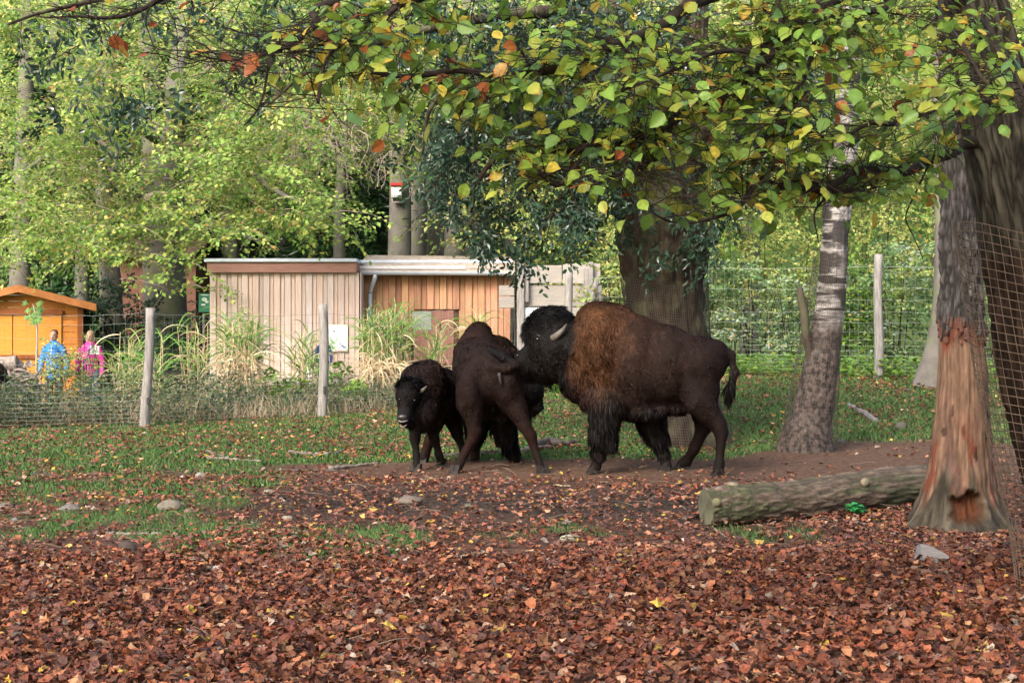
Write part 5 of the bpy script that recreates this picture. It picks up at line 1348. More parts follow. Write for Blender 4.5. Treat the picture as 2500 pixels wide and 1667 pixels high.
#            r     g     b    len  lift drop
TAG = {
 'back':  (.030, .016, .012, .018, .22, .5), 'rump': (.024, .013, .0105, .022, .32, .6), 'loin': (.034, .018, .0125, .017, .22, .5),
 'side':  (.027, .015, .0115, .026, .25, .8), 'mane': (.060, .028, .017, .052, .30, 1.1), 'hump': (.080, .036, .019, .040, .32, .8), 'chest': (.026, .013, .0115, .060, .38, 1.1),
 'neck':  (.080, .036, .019, .055, .30, 1.1), 'head': (.013, .011, .011, .024, .38, .8), 'mop': (.010, .009, .0095, .075, .95, .25),
 'muzzle': (.034, .031, .032, .006, .2, .6), 'jaw': (.024, .020, .019, .050, .4, 1.0), 'beard': (.014, .012, .012, .13, .3, 1.4),
 'pant':  (.010, .0085, .0085, .110, .35, 1.6), 'leg': (.026, .016, .014, .012, .2, 1.2), 'hind': (.021, .012, .010, .022, .3, 1.0), 'shin': (.017, .0095, .008, .010, .15, 1.2),
 'hoofs': (.02, .016, .014, .008, .2, 1.0), 'belly': (.011, .0085, .009, .055, .35, 1.3), 'tail': (.026, .017, .014, .02, .3, 1.4), 'tuft': (.010, .0085, .0085, .13, .12, 2.4),
 'cback': (.030, .0145, .011, .020, .34, .6), 'crump': (.023, .0125, .0105, .020, .34, .7), 'cthigh': (.022, .0115, .0098, .020, .32, .8), 'cmane': (.048, .024, .014, .045, .5, .8), 'cshin': (.032, .0145, .011, .008, .15, 1.2),
 'flip': (.010, .0085, .010, .022, .2, .3),
 'kbody': (.013, .0085, .0085, .040, .4, .9), 'khump': (.022, .012, .010, .045, .5, .5), 'kface': (.010, .0075, .0075, .022, .4, 1.0), 'kleg': (.013, .009, .008, .014, .2, 1.2),
}
def horn(pts, rads, parent, Y0):
    q = smooth_path(np.array([[*P(a, b, Y0 + c), d] for (a, b, c), d in zip(pts, rads)]), 16)
    V, Fs = tube(q[:, :3], np.maximum(q[:, 3], .002), 12); mk('horn', V, Fs, M['horn'], parent, None, True)
def ball(name, c, rx, ry, rz, mat, parent):
    n, m = 12, 8; th = np.linspace(0, 2 * np.pi, n, endpoint=False); ph = np.linspace(-1.45, 1.45, m)
    V = np.array([(rx * math.cos(b) * math.cos(a), ry * math.cos(b) * math.sin(a), rz * math.sin(b)) for b in ph for a in th]) + c
    Q = np.array([[i * n + j, i * n + (j + 1) % n, (i + 1) * n + (j + 1) % n, (i + 1) * n + j] for i in range(m - 1) for j in range(n)])
    V = np.vstack([V, V[:n].mean(0), V[-n:].mean(0)]); T = np.array([[(j + 1) % n, j, n * m] for j in range(n)] + [[(m - 1) * n + j, (m - 1) * n + (j + 1) % n, n * m + 1] for j in range(n)])
    return mk(name, V, [Q, T], mat, parent, None, True)
def surf(B, px, py, back=0.0):
    """the point where the body's surface is seen at this place of the photograph"""
    for Yq in np.arange(B.Y0 - 1.2, B.Y0 + 2, .004):
        p = P(px, py, Yq)
        if B.field(p[None])[0] < 0: return p + np.array([0, back, 0])
    return P(px, py, B.Y0)
def hooves(lst, Y0, parent):
    """cloven hoof: two toes side by side; (px,py,dy,dirx,diry)"""
    for px, py, dy, dx, dyy in lst:
        c = P(px, py, Y0 + dy); c[2] = float(ground_z(c[0], c[1])) + .0
        g = Geo(); d = np.array([dx, dyy, 0.]); d /= np.linalg.norm(d); s_ = np.array([-d[1], d[0], 0])
        for sd in (-1, 1):
            o = c + s_ * sd * .030
            prof = [(-.045, .0, .030), (.062, .0, .030), (.052, .03, .027), (.010, .085, .024), (-.040, .085, .024)]
            V = np.array([o + d * a + np.array([0, 0, b]) + s_ * w_ * q for q in (-1, 1) for a, b, w_ in prof])
            Q = np.array([[k, (k + 1) % 5, 5 + (k + 1) % 5, 5 + k] for k in range(5)]); T = np.array([[0, 2, 1], [0, 3, 2], [0, 4, 3], [5, 6, 7], [5, 7, 8], [5, 8, 9]])
            g.add(V, [Q, T])
        g.build('hoof', M['hoof'], parent)
def bull_color(p, c):
    """the bull's orange brown cape: from behind the black head to the shoulder, fading backwards and downwards"""
    px, py = CX + p[:, 0] * F / p[:, 1], HY + (H - p[:, 2]) * F / p[:, 1]
    nz = fbm(p[:, 0] * 5, p[:, 1] * 5, p[:, 2] * 5, 81, 3) - .5
    xb = np.interp(py, [740, 764, 820, 870, 900, 930, 960], [1398, 1402, 1396, 1386, 1382, 1392, 1412]) + nz * 16
    wm = sstep((1650 + nz * 110 - px - .35 * (py - 800)) / 170) * sstep((px - xb) / 9) * sstep((985 + nz * 120 - py) / 150)
    warm = np.array([.090, .039, .0165]); dim = np.array([.050, .023, .013])
    k = sstep((1560 - px) / 110)[:, None]
    cape = warm * k + dim * (1 - k)
    body = c * np.where((px > xb + 6) & (py < 985), 1, 1)[:, None]
    hd = sstep((xb + 4 - px) / 10)[:, None] * (py < 945)[:, None]
    body = body * (1 - hd) + np.minimum(body, np.array([.013, .011, .0105])) * hd
    notm = (~((px > xb) & (wm < .3)))[:, None]
    body = np.where(notm, body, np.minimum(body, np.array([.034, .019, .014])))
    return body * (1 - wm[:, None]) + cape * wm[:, None]

def finish(name, label, B, loc, n, seed, h=.021, back=(1, 0, 0), wid=.0035, noise=.05, recolor=None):
    t = empty(name, loc, label, 'bison')
    V, Q = B.mesh(h, noise, 6)
    gz = ground_z(V[:, 0], V[:, 1]); V[:, 2] = np.maximum(V[:, 2], gz + .03)
    TT = B.blend(V, TAG)[:, :3]; TT = recolor(V, TT) if recolor else TT; mk('body', V, Q, M['hide'], t, TT * .62, True)
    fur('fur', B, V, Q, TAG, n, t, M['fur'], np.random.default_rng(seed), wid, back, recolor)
    return t

def bull():
    B = Body(16.0, .055)
    B.E(1470, 868, .32, 76, .35, 128, 'mane'); B.E(1452, 800, .33, 52, .24, 60, 'hump'); B.E(1500, 800, .32, 60, .22, 56, 'hump')
    B.E(1548, 893, .25, 82, .37, 122, 'side'); B.E(1570, 830, .24, 70, .24, 52, 'back'); B.E(1625, 892, .18, 80, .36, 100, 'side'); B.E(1640, 850, .17, 70, .26, 42, 'loin')
    B.E(1702, 888, .12, 66, .30, 70, 'rump'); B.E(1730, 880, .12, 48, .27, 56, 'rump')
    B.C((1450, 852, .33, 90), (1408, 852, .35, 70), 'neck'); B.C((1408, 850, .35, 70), (1362, 850, .35, 66), 'head'); B.E(1412, 915, .33, 50, .27, 62, 'chest'); B.E(1455, 965, .3, 46, .28, 42, 'chest')
    B.E(1560, 1000, .25, 75, .22, 26, 'belly'); B.E(1640, 990, .2, 50, .16, 20, 'belly')
    B.E(1348, 822, .36, 58, .24, 64, 'head'); B.E(1338, 792, .36, 46, .20, 36, 'mop'); B.E(1362, 790, .36, 34, .19, 34, 'mop'); B.E(1312, 815, .36, 30, .17, 34, 'mop')
    B.C((1325, 855, .36, 54), (1284, 878, .36, 27), 'head'); B.C((1284, 876, .36, 26), (1271, 880, .36, 19), 'muzzle'); B.C((1272, 898, .36, 12), (1295, 905, .36, 22), 'jaw')
    B.C((1305, 892, .36, 32), (1355, 895, .36, 36), 'jaw'); B.C((1318, 910, .36, 18), (1338, 928, .36, 8), 'beard')
    # near fore leg with shaggy trousers
    B.C((1482, 985, .12, 44), (1468, 1060, .12, 27), 'pant'); B.C((1466, 1050, .13, 24), (1459, 1105, .15, 14), 'pant'); B.C((1459, 1105, .15, 14), (1455, 1140, .17, 12), 'leg'); B.C((1455, 1138, .17, 13), (1448, 1152, .17, 13), 'hoofs')
    B.C((1488, 1020, .1, 22), (1490, 1075, .1, 14), 'pant')
    B.C((1580, 990, .5, 40), (1602, 1065, .5, 22), 'pant'); B.C((1602, 1060, .5, 20), (1618, 1108, .48, 13), 'pant'); B.C((1618, 1108, .48, 12), (1628, 1138, .46, 11), 'leg'); B.C((1628, 1136, .46, 12), (1622, 1147, .46, 12), 'hoofs')
    # hind legs
    B.E(1708, 945, -.02, 50, .15, 66, 'hind'); B.C((1712, 985, -.04, 38), (1752, 1036, -.10, 21), 'hind'); B.C((1755, 1034, -.10, 19), (1760, 1055, -.12, 16), 'shin'); B.C((1760, 1055, -.12, 15), (1757, 1130, -.18, 12.5), 'shin'); B.C((1757, 1130, -.18, 13), (1751, 1157, -.2, 14), 'hoofs')
    B.E(1705, 960, .28, 44, .13, 50, 'hind'); B.C((1712, 985, .3, 32), (1718, 1040, .42, 19), 'hind'); B.C((1720, 1038, .42, 17), (1694, 1094, .5, 11.5), 'shin'); B.C((1694, 1094, .5, 11.5), (1674, 1128, .6, 12), 'shin'); B.C((1674, 1128, .6, 12), (1664, 1136, .62, 12), 'hoofs')
    # tail
    B.C((1752, 846, .1, 14), (1784, 866, .06, 9), 'tail'); B.C((1784, 866, .06, 9), (1792, 905, .04, 8), 'tail'); B.C((1792, 905, .04, 8), (1782, 945, .04, 8), 'tuft'); B.C((1782, 945, .04, 8), (1775, 968, .04, 5), 'tuft')
    B.C((1366, 838, .13, 7), (1392, 856, .06, 4), 'jaw')
    t = finish('bison', 'large bull bison with orange brown mane and black shaggy head, standing side on', B, (P(1560, 0, 16.2)[0], 16.2, 0), 230000, 1, .021, recolor=bull_color, wid=.0027)
    horn([(1350, 826, .10), (1361, 818, .06), (1374, 805, .05), (1384, 789, .08)], [.040, .034, .022, .003], t, 16.0)
    horn([(1350, 810, .60), (1361, 806, .66), (1374, 797, .68), (1384, 781, .64)], [.040, .034, .022, .003], t, 16.0)
    ball('eye', surf(B, 1313, 828, -.012), .024, .016, .019, M['eye'], t)
    ball('nostril', surf(B, 1264, 869), .015, .012, .021, M['eye'], t)
    mk('eyelid', *tube([surf(B, 1306, 822, -.012), surf(B, 1313, 818, -.018), surf(B, 1322, 822, -.012)], [.004, .009, .004], 6), mat_plain('grey_eyelid', (.05, .045, .045), .5, .3), t, None, True)
    hooves([(1446, 1156, .17, -1, -.1), (1622, 1150, .46, -1, -.2), (1750, 1167, -.2, -1, -.2), (1662, 1143, .64, -1, -.1)], 16.0, t)
bull()

def cow():
    Y = 16.6; B = Body(Y, .038)
    B.E(1178, 905, -.10, 68, .40, 84, 'crump'); B.E(1205, 915, -.22, 62, .30, 70, 'crump'); B.E(1152, 905, .15, 46, .45, 82, 'cback')
    B.E(1165, 885, .6, 58, .45, 88, 'cback'); B.E(1168, 838, .95, 36, .38, 50, 'cmane'); B.E(1205, 862, 1.05, 46, .36, 44, 'cmane'); B.C((1168, 815, .85, 24), (1196, 858, -.25, 24), 'cback')
    B.E(1205, 985, .35, 56, .45, 38, 'belly')
    B.E(1146, 950, -.35, 34, .20, 60, 'cthigh'); B.C((1146, 985, -.38, 33), (1156, 1050, -.40, 17), 'cthigh'); B.C((1158, 1050, -.40, 16), (1152, 1075, -.40, 14), 'cshin'); B.C((1152, 1075, -.40, 13.5), (1124, 1126, -.40, 11.5), 'cshin'); B.C((1124, 1126, -.40, 12), (1114, 1148, -.42, 12.5), 'hoofs')
    B.E(1242, 945, -.32, 36, .20, 62, 'cthigh'); B.C((1254, 985, -.34, 31), (1280, 1038, -.38, 18), 'cthigh'); B.C((1280, 1036, -.38, 16.5), (1294, 1062, -.38, 15), 'cshin'); B.C((1294, 1062, -.38, 14), (1312, 1115, -.40, 10.5), 'cshin'); B.C((1312, 1115, -.40, 11), (1323, 1148, -.42, 12.5), 'hoofs')
    B.C((1225, 1010, .45, 36), (1232, 1062, .5, 24), 'pant'); B.C((1236, 1058, .5, 22), (1250, 1108, .6, 11), 'pant'); B.C((1250, 1106, .6, 11), (1260, 1126, .65, 11), 'leg')
    B.C((1165, 1010, .5, 34), (1160, 1070, .6, 17), 'pant'); B.C((1160, 1070, .6, 14), (1158, 1122, .75, 11), 'leg')
    B.C((1225, 890, .95, 50), (1280, 935, .92, 42), 'chest'); B.E(1292, 948, .9, 34, .21, 44, 'head'); B.C((1292, 955, .9, 32), (1306, 992, .88, 19), 'jaw'); B.E(1290, 915, .9, 30, .19, 26, 'mop'); B.C((1300, 995, .88, 10), (1290, 1012, .88, 8), 'beard')
    B.E(1124, 862, -.05, 18, .13, 24, 'crump'); B.E(1236, 872, -.2, 18, .12, 20, 'crump'); B.E(1150, 920, -.38, 26, .10, 40, 'crump'); B.E(1243, 925, -.42, 22, .10, 36, 'crump')
    # raised tail swung to the right
    B.C((1198, 896, -.46, 17), (1236, 901, -.52, 9.5), 'crump'); B.C((1236, 901, -.52, 9), (1263, 889, -.55, 7), 'crump'); B.C((1196, 852, -.40, 11), (1228, 872, -.50, 10), 'flip'); B.C((1228, 872, -.50, 10), (1262, 888, -.55, 6), 'flip')
    B.C((1215, 1010, .05, 20), (1222, 1020, .05, 16), 'crump')
    t = finish('bison', 'dark brown bison seen from behind with tail raised, between the calf and the bull', B, (P(1190, 0, 16.8)[0], 16.8, 0), 150000, 2, .021, (.1, -.6, 0), wid=.003)
    horn([(1262, 925, .72), (1252, 915, .68), (1250, 900, .68)], [.03, .022, .003], t, Y)
    horn([(1316, 925, 1.06), (1326, 915, 1.1), (1328, 900, 1.1)], [.03, .022, .003], t, Y)
    mk('anus', *tube(smooth_path([P(1218, 910, Y - .555), P(1221, 925, Y - .56), P(1224, 942, Y - .545)], 6), [.018, .02, .018, .016, .012, .004], 8), mat_plain('bare_grey_skin', (.05, .04, .04), .5, .35, var=.3), t, None, True)
    hooves([(1112, 1155, -.43, -.5, -1), (1326, 1157, -.43, .5, -1), (1264, 1132, .68, 1, .3), (1158, 1128, .78, -.2, 1)], Y, t)
cow()

def calf():
    Y = 16.5; B = Body(Y, .045)
    B.E(1040, 938, .22, 52, .28, 58, 'khump'); B.E(1015, 935, .12, 34, .2, 46, 'khump'); B.E(1078, 958, .6, 52, .34, 58, 'kbody'); B.E(1110, 965, .95, 46, .3, 56, 'kbody')
    B.E(1033, 1000, .05, 42, .24, 50, 'kbody'); B.E(1025, 1040, .0, 22, .12, 14, 'belly')
    B.E(996, 964, -.22, 29, .15, 31, 'kface'); B.E(1000, 943, -.18, 26, .13, 16, 'mop'); B.C((994, 972, -.26, 26), (986, 1014, -.40, 17), 'kface'); B.C((986, 1014, -.40, 15.5), (984, 1022, -.44, 13.5), 'muzzle'); B.C((988, 1030, -.36, 12), (1000, 1035, -.28, 13), 'kface')
    B.C((1010, 1020, -.06, 19), (1013, 1070, -.10, 13.5), 'kleg'); B.C((1013, 1070, -.10, 13), (1017, 1110, -.15, 9), 'kleg'); B.C((1017, 1110, -.15, 9), (1016, 1142, -.2, 11), 'hoofs')
    B.C((1050, 1020, .15, 21), (1060, 1068, .17, 14), 'kleg'); B.C((1060, 1068, .17, 13), (1070, 1108, .22, 9.5), 'kleg'); B.C((1070, 1108, .22, 9.5), (1078, 1130, .28, 11), 'hoofs')
    B.C((1100, 1000, .9, 30), (1118, 1058, 1.0, 13), 'kleg'); B.C((1118, 1058, 1.0, 12), (1133, 1100, 1.0, 8.5), 'kleg'); B.C((1133, 1100, 1.0, 8.5), (1146, 1124, .95, 10), 'hoofs')
    B.C((1075, 1005, .8, 24), (1048, 1078, .8, 11), 'cshin'); B.C((1048, 1078, .8, 10), (1036, 1118, .8, 9), 'cshin'); B.C((1036, 1118, .8, 9), (1033, 1128, .8, 10), 'hoofs')
    t = finish('bison', 'small young bison with short pale horns facing the camera, leftmost of the three', B, (P(1040, 0, 16.6)[0], 16.6, 0), 62000, 3, .017, (.35, .3, 0), .0032)
    horn([(968, 954, -.20), (959, 947, -.23), (953, 937, -.23)], [.022, .016, .002], t, Y)
    horn([(1024, 957, -.22), (1033, 951, -.25), (1042, 942, -.24)], [.023, .019, .003], t, Y)
    ball('eye', surf(B, 976, 975, -.004), .014, .012, .012, M['eye'], t); ball('eye', surf(B, 1012, 977, -.004), .014, .012, .012, M['eye'], t)
    ball('nose', P(983, 1018, Y - .49), .050, .02, .028, mat_plain('wet_black_nose', (.03, .028, .03), .3, .5), t)
    q = smooth_path([P(972, 1026, Y - .485), P(978, 1029, Y - .50), P(986, 1029, Y - .505), P(996, 1026, Y - .48)], 10)
    mk('lip', *tube(q, [.003, .005, .006, .0065, .007, .0065, .006, .006, .005, .003], 7), mat_plain('pale_lip', (.30, .27, .25), .5, .3, var=.3, scale=40), t, None, True)
    q = smooth_path([P(975, 1038, Y - .47), P(984, 1042, Y - .48), P(994, 1036, Y - .46)], 8)
    mk('chin_patch', *tube(q, [.004, .007, .008, .008, .008, .008, .006, .003], 7), mat_plain('pale_chin', (.24, .20, .18), .6, .2, var=.3, scale=40), t, None, True)
    hooves([(1015, 1156, -.2, -.3, -1), (1079, 1137, .30, .3, -1), (1149, 1127, .95, .2, -1), (1032, 1130, .8, -.3, -1)], Y, t)
calf()

def edge_bison():
    Y = 25.9; B = Body(Y, .06)
    B.E(-20, 926, .0, 36, .3, 46, 'rump'); B.E(-70, 915, .2, 60, .34, 50, 'side'); B.E(-120, 905, .3, 44, .32, 60, 'hump'); B.C((-140, 920, .3, 38), (-185, 945, .2, 26), 'head')
    B.C((-2, 940, -.05, 18), (8, 975, -.1, 8), 'hind'); B.C((8, 980, -.1, 8), (3, 1045, -.1, 6.5), 'shin'); B.C((-30, 940, .3, 18), (-22, 980, .3, 9), 'hind'); B.C((-22, 985, .3, 8), (-26, 1043, .3, 6.5), 'shin')
    B.C((-115, 950, .1, 18), (-112, 1045, .1, 7), 'pant'); B.C((-132, 950, .4, 18), (-138, 1043, .4, 7), 'pant'); B.C((2, 900, 0, 8), (13, 925, 0, 6), 'tail'); B.C((13, 925, 0, 6), (11, 965, 0, 5), 'tuft')
    x = P(-60, 0, Y)[0]; finish('bison', 'black furry hindquarters of a bison cut off by the left picture edge', B, (x, Y, float(ground_z(x, Y))), 16000, 4, .035, (.5, 0, 0), .006)
edge_bison()
# ------------------------------------------------------------------ people
PT = {'skin': (.52, .30, .22), 'hair': (.10, .06, .04), 'hair2': (.32, .25, .18)}
def person(label, px, Y, hgt, jacket, trousers, hair, long=False, turn=0.0, white_yoke=False, pose='stand', puffy=True, lowcol=None):
    """standing figure: body one surface (head, neck, hands with fingers), jacket and trousers over it"""
    x = (px - CX) * Y / F; g0 = float(ground_z(x, Y)); k = hgt / 1.75
    t = empty('person', (x, Y, g0), label, 'person')
    Wp = lambda a, b, c: np.array([x + a * k, Y + b * k, g0 + c * k])
    class B2(Body):
        def EE(s, a, b, c, rx, ry, rz, tag): s.pr.append(('E', Wp(a, b, c), np.array([rx, ry, rz]) * k, 0, 0, tag))
        def CC(s, p, q, ra, rb, tag): s.pr.append(('C', Wp(*p), Wp(*q), ra * k, rb * k, tag))
    b = B2(Y, .018)
    b.EE(0, 0, 1.635, .073, .092, .098, 'skin'); b.EE(0, -.025, 1.58, .055, .065, .06, 'skin'); b.CC((0, .01, 1.54), (0, .02, 1.40), .052, .06, 'skin')
    b.CC((0, -.088, 1.64), (0, -.105, 1.60), .011, .016, 'skin'); b.EE(.074, .01, 1.62, .012, .02, .03, 'skin'); b.EE(-.074, .01, 1.62, .012, .02, .03, 'skin')
    b.CC((0, .02, 1.40), (0, .02, .95), .13, .12, 'skin')
    for sd in (-1, 1):
        b.CC((sd * .1, .02, 1.38), (sd * .17, .02, 1.37), .06, .055, 'skin')
        b.CC((sd * .18, .02, 1.36), (sd * .23, .03, 1.10), .048, .040, 'skin'); b.CC((sd * .23, .03, 1.10), (sd * .235, -.04, .86), .038, .026, 'skin')
        b.EE(sd * .237, -.06, .80, .020, .036, .045, 'skin')
        for q in range(4): b.CC((sd * .238, -.085 + q * .019, .775), (sd * (.236 - .008), -.088 + q * .019, .70 + (.01 if q in (0, 3) else 0)), .0085, .007, 'skin')
        b.CC((sd * .232, -.09, .815), (sd * .215, -.11, .765), .010, .008, 'skin')
        b.CC((sd * .09, .02, .93), (sd * .10, .0, .50), .075, .05, 'skin'); b.CC((sd * .10, .0, .50), (sd * .11, .03, .09), .045, .035, 'skin')
    V, Q = b.mesh(.010 * k)
    mk('body', V, Q, mat_vcol('skin', .6, .3, 0), t, np.tile(np.array([.50, .29, .21]), (len(V), 1)), True)
    def cloth(name, prims, mat, h=.014, nz=0):
        c = B2(Y, .016)
        for q in prims: (c.EE if q[0] == 'E' else c.CC)(*q[1:], 'skin')
        V, Q = c.mesh(h * k)
        if nz:
            v0 = (V[:, 2] - g0) / k
            n_ = c.normal(V); V = V + n_ * (nz * (np.abs(np.sin(v0 * 46)) - .6))[:, None]
        return mk(name, V, Q, mat, t, np.ones((len(V), 3)), True)
    pr = [('C', (0, .02, 1.40), (0, .02, 1.2), .14, .165), ('C', (0, .02, 1.2), (0, .02, .86), .165, .150), ('C', (-.12, .02, 1.38), (.12, .02, 1.38), .085, .085), ('C', (0, .02, 1.49), (0, .015, 1.44), .082, .10)]
    for sd in (-1, 1):
        pr += [('C', (sd * .17, .02, 1.36), (sd * .255, .03, 1.10), .072, .062), ('C', (sd * .255, .03, 1.10), (sd * .262, -.05, .875), .06, .045)]
    j = cloth('jacket', pr, jacket, .013, .008 if puffy else .003)
    cloth('trousers', [('C', (0, .02, .98), (0, .02, .86), .14, .14)] + [q for sd in (-1, 1) for q in (('C', (sd * .09, .02, .88), (sd * .10, .0, .50), .10, .075), ('C', (sd * .10, .0, .50), (sd * .11, .03, .07), .072, .065))], trousers)
    for sd in (-1, 1):
        cloth('shoe', [('C', (sd * .11, .05, .045), (sd * .12, -.12, .035), .045, .038)], mat_plain('dark_shoe', (.05, .045, .04), .6, .3))
        ball('eye', Wp(sd * .030, -.083, 1.645), .010 * k, .006 * k, .006 * k, M['eye'], t)
        mk('eyebrow', *tube([Wp(sd * .016, -.094, 1.664), Wp(sd * .046, -.082, 1.664)], .004 * k, 5), hair, t)
    mk('mouth', *tube([Wp(-.024, -.083, 1.565), Wp(0, -.092, 1.563), Wp(.024, -.083, 1.565)], .0045 * k, 6), mat_plain('lips', (.36, .14, .12), .5, .3), t)
    hp = [('E', 0, .040, 1.685, .080, .085, .078)] + ([('C', (0, .06, 1.62), (0, .07, 1.50), .075, .06), ('C', (-.065, .02, 1.64), (-.07, .03, 1.54), .03, .03), ('C', (.065, .02, 1.64), (.07, .03, 1.54), .03, .03)] if long else [('C', (0, .055, 1.62), (0, .06, 1.56), .066, .05)])
    cloth('hair', hp, hair, .011, .002)
    # collar
    a = np.linspace(0, 2 * np.pi, 16)
    mk('collar', *tube([Wp(.075 * math.cos(q), .015 + .075 * math.sin(q), 1.475) for q in a], .024 * k, 8), jacket if not white_yoke else mat_plain('purple_collar', (.20, .05, .18), .6, .3), t, None, True)
    mk('zip', *tube([Wp(.0, -.135, 1.42), Wp(.0, -.178, 1.2), Wp(0, -.168, .9)], .006 * k, 5), mat_plain('pale_zip', (.35, .40, .55), .5, .4), t)
    if white_yoke:
        v = Geo()
        q = B2(Y, .03); 
        for z_ in pr: q.CC(*z_[1:], 'skin')
        us = np.linspace(.03, .20, 9); ws = np.linspace(1.26, 1.44, 9); S_ = []
        for w_ in ws:
            for u_ in us:
                p0 = Wp(u_, -.40, w_)
                for _ in range(14):
                    d_ = q.field(p0[None])[0]; p0 = p0 + np.array([0, max(d_, .0005), 0])
                S_.append(p0 + np.array([0, -.012, 0]))
        Qd = np.array([[i * 9 + j_, i * 9 + j_ + 1, (i + 1) * 9 + j_ + 1, (i + 1) * 9 + j_] for i in range(8) for j_ in range(8)])
        S_ = np.array(S_); mk('yoke', np.vstack([S_, S_ + [0, .008, 0]]), np.vstack([Qd, Qd[:, ::-1] + 81]), mat_plain('white_fabric', (.78, .78, .80), .7, .3), t, None, True)
        mk('strap', *tube(smooth_path([Wp(.09, -.10, 1.47), Wp(.05, -.175, 1.36), Wp(-.02, -.205, 1.18), Wp(-.1, -.19, 1.0)], 10), .012 * k, 5), mat_plain('blue_strap', (.06, .10, .22), .6, .3), t)
    return t
blue = mat_plain('blue_quilted_nylon', (.035, .20, .55), .45, .4, var=.2, scale=9, bump=.003)
pink = mat_plain('magenta_shell_fabric', (.60, .035, .30), .5, .35, var=.2, scale=9, bump=.003)
navy = mat_plain('navy_fabric', (.03, .045, .15), .7, .3, var=.3, scale=12, bump=.002)
person('person in blue quilted jacket with short brown hair by the orange hut', 131, 31.2, 1.74, blue, mat_plain('dark_trousers', (.05, .045, .05), .8, .2), mat_plain('brown_hair', (.09, .055, .035), .8, .2, var=.3, scale=40))
person('person in magenta jacket with white shoulder yoke right of the orange hut', 220, 31.8, 1.72, pink, mat_plain('blue_jeans', (.08, .17, .26), .8, .2, var=.3), mat_plain('fair_hair', (.40, .30, .20), .8, .2, var=.3, scale=40), True, white_yoke=True, puffy=False)
def child():
    # small child in navy, half hidden behind the second fence post
    person('small person in navy jacket mostly hidden behind the fence post before the pale shed', 790, 30.2, 1.0, navy, navy, mat_plain('dark_child_hair', (.05, .035, .03), .8, .2))
child()
# ------------------------------------------------------------------ log
def log():
    a = np.array([P(1716, 1238, 12.05), P(1850, 1218, 12.3), P(2050, 1188, 12.9), P(2300, 1165, 13.6)])
    t = empty('fallen_log', tuple(a[0]), 'thick mossy fallen log with sawn branch stubs, ending behind the stripped trunk', 'log')
    rd = np.array([.150, .152, .165, .17]); rows = np.column_stack([a, rd])
    for k in range(4): rows[k, 2] = float(ground_z(rows[k, 0], rows[k, 1])) + rd[k] * .93
    n, sides = 190, 90; p = smooth_path(rows, n); p[:, 2] += .012 * np.sin(np.linspace(0, 9, n))
    ang = np.linspace(0, 2 * np.pi, sides, endpoint=False); ca, sa = np.cos(ang)[None], np.sin(ang)[None]; L = np.linspace(0, 2.7, n)[:, None]
    rid = np.abs(fbm(ca * 5, sa * 5, L * 5.5, 41, 4) - .5) * 2
    f = 1 + .12 * (fbm(ca * 1.5, sa * 1.5, L * 2, 42, 2) - .5) + .22 * (rid - .25) + .05 * (fbm(ca * 14, sa * 14, L * 20, 48, 2) - .5)
    V, Fs = tube(p[:, :3], p[:, 3:4] * f, sides)
    pn = np.array([-.975, -.22, 0.]); axd = nrmz(p[0, :3] - p[8, :3]); over = (V - p[0, :3] + axd * .02) @ pn; V = V - np.where(over > 0, over / (axd @ pn), 0)[:, None] * axd
    ms = fbm(ca * 3, sa * 3, L * 3, 43, 3)
    br = np.array([.21, .16, .125])[None, None] * (.35 + 1.25 * rid ** .7)[..., None]
    gr = np.array([.145, .15, .09])[None, None] * (.45 + 1.0 * rid)[..., None]
    w_ = sstep((ms - .45) / .15)[..., None]
    c = br * (1 - w_) + gr * w_
    c = np.vstack([c.reshape(-1, 3), (.30, .24, .18), (.3, .24, .18)])
    mk('bark', V, Fs, mat_vcol('log_bark', .9, .15, .006, 28), t, c, True)
    g = Geo(); ax = (p[0, :3] - p[3, :3]); ax /= np.linalg.norm(ax)
    ring = V[:sides] * .94 + V[:sides].mean(0) * .06 + pn * .004; V = np.vstack([ring, ring.mean(0) + pn * .004, ring - pn * .02]); jj = np.arange(sides); jn = (jj + 1) % sides
    mk('cut_end', V, [np.stack([jn, jj, np.full(sides, sides)], -1), np.stack([jj, jn, sides + 1 + jn, sides + 1 + jj], -1)], mat_plain('old_cut_wood', (.13, .125, .085), .85, .15, scale=9, c2=(.07, .07, .05), bump=.004), t)
    wood = mat_plain('stub_wood', (.30, .26, .20), .85, .15, scale=14, c2=(.18, .15, .12), bump=.003)
    for (px, py, Y, d, rad, ln) in ((1790, 1200, 12.2, (-.05, -.1, 1), .045, .075), (1750, 1226, 11.96, (-.2, -1, .25), .030, .04), (2112, 1176, 12.86, (0, -.9, .4), .030, .012)):
        b = P(px, py, Y); d = nrmz(np.array(d, float)); q = np.array([b - d * .09, b - d * .02, b + d * ln]); 
        s_ = mk('branch_stub', *tube(q, [rad * 1.6, rad * 1.15, rad], 16), M_log_bark, t, None, True)
        mk('cut_face', *tube([q[2] + d * .001, q[2] + d * .006], [rad * .9, rad * .88], 16), wood, s_)
M_log_bark = mat_bark('stub_bark', (.26, .22, .16), (.13, .11, .08), 18, (1, 1, 1), .006, (.13, .14, .07))
log()

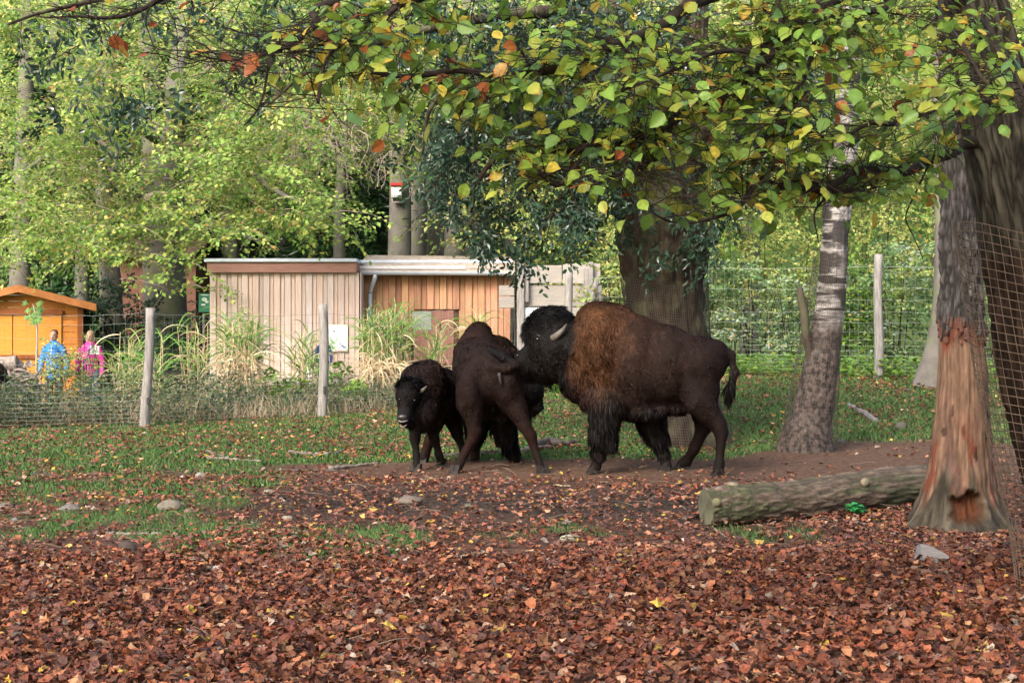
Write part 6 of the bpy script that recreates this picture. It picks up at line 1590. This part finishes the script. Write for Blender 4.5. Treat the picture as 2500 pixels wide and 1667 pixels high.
# ------------------------------------------------------------------ stones, sticks, small things
def stone(px, py, wpx, hpx, label, seed, c=(.34, .30, .25), c2=(.22, .19, .15), flat=1.0, grp=None, Y=None):
    r = np.random.default_rng(seed)
    if Y is None:
        Y = H * F / (py - HY)
        for _ in range(8): x = (px - CX) * Y / F; Y = (H - float(ground_z(x, Y))) * F / (py - HY)
    x = (px - CX) * Y / F; w_ = wpx * Y / F / 2; h_ = hpx * Y / F
    n, m = 20, 12; th = np.linspace(0, 2 * np.pi, n, endpoint=False)[None]; ph = np.linspace(-1.5, 1.5, m)[:, None]
    dx, dy, dz = np.cos(ph) * np.cos(th), np.cos(ph) * np.sin(th), np.sin(ph) + 0 * th
    f = 1 + .5 * (fbm(dx * 1.3 + seed, dy * 1.3, dz * 1.3, seed, 3) - .5); f = f * np.clip(1.12 - .25 * np.abs(vn(dx * 2, dy * 2, dz * 2, seed) - .5), .8, 1.2)
    V = np.stack([x + dx * f * w_, Y + dy * f * w_ * .75 + w_ * .4, float(ground_z(x, Y)) + h_ * .28 + dz * f * h_ * .68], -1).reshape(-1, 3)
    Q = np.array([[i * n + j, i * n + (j + 1) % n, (i + 1) * n + (j + 1) % n, (i + 1) * n + j] for i in range(m - 1) for j in range(n)])
    V = np.vstack([V, V[:n].mean(0), V[-n:].mean(0)]); T = np.array([[(j + 1) % n, j, n * m] for j in range(n)] + [[(m - 1) * n + j, (m - 1) * n + (j + 1) % n, n * m + 1] for j in range(n)])
    c = tuple(q * .62 for q in c); c2 = tuple(q * .6 for q in c2)
    o = mk('stone', V - V.mean(0), [Q, T], mat_plain('stone_%d' % seed, c, .85, .2, scale=18, c2=c2, bump=.006), None, None, True); o.location = V.mean(0)
    tag(o, label, 'stone', grp)
SG = 'stones lying about the paddock'
stone(412, 1246, 58, 26, 'large flat grey brown stone lying in the left of the paddock', 1, grp=SG)
stone(462, 1250, 34, 8, 'low flat stone just right of the large flat stone', 2, grp=SG)
stone(488, 1166, 22, 14, 'pale angular stone at the upper edge of the mud', 3, (.48, .45, .41), (.34, .31, .28), grp=SG)
stone(552, 1184, 20, 10, 'small tan stone in the upper mud', 4, (.44, .36, .27), grp=SG)
stone(700, 1270, 27, 12, 'rounded cream stone in the middle of the mud', 5, (.50, .43, .35), (.38, .31, .25), grp=SG)
stone(170, 1246, 54, 15, 'low blue grey stone sunk in the grass', 6, (.26, .27, .27), grp=SG)
stone(12, 1240, 36, 12, 'flat stone at the left picture edge', 7, (.32, .31, .28), grp=SG)
stone(35, 1275, 18, 12, 'small blue grey stone near the left edge', 8, (.30, .31, .34), grp=SG)
stone(309, 1350, 44, 30, 'dark rounded lump of earth and stone among the leaves', 9, (.13, .10, .09), (.07, .055, .05), grp=SG)
stone(278, 1396, 15, 12, 'small dark green stone among the leaves', 10, (.12, .14, .13), grp=SG)
stone(655, 1205, 27, 10, 'pale greenish stone in the mud', 11, (.42, .44, .38), grp=SG)
stone(1392, 1320, 46, 14, 'pale flat slab in the middle of the leaves', 12, (.48, .44, .34), (.36, .34, .25), grp=SG)
stone(1145, 1238, 32, 9, 'greenish slab lying in the mud below the bison', 13, (.17, .17, .11), grp=SG)
stone(1000, 1228, 64, 16, 'low earthy stone below the calf', 14, (.27, .22, .19), grp=SG)
stone(2095, 960, 66, 30, 'broad pale stone, largest at the foot of the right fence', 15, (.42, .38, .34), grp=SG)
stone(2030, 958, 40, 20, 'pale rounded stone left of the broadest stone at the right fence', 16, (.46, .43, .40), grp=SG)
stone(2246, 938, 26, 18, 'light grey stone near the stripped trunk by the fence', 17, (.52, .50, .49), grp=SG)
stone(2278, 942, 26, 15, 'brown grey stone touching the grey trunk by the fence', 18, (.40, .35, .30), grp=SG)
stone(2150, 950, 20, 10, 'small stone between larger ones along the right fence', 19, (.42, .40, .36), grp=SG)
stone(2200, 1064, 28, 18, 'mossy dark stone on the leaves right of the birch', 20, (.20, .19, .15), grp=SG)
stone(2055, 1082, 20, 10, 'blue grey stone right of the birch foot', 21, (.26, .27, .28), grp=SG)
stone(1825, 1360, 36, 12, 'pale brown stone below the log', 22, (.34, .30, .25), grp=SG)

def stick(pts, r0, r1, label, seed, col=(.30, .26, .23), lift=0.0, bark=None):
    """pts: (px,py) on the ground"""
    Wd = []
    for px, py in pts:
        Y = H * F / (py - HY)
        for _ in range(8): x = (px - CX) * Y / F; Y = (H - float(ground_z(x, Y))) * F / (py - HY)
        Wd.append((x, Y, float(ground_z(x, Y)) + r0 * .8 + lift))
    p = smooth_path(Wd, 18); r = np.random.default_rng(seed); p = p + r.normal(0, r0 * .18, p.shape)
    o = p[0].copy(); V, Fs = tube(p - o, np.linspace(r0, r1, 18) * (1 + .12 * r.normal(size=18)), 8)
    b = mk('stick', V, Fs, mat_plain('stick_%d' % seed, col, .85, .15, var=.45, scale=20, bump=.003), None, None, True); b.location = o
    tag(b, label, 'stick', 'dead sticks lying on the ground')
stick([(505, 1103), (530, 1112), (560, 1120)], .018, .010, 'thin pale stick at the left of the upper grass', 1)
stick([(505, 1122), (560, 1124), (640, 1130)], .022, .010, 'grey stick lying level under the thin pale stick', 2)
stick([(705, 1108), (760, 1112), (815, 1112), (845, 1100)], .028, .012, 'crooked grey branch on the grass left of the calf', 3)
stick([(805, 1148), (860, 1141), (925, 1134)], .024, .012, 'straight brown stick leading towards the calf', 4)
stick([(690, 1150), (760, 1150), (830, 1150)], .014, .008, 'thin dark stick left of the straight brown stick', 5, (.14, .11, .10))
stick([(1050, 1118), (1130, 1114), (1240, 1106), (1300, 1100)], .030, .014, 'long dark stick lying behind the bison legs', 6, (.15, .12, .11))
stick([(255, 1305), (310, 1306), (370, 1305), (395, 1306)], .014, .009, 'thin grey stick amid the leaves at left', 7)
stick([(468, 1384), (500, 1396), (545, 1403)], .020, .016, 'pale bent branch piece on the leaves', 8, (.40, .35, .31), .02)
stick([(470, 1385), (476, 1374), (478, 1368)], .014, .012, 'short upright stub end of the pale bent branch', 9, (.30, .25, .22), .02)
stick([(85, 1166), (110, 1167), (135, 1170)], .035, .022, 'dark rotten branch on the grass at left', 10, (.10, .08, .07))
stick([(2400, 1330), (2440, 1320), (2470, 1314)], .016, .009, 'grey stick near the foot of the stripped trunk', 11)
stick([(2235, 1060), (2260, 1050), (2280, 1044)], .036, .03, 'light grey driftwood piece left of the stripped trunk', 12, (.28, .26, .25))
stick([(2040, 1068), (2065, 1055), (2080, 1044)], .030, .012, 'dark branch right of the birch foot', 13, (.13, .10, .09))
stick([(1858, 1080), (1880, 1086), (1898, 1098)], .020, .010, 'dark stick left of the birch foot', 14, (.12, .09, .08))
stick([(1675, 1268), (1700, 1262), (1722, 1248)], .016, .012, 'dark stick propped at the left end of the log', 15, (.10, .08, .07))
stick([(1742, 1290), (1755, 1300), (1770, 1310)], .006, .004, 'thin pale twig under the log', 16, (.42, .38, .35))
stick([(1350, 1184), (1370, 1186), (1392, 1187)], .008, .005, 'short straw coloured stick below the bull', 17, (.60, .50, .32))
stick([(1265, 1425), (1310, 1422), (1360, 1424)], .013, .010, 'grey stick lying level in the leaf carpet', 18, (.22, .18, .17), .03)
stick([(1452, 1420), (1500, 1420), (1550, 1419)], .012, .009, 'second grey stick to its right in the leaf carpet', 19, (.22, .18, .17), .03)
stick([(1300, 1098), (1340, 1085), (1370, 1092), (1400, 1090)], .06, .03, 'knotted dark root between cow and bull', 20, (.12, .10, .09))
stick([(1270, 1106), (1320, 1100), (1345, 1096)], .04, .026, 'pale grey root beside the knotted dark root', 21, (.26, .23, .22))
stick([(0, 1080), (12, 1081), (25, 1080)], .02, .01, 'small stick at the left picture edge', 22, (.4, .34, .3))

def wood_chunk():
    Y = 6080 / (1392 - HY); c = P(2272, 1388, Y)
    V = np.array([(-.07, 0, 0), (.115, -.03, 0), (.10, .10, 0), (-.08, .11, 0), (-.055, .02, .115), (.01, .01, .10), (.0, .09, .09), (-.06, .09, .10), (.11, -.02, .045), (.10, .09, .04)]) + [c[0], c[1], float(ground_z(c[0], c[1]))]
    Q = np.array([[3, 2, 1, 0], [4, 5, 6, 7], [0, 1, 5, 4], [3, 0, 4, 7], [5, 8, 9, 6]]); T = np.array([[1, 8, 5], [2, 6, 9], [2, 3, 6], [3, 7, 6]])
    V = V + [0, 0, .05]; o = mk('wood_chunk', V - c, [Q, T, np.array([[1, 2, 9, 8]])], mat_plain('silver_wood', (.27, .265, .28), .8, .2, scale=5, stretch=(1, 8, 14), c2=(.22, .21, .22), bump=.008)); o.location = c
    tag(o, 'wedge shaped silver grey chunk of wood on the leaves below the stripped trunk', 'wood')
wood_chunk()

def nettle():
    Y = 6080 / (1262 - HY); c = P(2092, 1262, Y); c[2] = float(ground_z(c[0], c[1])); r = np.random.default_rng(3)
    t = empty('nettle_plant', tuple(c), 'small bright green leafy plant in front of the log', 'plant')
    lp = leaf_proto('beech', 7, .1, .1, .1, .25)
    lp = (lp[0] * np.array([1, 1.25, 1]), lp[1]); m = mat_leaf('nettle_leaf', .3, .5, .35, True)
    for s_ in range(7):
        a = s_ * .9; top = np.array([math.cos(a) * .075, math.sin(a) * .05, .085 + .03 * r.random()]) * (1 if s_ else .3)
        if s_ == 0: top = np.array([0, 0, .125])
        mk('stem', *tube([c, c + top * [.5, .5, .7], c + top], [.003, .0025, .002], 5), mat_plain('green_stem', (.10, .22, .06), .6, .3) if s_ == 0 else bpy.data.materials['green_stem'], t)
        for k in range(5):
            b = r.random() * 6.28; d = np.array([[math.cos(b), math.sin(b) - .3, .15]]); R = frame(d, np.array([0, -.2, 1.]))
            V, T = inst(lp[0], lp[1], (c + top * (.55 + .1 * k))[None], R, np.array([.045 + .025 * r.random()]))
            mk('leaf', V, T, m, t, np.tile(np.array([.05, .36, .10]) * r.uniform(.7, 1.3), (len(V), 1)), True)
nettle()

# ------------------------------------------------------------------ nesting box
def nest_box():
    Y = 39.6; t = empty('nesting_box', P(968, 470, Y), 'white nesting box with red spotted roof and painted grass, high on the pale grey trunk', 'nesting box')
    a, b = P(957, 483, Y), P(981, 456, Y)
    mk('box', *bbox(a[0], b[0], Y - .14, Y, a[2], b[2], .008), mat_plain('white_paint', (.80, .82, .82), .6, .3, var=.06), t)
    a2, b2 = P(954, 456, Y), P(985, 449, Y)
    rf = mk('roof', *bbox(a2[0], b2[0], Y - .20, Y + .0, a2[2] + .004, b2[2] + .01, .012), mat_plain('red_paint', (.45, .04, .03), .5, .3, var=.2), t)
    for k, px in enumerate((957, 963, 969, 975, 981)): ball('spot', P(px, 452 + (k % 2), Y) + [0, -.2, 0], .014, .006, .014, bpy.data.materials['white_paint'], rf)
    a3, b3 = P(958, 494, Y), P(981, 484, Y)
    dk = mat_plain('dark_recess', (.06, .05, .045), .8, .1)
    mk('lower_tray', *box(a3[0], b3[0], Y - .05, Y, a3[2], b3[2]), dk, t)
    g = Geo()
    for p_, q_ in (((958, 484), (958, 494)), ((981, 484), (981, 494)), ((957, 494), (982, 494))): g.add(*tube([P(*p_, Y - .06), P(*q_, Y - .06)], .009, 4))
    g.build('tray_rim', mat_plain('cream_wood', (.55, .48, .42), .7, .2), t)
    g = Geo()
    for k in range(7):
        x = 959 + k * 3; V = np.array([P(x - .8, 482, Y - .145), P(x + .8, 482, Y - .145), P(x + (.9 if k % 2 else -1.2), 471 - (k * 7 % 5), Y - .145), P(x - .8, 482, Y - .139), P(x + .8, 482, Y - .139), P(x + (.9 if k % 2 else -1.2), 471 - (k * 7 % 5), Y - .139)])
        g.add(V, [np.array([[0, 1, 2], [5, 4, 3]]), np.array([[0, 3, 4, 1], [1, 4, 5, 2], [2, 5, 3, 0]])])
    g.build('painted_grass', mat_plain('grass_paint', (.04, .09, .05), .6, .2), t)
nest_box()

# ------------------------------------------------------------------ root plate at the left
def root_stump():
    Y = 26.9; c = P(50, 985, Y); g0 = float(ground_z(c[0], Y)); r = np.random.default_rng(8)
    t = empty('root_stump', (c[0], Y, g0), 'uprooted splintered grey tree stump behind the wire fence at left', 'stump')
    m = mat_bark('stump_wood', (.34, .29, .25), (.11, .085, .07), 12, (1, 1, .5), .01)
    rows = np.array([(*P(45, 1000, Y), .36), (*P(40, 950, Y), .30), (*P(30, 905, Y), .22), (*P(25, 885, Y), .17)])
    V, Fs = trunk_mesh(rows, 40, 40, .25, 4, seed=9, lump=.25); mk('trunk', V, Fs, m, t, None, True)
    rows = np.array([(*P(-15, 893, Y - .1), .16), (*P(15, 892, Y - .1), .15), (*P(43, 886, Y - .1), .13)])
    V, Fs = trunk_mesh(rows, 24, 20, .1, 3, seed=10); mk('trunk', V, Fs, m, t, None, True)
    for k in range(46):
        a = r.choice([-.3, 3.3]) + r.normal(0, .5); ln = r.uniform(.2, .6); s0 = P(r.uniform(10, 70), r.uniform(905, 1000), Y - .2)
        d = np.array([math.cos(a) * .8, r.uniform(-.4, .1), math.sin(a) * .6 - .1]); d /= np.linalg.norm(d)
        q = np.array([s0, s0 + d * ln * .5 + r.normal(0, .04, 3), s0 + d * ln + r.normal(0, .07, 3)]); q[:, 2] = np.maximum(q[:, 2], g0 + .02)
        mk('root', *tube(smooth_path(q, 7), np.linspace(r.uniform(.02, .05), .006, 7), 6), m, t, None, True)
    for k in range(6):
        b = P(58 + 4 * k, 898 - 2 * (k % 3), Y - .1); e = P(66 + 2.2 * k, 882 - r.uniform(0, 8), Y - .1)
        mk('root', *tube([b, (b + e) / 2 + [.0, 0, .02], e], [.022, .014, .004], 5), m, t)
root_stump()

# ------------------------------------------------------------------ reeds and undergrowth along the left fence
def reed(px, Y, top, wpx, n, label, seed, green=.5, dry=1.0):
    r = np.random.default_rng(seed); x = (px - CX) * Y / F; g0 = float(ground_z(x, Y)); hh = H - (top - HY) * Y / F - g0; wd = wpx * Y / F
    t = empty('reed_clump', (x, Y, g0), label, 'grass clump', 'tall reed clumps between the fence and the sheds')
    G = Geo(); S2 = Geo()
    def blade(p0, d, ln, w_, c, G):
        k = 7; pts = [p0]; d = np.array(d, float); 
        for j in range(k): d = nrmz(d + np.array([0, 0, -.16 - .05 * j]) * (ln / .8)); pts.append(pts[-1] + d * ln / k)
        pts = np.array(pts); sd = nrmz(np.cross(np.diff(pts, axis=0, append=pts[-1:] + d), np.array([.3, 1, .1]))); wv = (w_ * np.array([.6, 1, 1, .9, .75, .55, .3, .05]))[:, None]
        V = np.empty((16, 3)); V[0::2] = pts - sd * wv; V[1::2] = pts + sd * wv
        G.add(V, np.array([[2 * i, 2 * i + 1, 2 * i + 3, 2 * i + 2] for i in range(k)]), c)
    dryc = [np.array([.62, .50, .33]), np.array([.55, .42, .27]), np.array([.70, .60, .42])]; grc = [np.array([.14, .29, .06]), np.array([.20, .34, .08]), np.array([.09, .21, .045]), np.array([.38, .40, .16])]
    for k in range(n):
        a = r.uniform(0, 6.28); rad = wd * .32 * math.sqrt(r.random()); b = np.array([x + math.cos(a) * rad, Y + math.sin(a) * rad * .7, g0]); h1 = hh * r.uniform(.55, .97)
        tp = b + np.array([math.cos(a) * rad * .5 + r.normal(0, .05), math.sin(a) * .1, h1 * .86]); mid = (b + tp) / 2 + r.normal(0, .03, 3)
        S2.add(*tube([b, mid, tp], [.009, .008, .005], 4, False), dryc[k % 3] * r.uniform(.9, 1.25))
        for q in range(8):
            u = r.uniform(.12, 1.0); p0 = b + (tp - b) * u; aa = r.uniform(0, 6.28); gr = u > 1 - green and r.random() < .85
            if not gr and r.random() > dry: continue
            c = (grc[r.integers(0, 4)] if gr else dryc[r.integers(0, 3)]) * r.uniform(.75, 1.15)
            up = r.uniform(.9, 2.4) if gr else r.uniform(-.4, 1.2)
            blade(p0, nrmz(np.array([math.cos(aa), math.sin(aa), up])), r.uniform(.35, .8) * min(1, hh / 1.5), r.uniform(.007, .013), c, G)
    S2.build('stalks', M['reed'], t, kind='stuff'); G.build('blades', M['reed'], t, kind='stuff')
M['reed'] = mat_leaf('reed_blade', .3, .5, .3)
reed(590, 28.4, 735, 105, 80, 'tallest reed clump with green head in front of the left end of the pale shed', 1, .34)
reed(480, 28.2, 745, 80, 16, 'loose arching reed clump just left of the pale shed', 2, .6)
reed(310, 27.8, 765, 90, 34, 'pale reed clump right behind the magenta jacket', 3, .55)
reed(735, 28.6, 768, 44, 12, 'slim young reed clump in front of the middle of the pale shed', 4, .75, .4)
reed(775, 28.8, 820, 30, 6, 'tiny reed tuft left of the second fence post', 5, .8, .3)
reed(950, 29.2, 700, 120, 78, 'widest reed clump beside the zinc downpipe', 6, .5)
reed(910, 29.0, 735, 60, 26, 'reed clump just in front of the downpipe', 7, .5)
reed(1060, 29.4, 745, 50, 12, 'narrow reed clump in front of the rusty door', 8, .6)
reed(1160, 29.3, 720, 50, 14, 'narrow reed clump right of the rusty door behind the cow', 9, .5)
reed(385, 27.0, 760, 40, 8, 'thin green shoot clump right behind the first fence post', 10, .9, .3)

def undergrowth():
    r = np.random.default_rng(31); G = Geo(); S2 = Geo()
    fp = np.array(FENCE[:6]); 
    n = 5200; u = r.random(n) * (len(fp) - 1) * .999; k = u.astype(int); f = (u - k)[:, None]; b = fp[k] * (1 - f) + fp[k + 1] * f
    nrm2 = np.array([-.6, .8]); b = b + nrm2 * (.15 + 3.2 * r.random((n, 1)) ** 1.1)
    cl = fbm(b[:, 0] * .9, b[:, 1] * .9, 0, 32, 2); hh = (.35 + .75 * cl) * (.5 + .7 * r.random(n))
    hh *= np.where(b[:, 0] > -4.6, .6, .9)
    z = ground_z(b[:, 0], b[:, 1]); green = cl + r.normal(0, .12, n) + np.where(b[:, 0] < -4.4, .24, np.where(b[:, 0] < -3.2, .02, .10)) > .5
    lp = LEAF_FAR
    # dry grass and stems
    a = r.random(n) * 6.28; lean = r.uniform(.05, 1.1, n); m = n
    for i in range(0, n):
        if green[i]: continue
        for q in range(1 if i % 3 else 2):
            p0 = np.array([b[i, 0] + r.normal(0, .06), b[i, 1] + r.normal(0, .06), z[i]]); tp = p0 + np.array([math.cos(a[i]) * lean[i], math.sin(a[i]) * lean[i], 1]) * hh[i] * r.uniform(.7, 1.1)
            sd = np.array([.0055, 0, 0]); mid = (p0 + tp) / 2 + [0, 0, .05]
            S2.add(np.array([p0 - sd, p0 + sd, mid - sd * .8, mid + sd * .8, tp]), [np.array([[0, 1, 3], [0, 3, 2], [2, 3, 4]])], np.array([.38, .30, .20]) * r.uniform(.3, 1.2))
    g = np.where(green)[0]; W = np.stack([b[g, 0], b[g, 1], z[g]], -1)
    rep = 9; W = np.repeat(W, rep, 0) + np.stack([r.normal(0, .09, len(g) * rep), r.normal(0, .09, len(g) * rep), np.repeat(hh[g], rep) * r.random(len(g) * rep) ** .8], -1)
    aa = r.random(len(W)) * 6.28; D = np.stack([np.cos(aa), np.sin(aa), r.normal(-.1, .3, len(W))], -1)
    V, T = inst(lp[0], lp[1], W, frame(D, np.array([0, 0, 1.]) + r.normal(0, .5, (len(W), 3))), .035 + .05 * r.random(len(W)))
    pal = np.array([(.07, .11, .06), (.10, .15, .07), (.16, .22, .08), (.06, .085, .065), (.26, .20, .14), (.28, .28, .12)])
    G.add(V, T, np.repeat(pal[r.choice(6, len(W), p=[.26, .24, .16, .14, .12, .08])] * r.uniform(.7, 1.2, (len(W), 1)), 5, 0))
    G.build('undergrowth', M['leaf_far'], None, kind='stuff'); S2.build('dry_weeds', M['reed'], None, kind='stuff')
undergrowth()

def bush(px, Y, top, bot, wpx, n, palette, label, seed, leafsize=.06, group=None, name='shrub', cat='shrub', stems=8, mat='leaf_far', spray=(.35, .7), depth=1.0):
    r = np.random.default_rng(seed); x = (px - CX) * Y / F; g0 = float(ground_z(x, Y)); z1 = H - (top - HY) * Y / F; z0 = max(g0 + .02, H - (bot - HY) * Y / F); wd = wpx * Y / F / 2
    t = empty(name, (x, Y, g0), label, cat, group)
    for k in range(stems):
        a = r.uniform(-1, 1); e = np.array([x + a * wd * .8, Y + r.normal(0, .25), g0 + (z1 - g0) * r.uniform(.6, .95)]); b = np.array([x + a * wd * .35, Y + r.normal(0, .1), g0 - .05])
        mk('stem', *tube(smooth_path([b, (b + e) / 2 + r.normal(0, .08, 3), e], 8), np.linspace(.014, .004, 8), 5), M['twig'], t, None, True)
    u = r.random(n); z = z0 + (z1 - z0) * u; ww = wd * np.clip(1.15 - u * .6, .4, 1); W = np.stack([x + ww * (r.random(n) * 2 - 1), Y + depth * (r.random(n) * 2 - 1) * .6, z], -1)
    cl = fbm(W[:, 0] * 2.2, W[:, 1] * 2, W[:, 2] * 2.2, seed, 2); W = W[r.random(n) < np.where(cl > .44, 1, .3)]
    a = r.random(len(W)) * 6.28; D = np.stack([np.cos(a), np.sin(a) - .3, r.normal(.1, .4, len(W))], -1); G = Geo(); TW = Geo()
    foliage(G, W, D, r.uniform(spray[0], spray[1], len(W)), leafsize, palette, r, LEAF_FAR, TW, 1.4, .6)
    G.build('foliage', M[mat], t, kind='stuff'); TW.build('twigs', M['twig'], t, kind='stuff')
bush(165, 27.4, 850, 1035, 130, 70, 'yellow', 'yellow green bush behind the fence in front of the two people', 1, .055)
bush(215, 27.6, 800, 960, 50, 12, 'yellow', 'thin sparse yellow sapling between the two people', 5, .045)
bush(655, 27.2, 915, 1010, 120, 10, 'green', 'low broad leaved weeds below the pale shed', 2, .09, stems=3)
bush(850, 27.5, 925, 1000, 150, 20, 'green', 'low broad leaved weeds right of the second fence post', 3, .12, stems=3)
bush(560, 27.8, 880, 1000, 60, 6, 'dark', 'small dark weed in front of the tallest reeds', 4, .05, stems=4)
def sapling():
    Y = 28.5; t = empty('sapling', (P(90, 0, Y)[0], Y, -.35), 'thin bare stemmed sapling with a few lobed leaves against the orange hut', 'sapling')
    g0 = float(ground_z(P(90, 0, Y)[0], Y)); b = np.array([P(92, 0, Y)[0], Y, g0]); t.location = b
    q = smooth_path([b, P(89, 900, Y), P(91, 820, Y), P(87, 770, Y), P(80, 742, Y)], 16); mk('stem', *tube(q, np.linspace(.03, .008, 16), 7), M['pale_twig'], t, None, True)
    r = np.random.default_rng(5); m = mat_leaf('maple_leaf', .4, .5, .3)
    for k in range(24):
        c = P(r.uniform(64, 100), r.uniform(738, 790), Y + r.uniform(-.2, .2)); pv, pf = maple_proto(r, 5, .15); a = r.random() * 6.28
        V, T = inst(pv, pf, c[None], frame(np.array([[math.cos(a), -.2, -.6]]), np.array([0, -1, .4])), np.array([.14]))
        mk('leaf', V, T, m, t, np.tile(np.array([.14, .26, .07]) * r.uniform(.7, 1.3), (len(V), 1)))
sapling()

# shrubs behind the right-hand fence
SB = 'shrubs behind the right wire fence'
rb = random.Random(12)
for k, (px, Y, top, bot, wd, n, pal, ls, lab) in enumerate([
    (1690, 29.5, 620, 915, 190, 150, 'shrub', .06, 'green leafed shrub just right of the netted dark trunk'),
    (1830, 30, 640, 915, 190, 150, 'shrub', .055, 'shrub with scattered yellow leaves left of the birch'),
    (1960, 29, 660, 920, 170, 130, 'shrub', .055, 'green shrub directly behind the birch'),
    (2060, 28.6, 640, 915, 150, 120, 'green', .065, 'greener shrub at the fence post right of the birch'),
    (2180, 28.2, 600, 915, 190, 160, 'shrub', .06, 'shrub with silvery leaves left of the stripped trunk'),
    (2330, 28.2, 600, 920, 190, 120, 'shrub', .06, 'shrub hidden mostly by the stripped trunk'),
    (2480, 28, 560, 930, 200, 120, 'shrub', .06, 'shrub behind the netting at the right edge'),
    (1740, 34, 440, 760, 260, 170, 'yellow', .06, 'tall yellowing shrub behind the green ones, near the dark trunk'),
    (1900, 34.5, 420, 760, 260, 170, 'yellow', .06, 'tall yellow and reddish shrub above the left of the birch'),
    (2110, 34, 420, 760, 280, 190, 'yellow', .06, 'tall pale yellow shrub between birch and stripped trunk'),
    (2330, 34, 400, 760, 300, 150, 'yellow', .06, 'tall yellow shrub behind the right-hand trunks'),
    (1560, 31.5, 480, 880, 240, 150, 'yellow', .065, 'yellow leafed shrub behind the plank wall and dark trunk'),
    (1420, 33, 430, 700, 260, 150, 'yellow', .065, 'yellow shrub rising above the plank wall'),
    (1250, 34, 420, 690, 240, 110, 'yellow', .065, 'yellow shrub above the low shed roof'),
    (1490, 28.9, 640, 950, 80, 50, 'yellow', .06, 'bright yellow sapling between plank wall and dark trunk'),
    (1350, 26.4, 900, 990, 100, 22, 'green', .07, 'low green weeds seen under the chin of the bull')]):
    bush(px, Y, top, bot, wd, n, pal, lab, 100 + k, ls * 1.4, SB, stems=10, depth=1.6 if Y > 31 else 1.0)
def low_weeds():
    r = np.random.default_rng(77); fp = np.array(FENCE[5:]); n = 900; u = r.random(n) * (len(fp) - 1) * .999; k = u.astype(int); f = (u - k)[:, None]
    b = fp[k] * (1 - f) + fp[k + 1] * f + np.array([.1, 1]) * r.uniform(-.35, 1.6, (n, 1)); z = ground_z(b[:, 0], b[:, 1]); W = np.stack([b[:, 0], b[:, 1], z], -1)
    rep = 8; W = np.repeat(W, rep, 0) + np.stack([r.normal(0, .1, n * rep), r.normal(0, .08, n * rep), .38 * r.random(n * rep) ** 1.3], -1); a = r.random(len(W)) * 6.28
    V, T = inst(LEAF_FAR[0] * [1, 1.2, 1], LEAF_FAR[1], W, frame(np.stack([np.cos(a), np.sin(a), r.normal(0, .3, len(W))], -1), np.array([0, -.4, 1.]) + r.normal(0, .4, (len(W), 3))), .05 + .07 * r.random(len(W)))
    G = Geo(); G.add(V, T, np.repeat(pal_cols('green', len(W), r), 5, 0)); G.build('low_weeds', M['leaf_far'], None, kind='stuff')
low_weeds()
print('objects', len(bpy.data.objects), 'tris', sum(len(m.loops) - 2 * len(m.polygons) for m in bpy.data.meshes))

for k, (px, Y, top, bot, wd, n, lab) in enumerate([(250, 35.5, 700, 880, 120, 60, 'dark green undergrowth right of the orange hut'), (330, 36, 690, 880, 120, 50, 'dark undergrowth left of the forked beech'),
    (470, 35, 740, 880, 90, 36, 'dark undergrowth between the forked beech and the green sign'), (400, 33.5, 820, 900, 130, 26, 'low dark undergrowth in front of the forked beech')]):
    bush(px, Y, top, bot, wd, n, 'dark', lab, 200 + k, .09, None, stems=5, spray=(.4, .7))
print('objects', len(bpy.data.objects), 'tris', sum(len(m.loops) - 2 * len(m.polygons) for m in bpy.data.meshes))
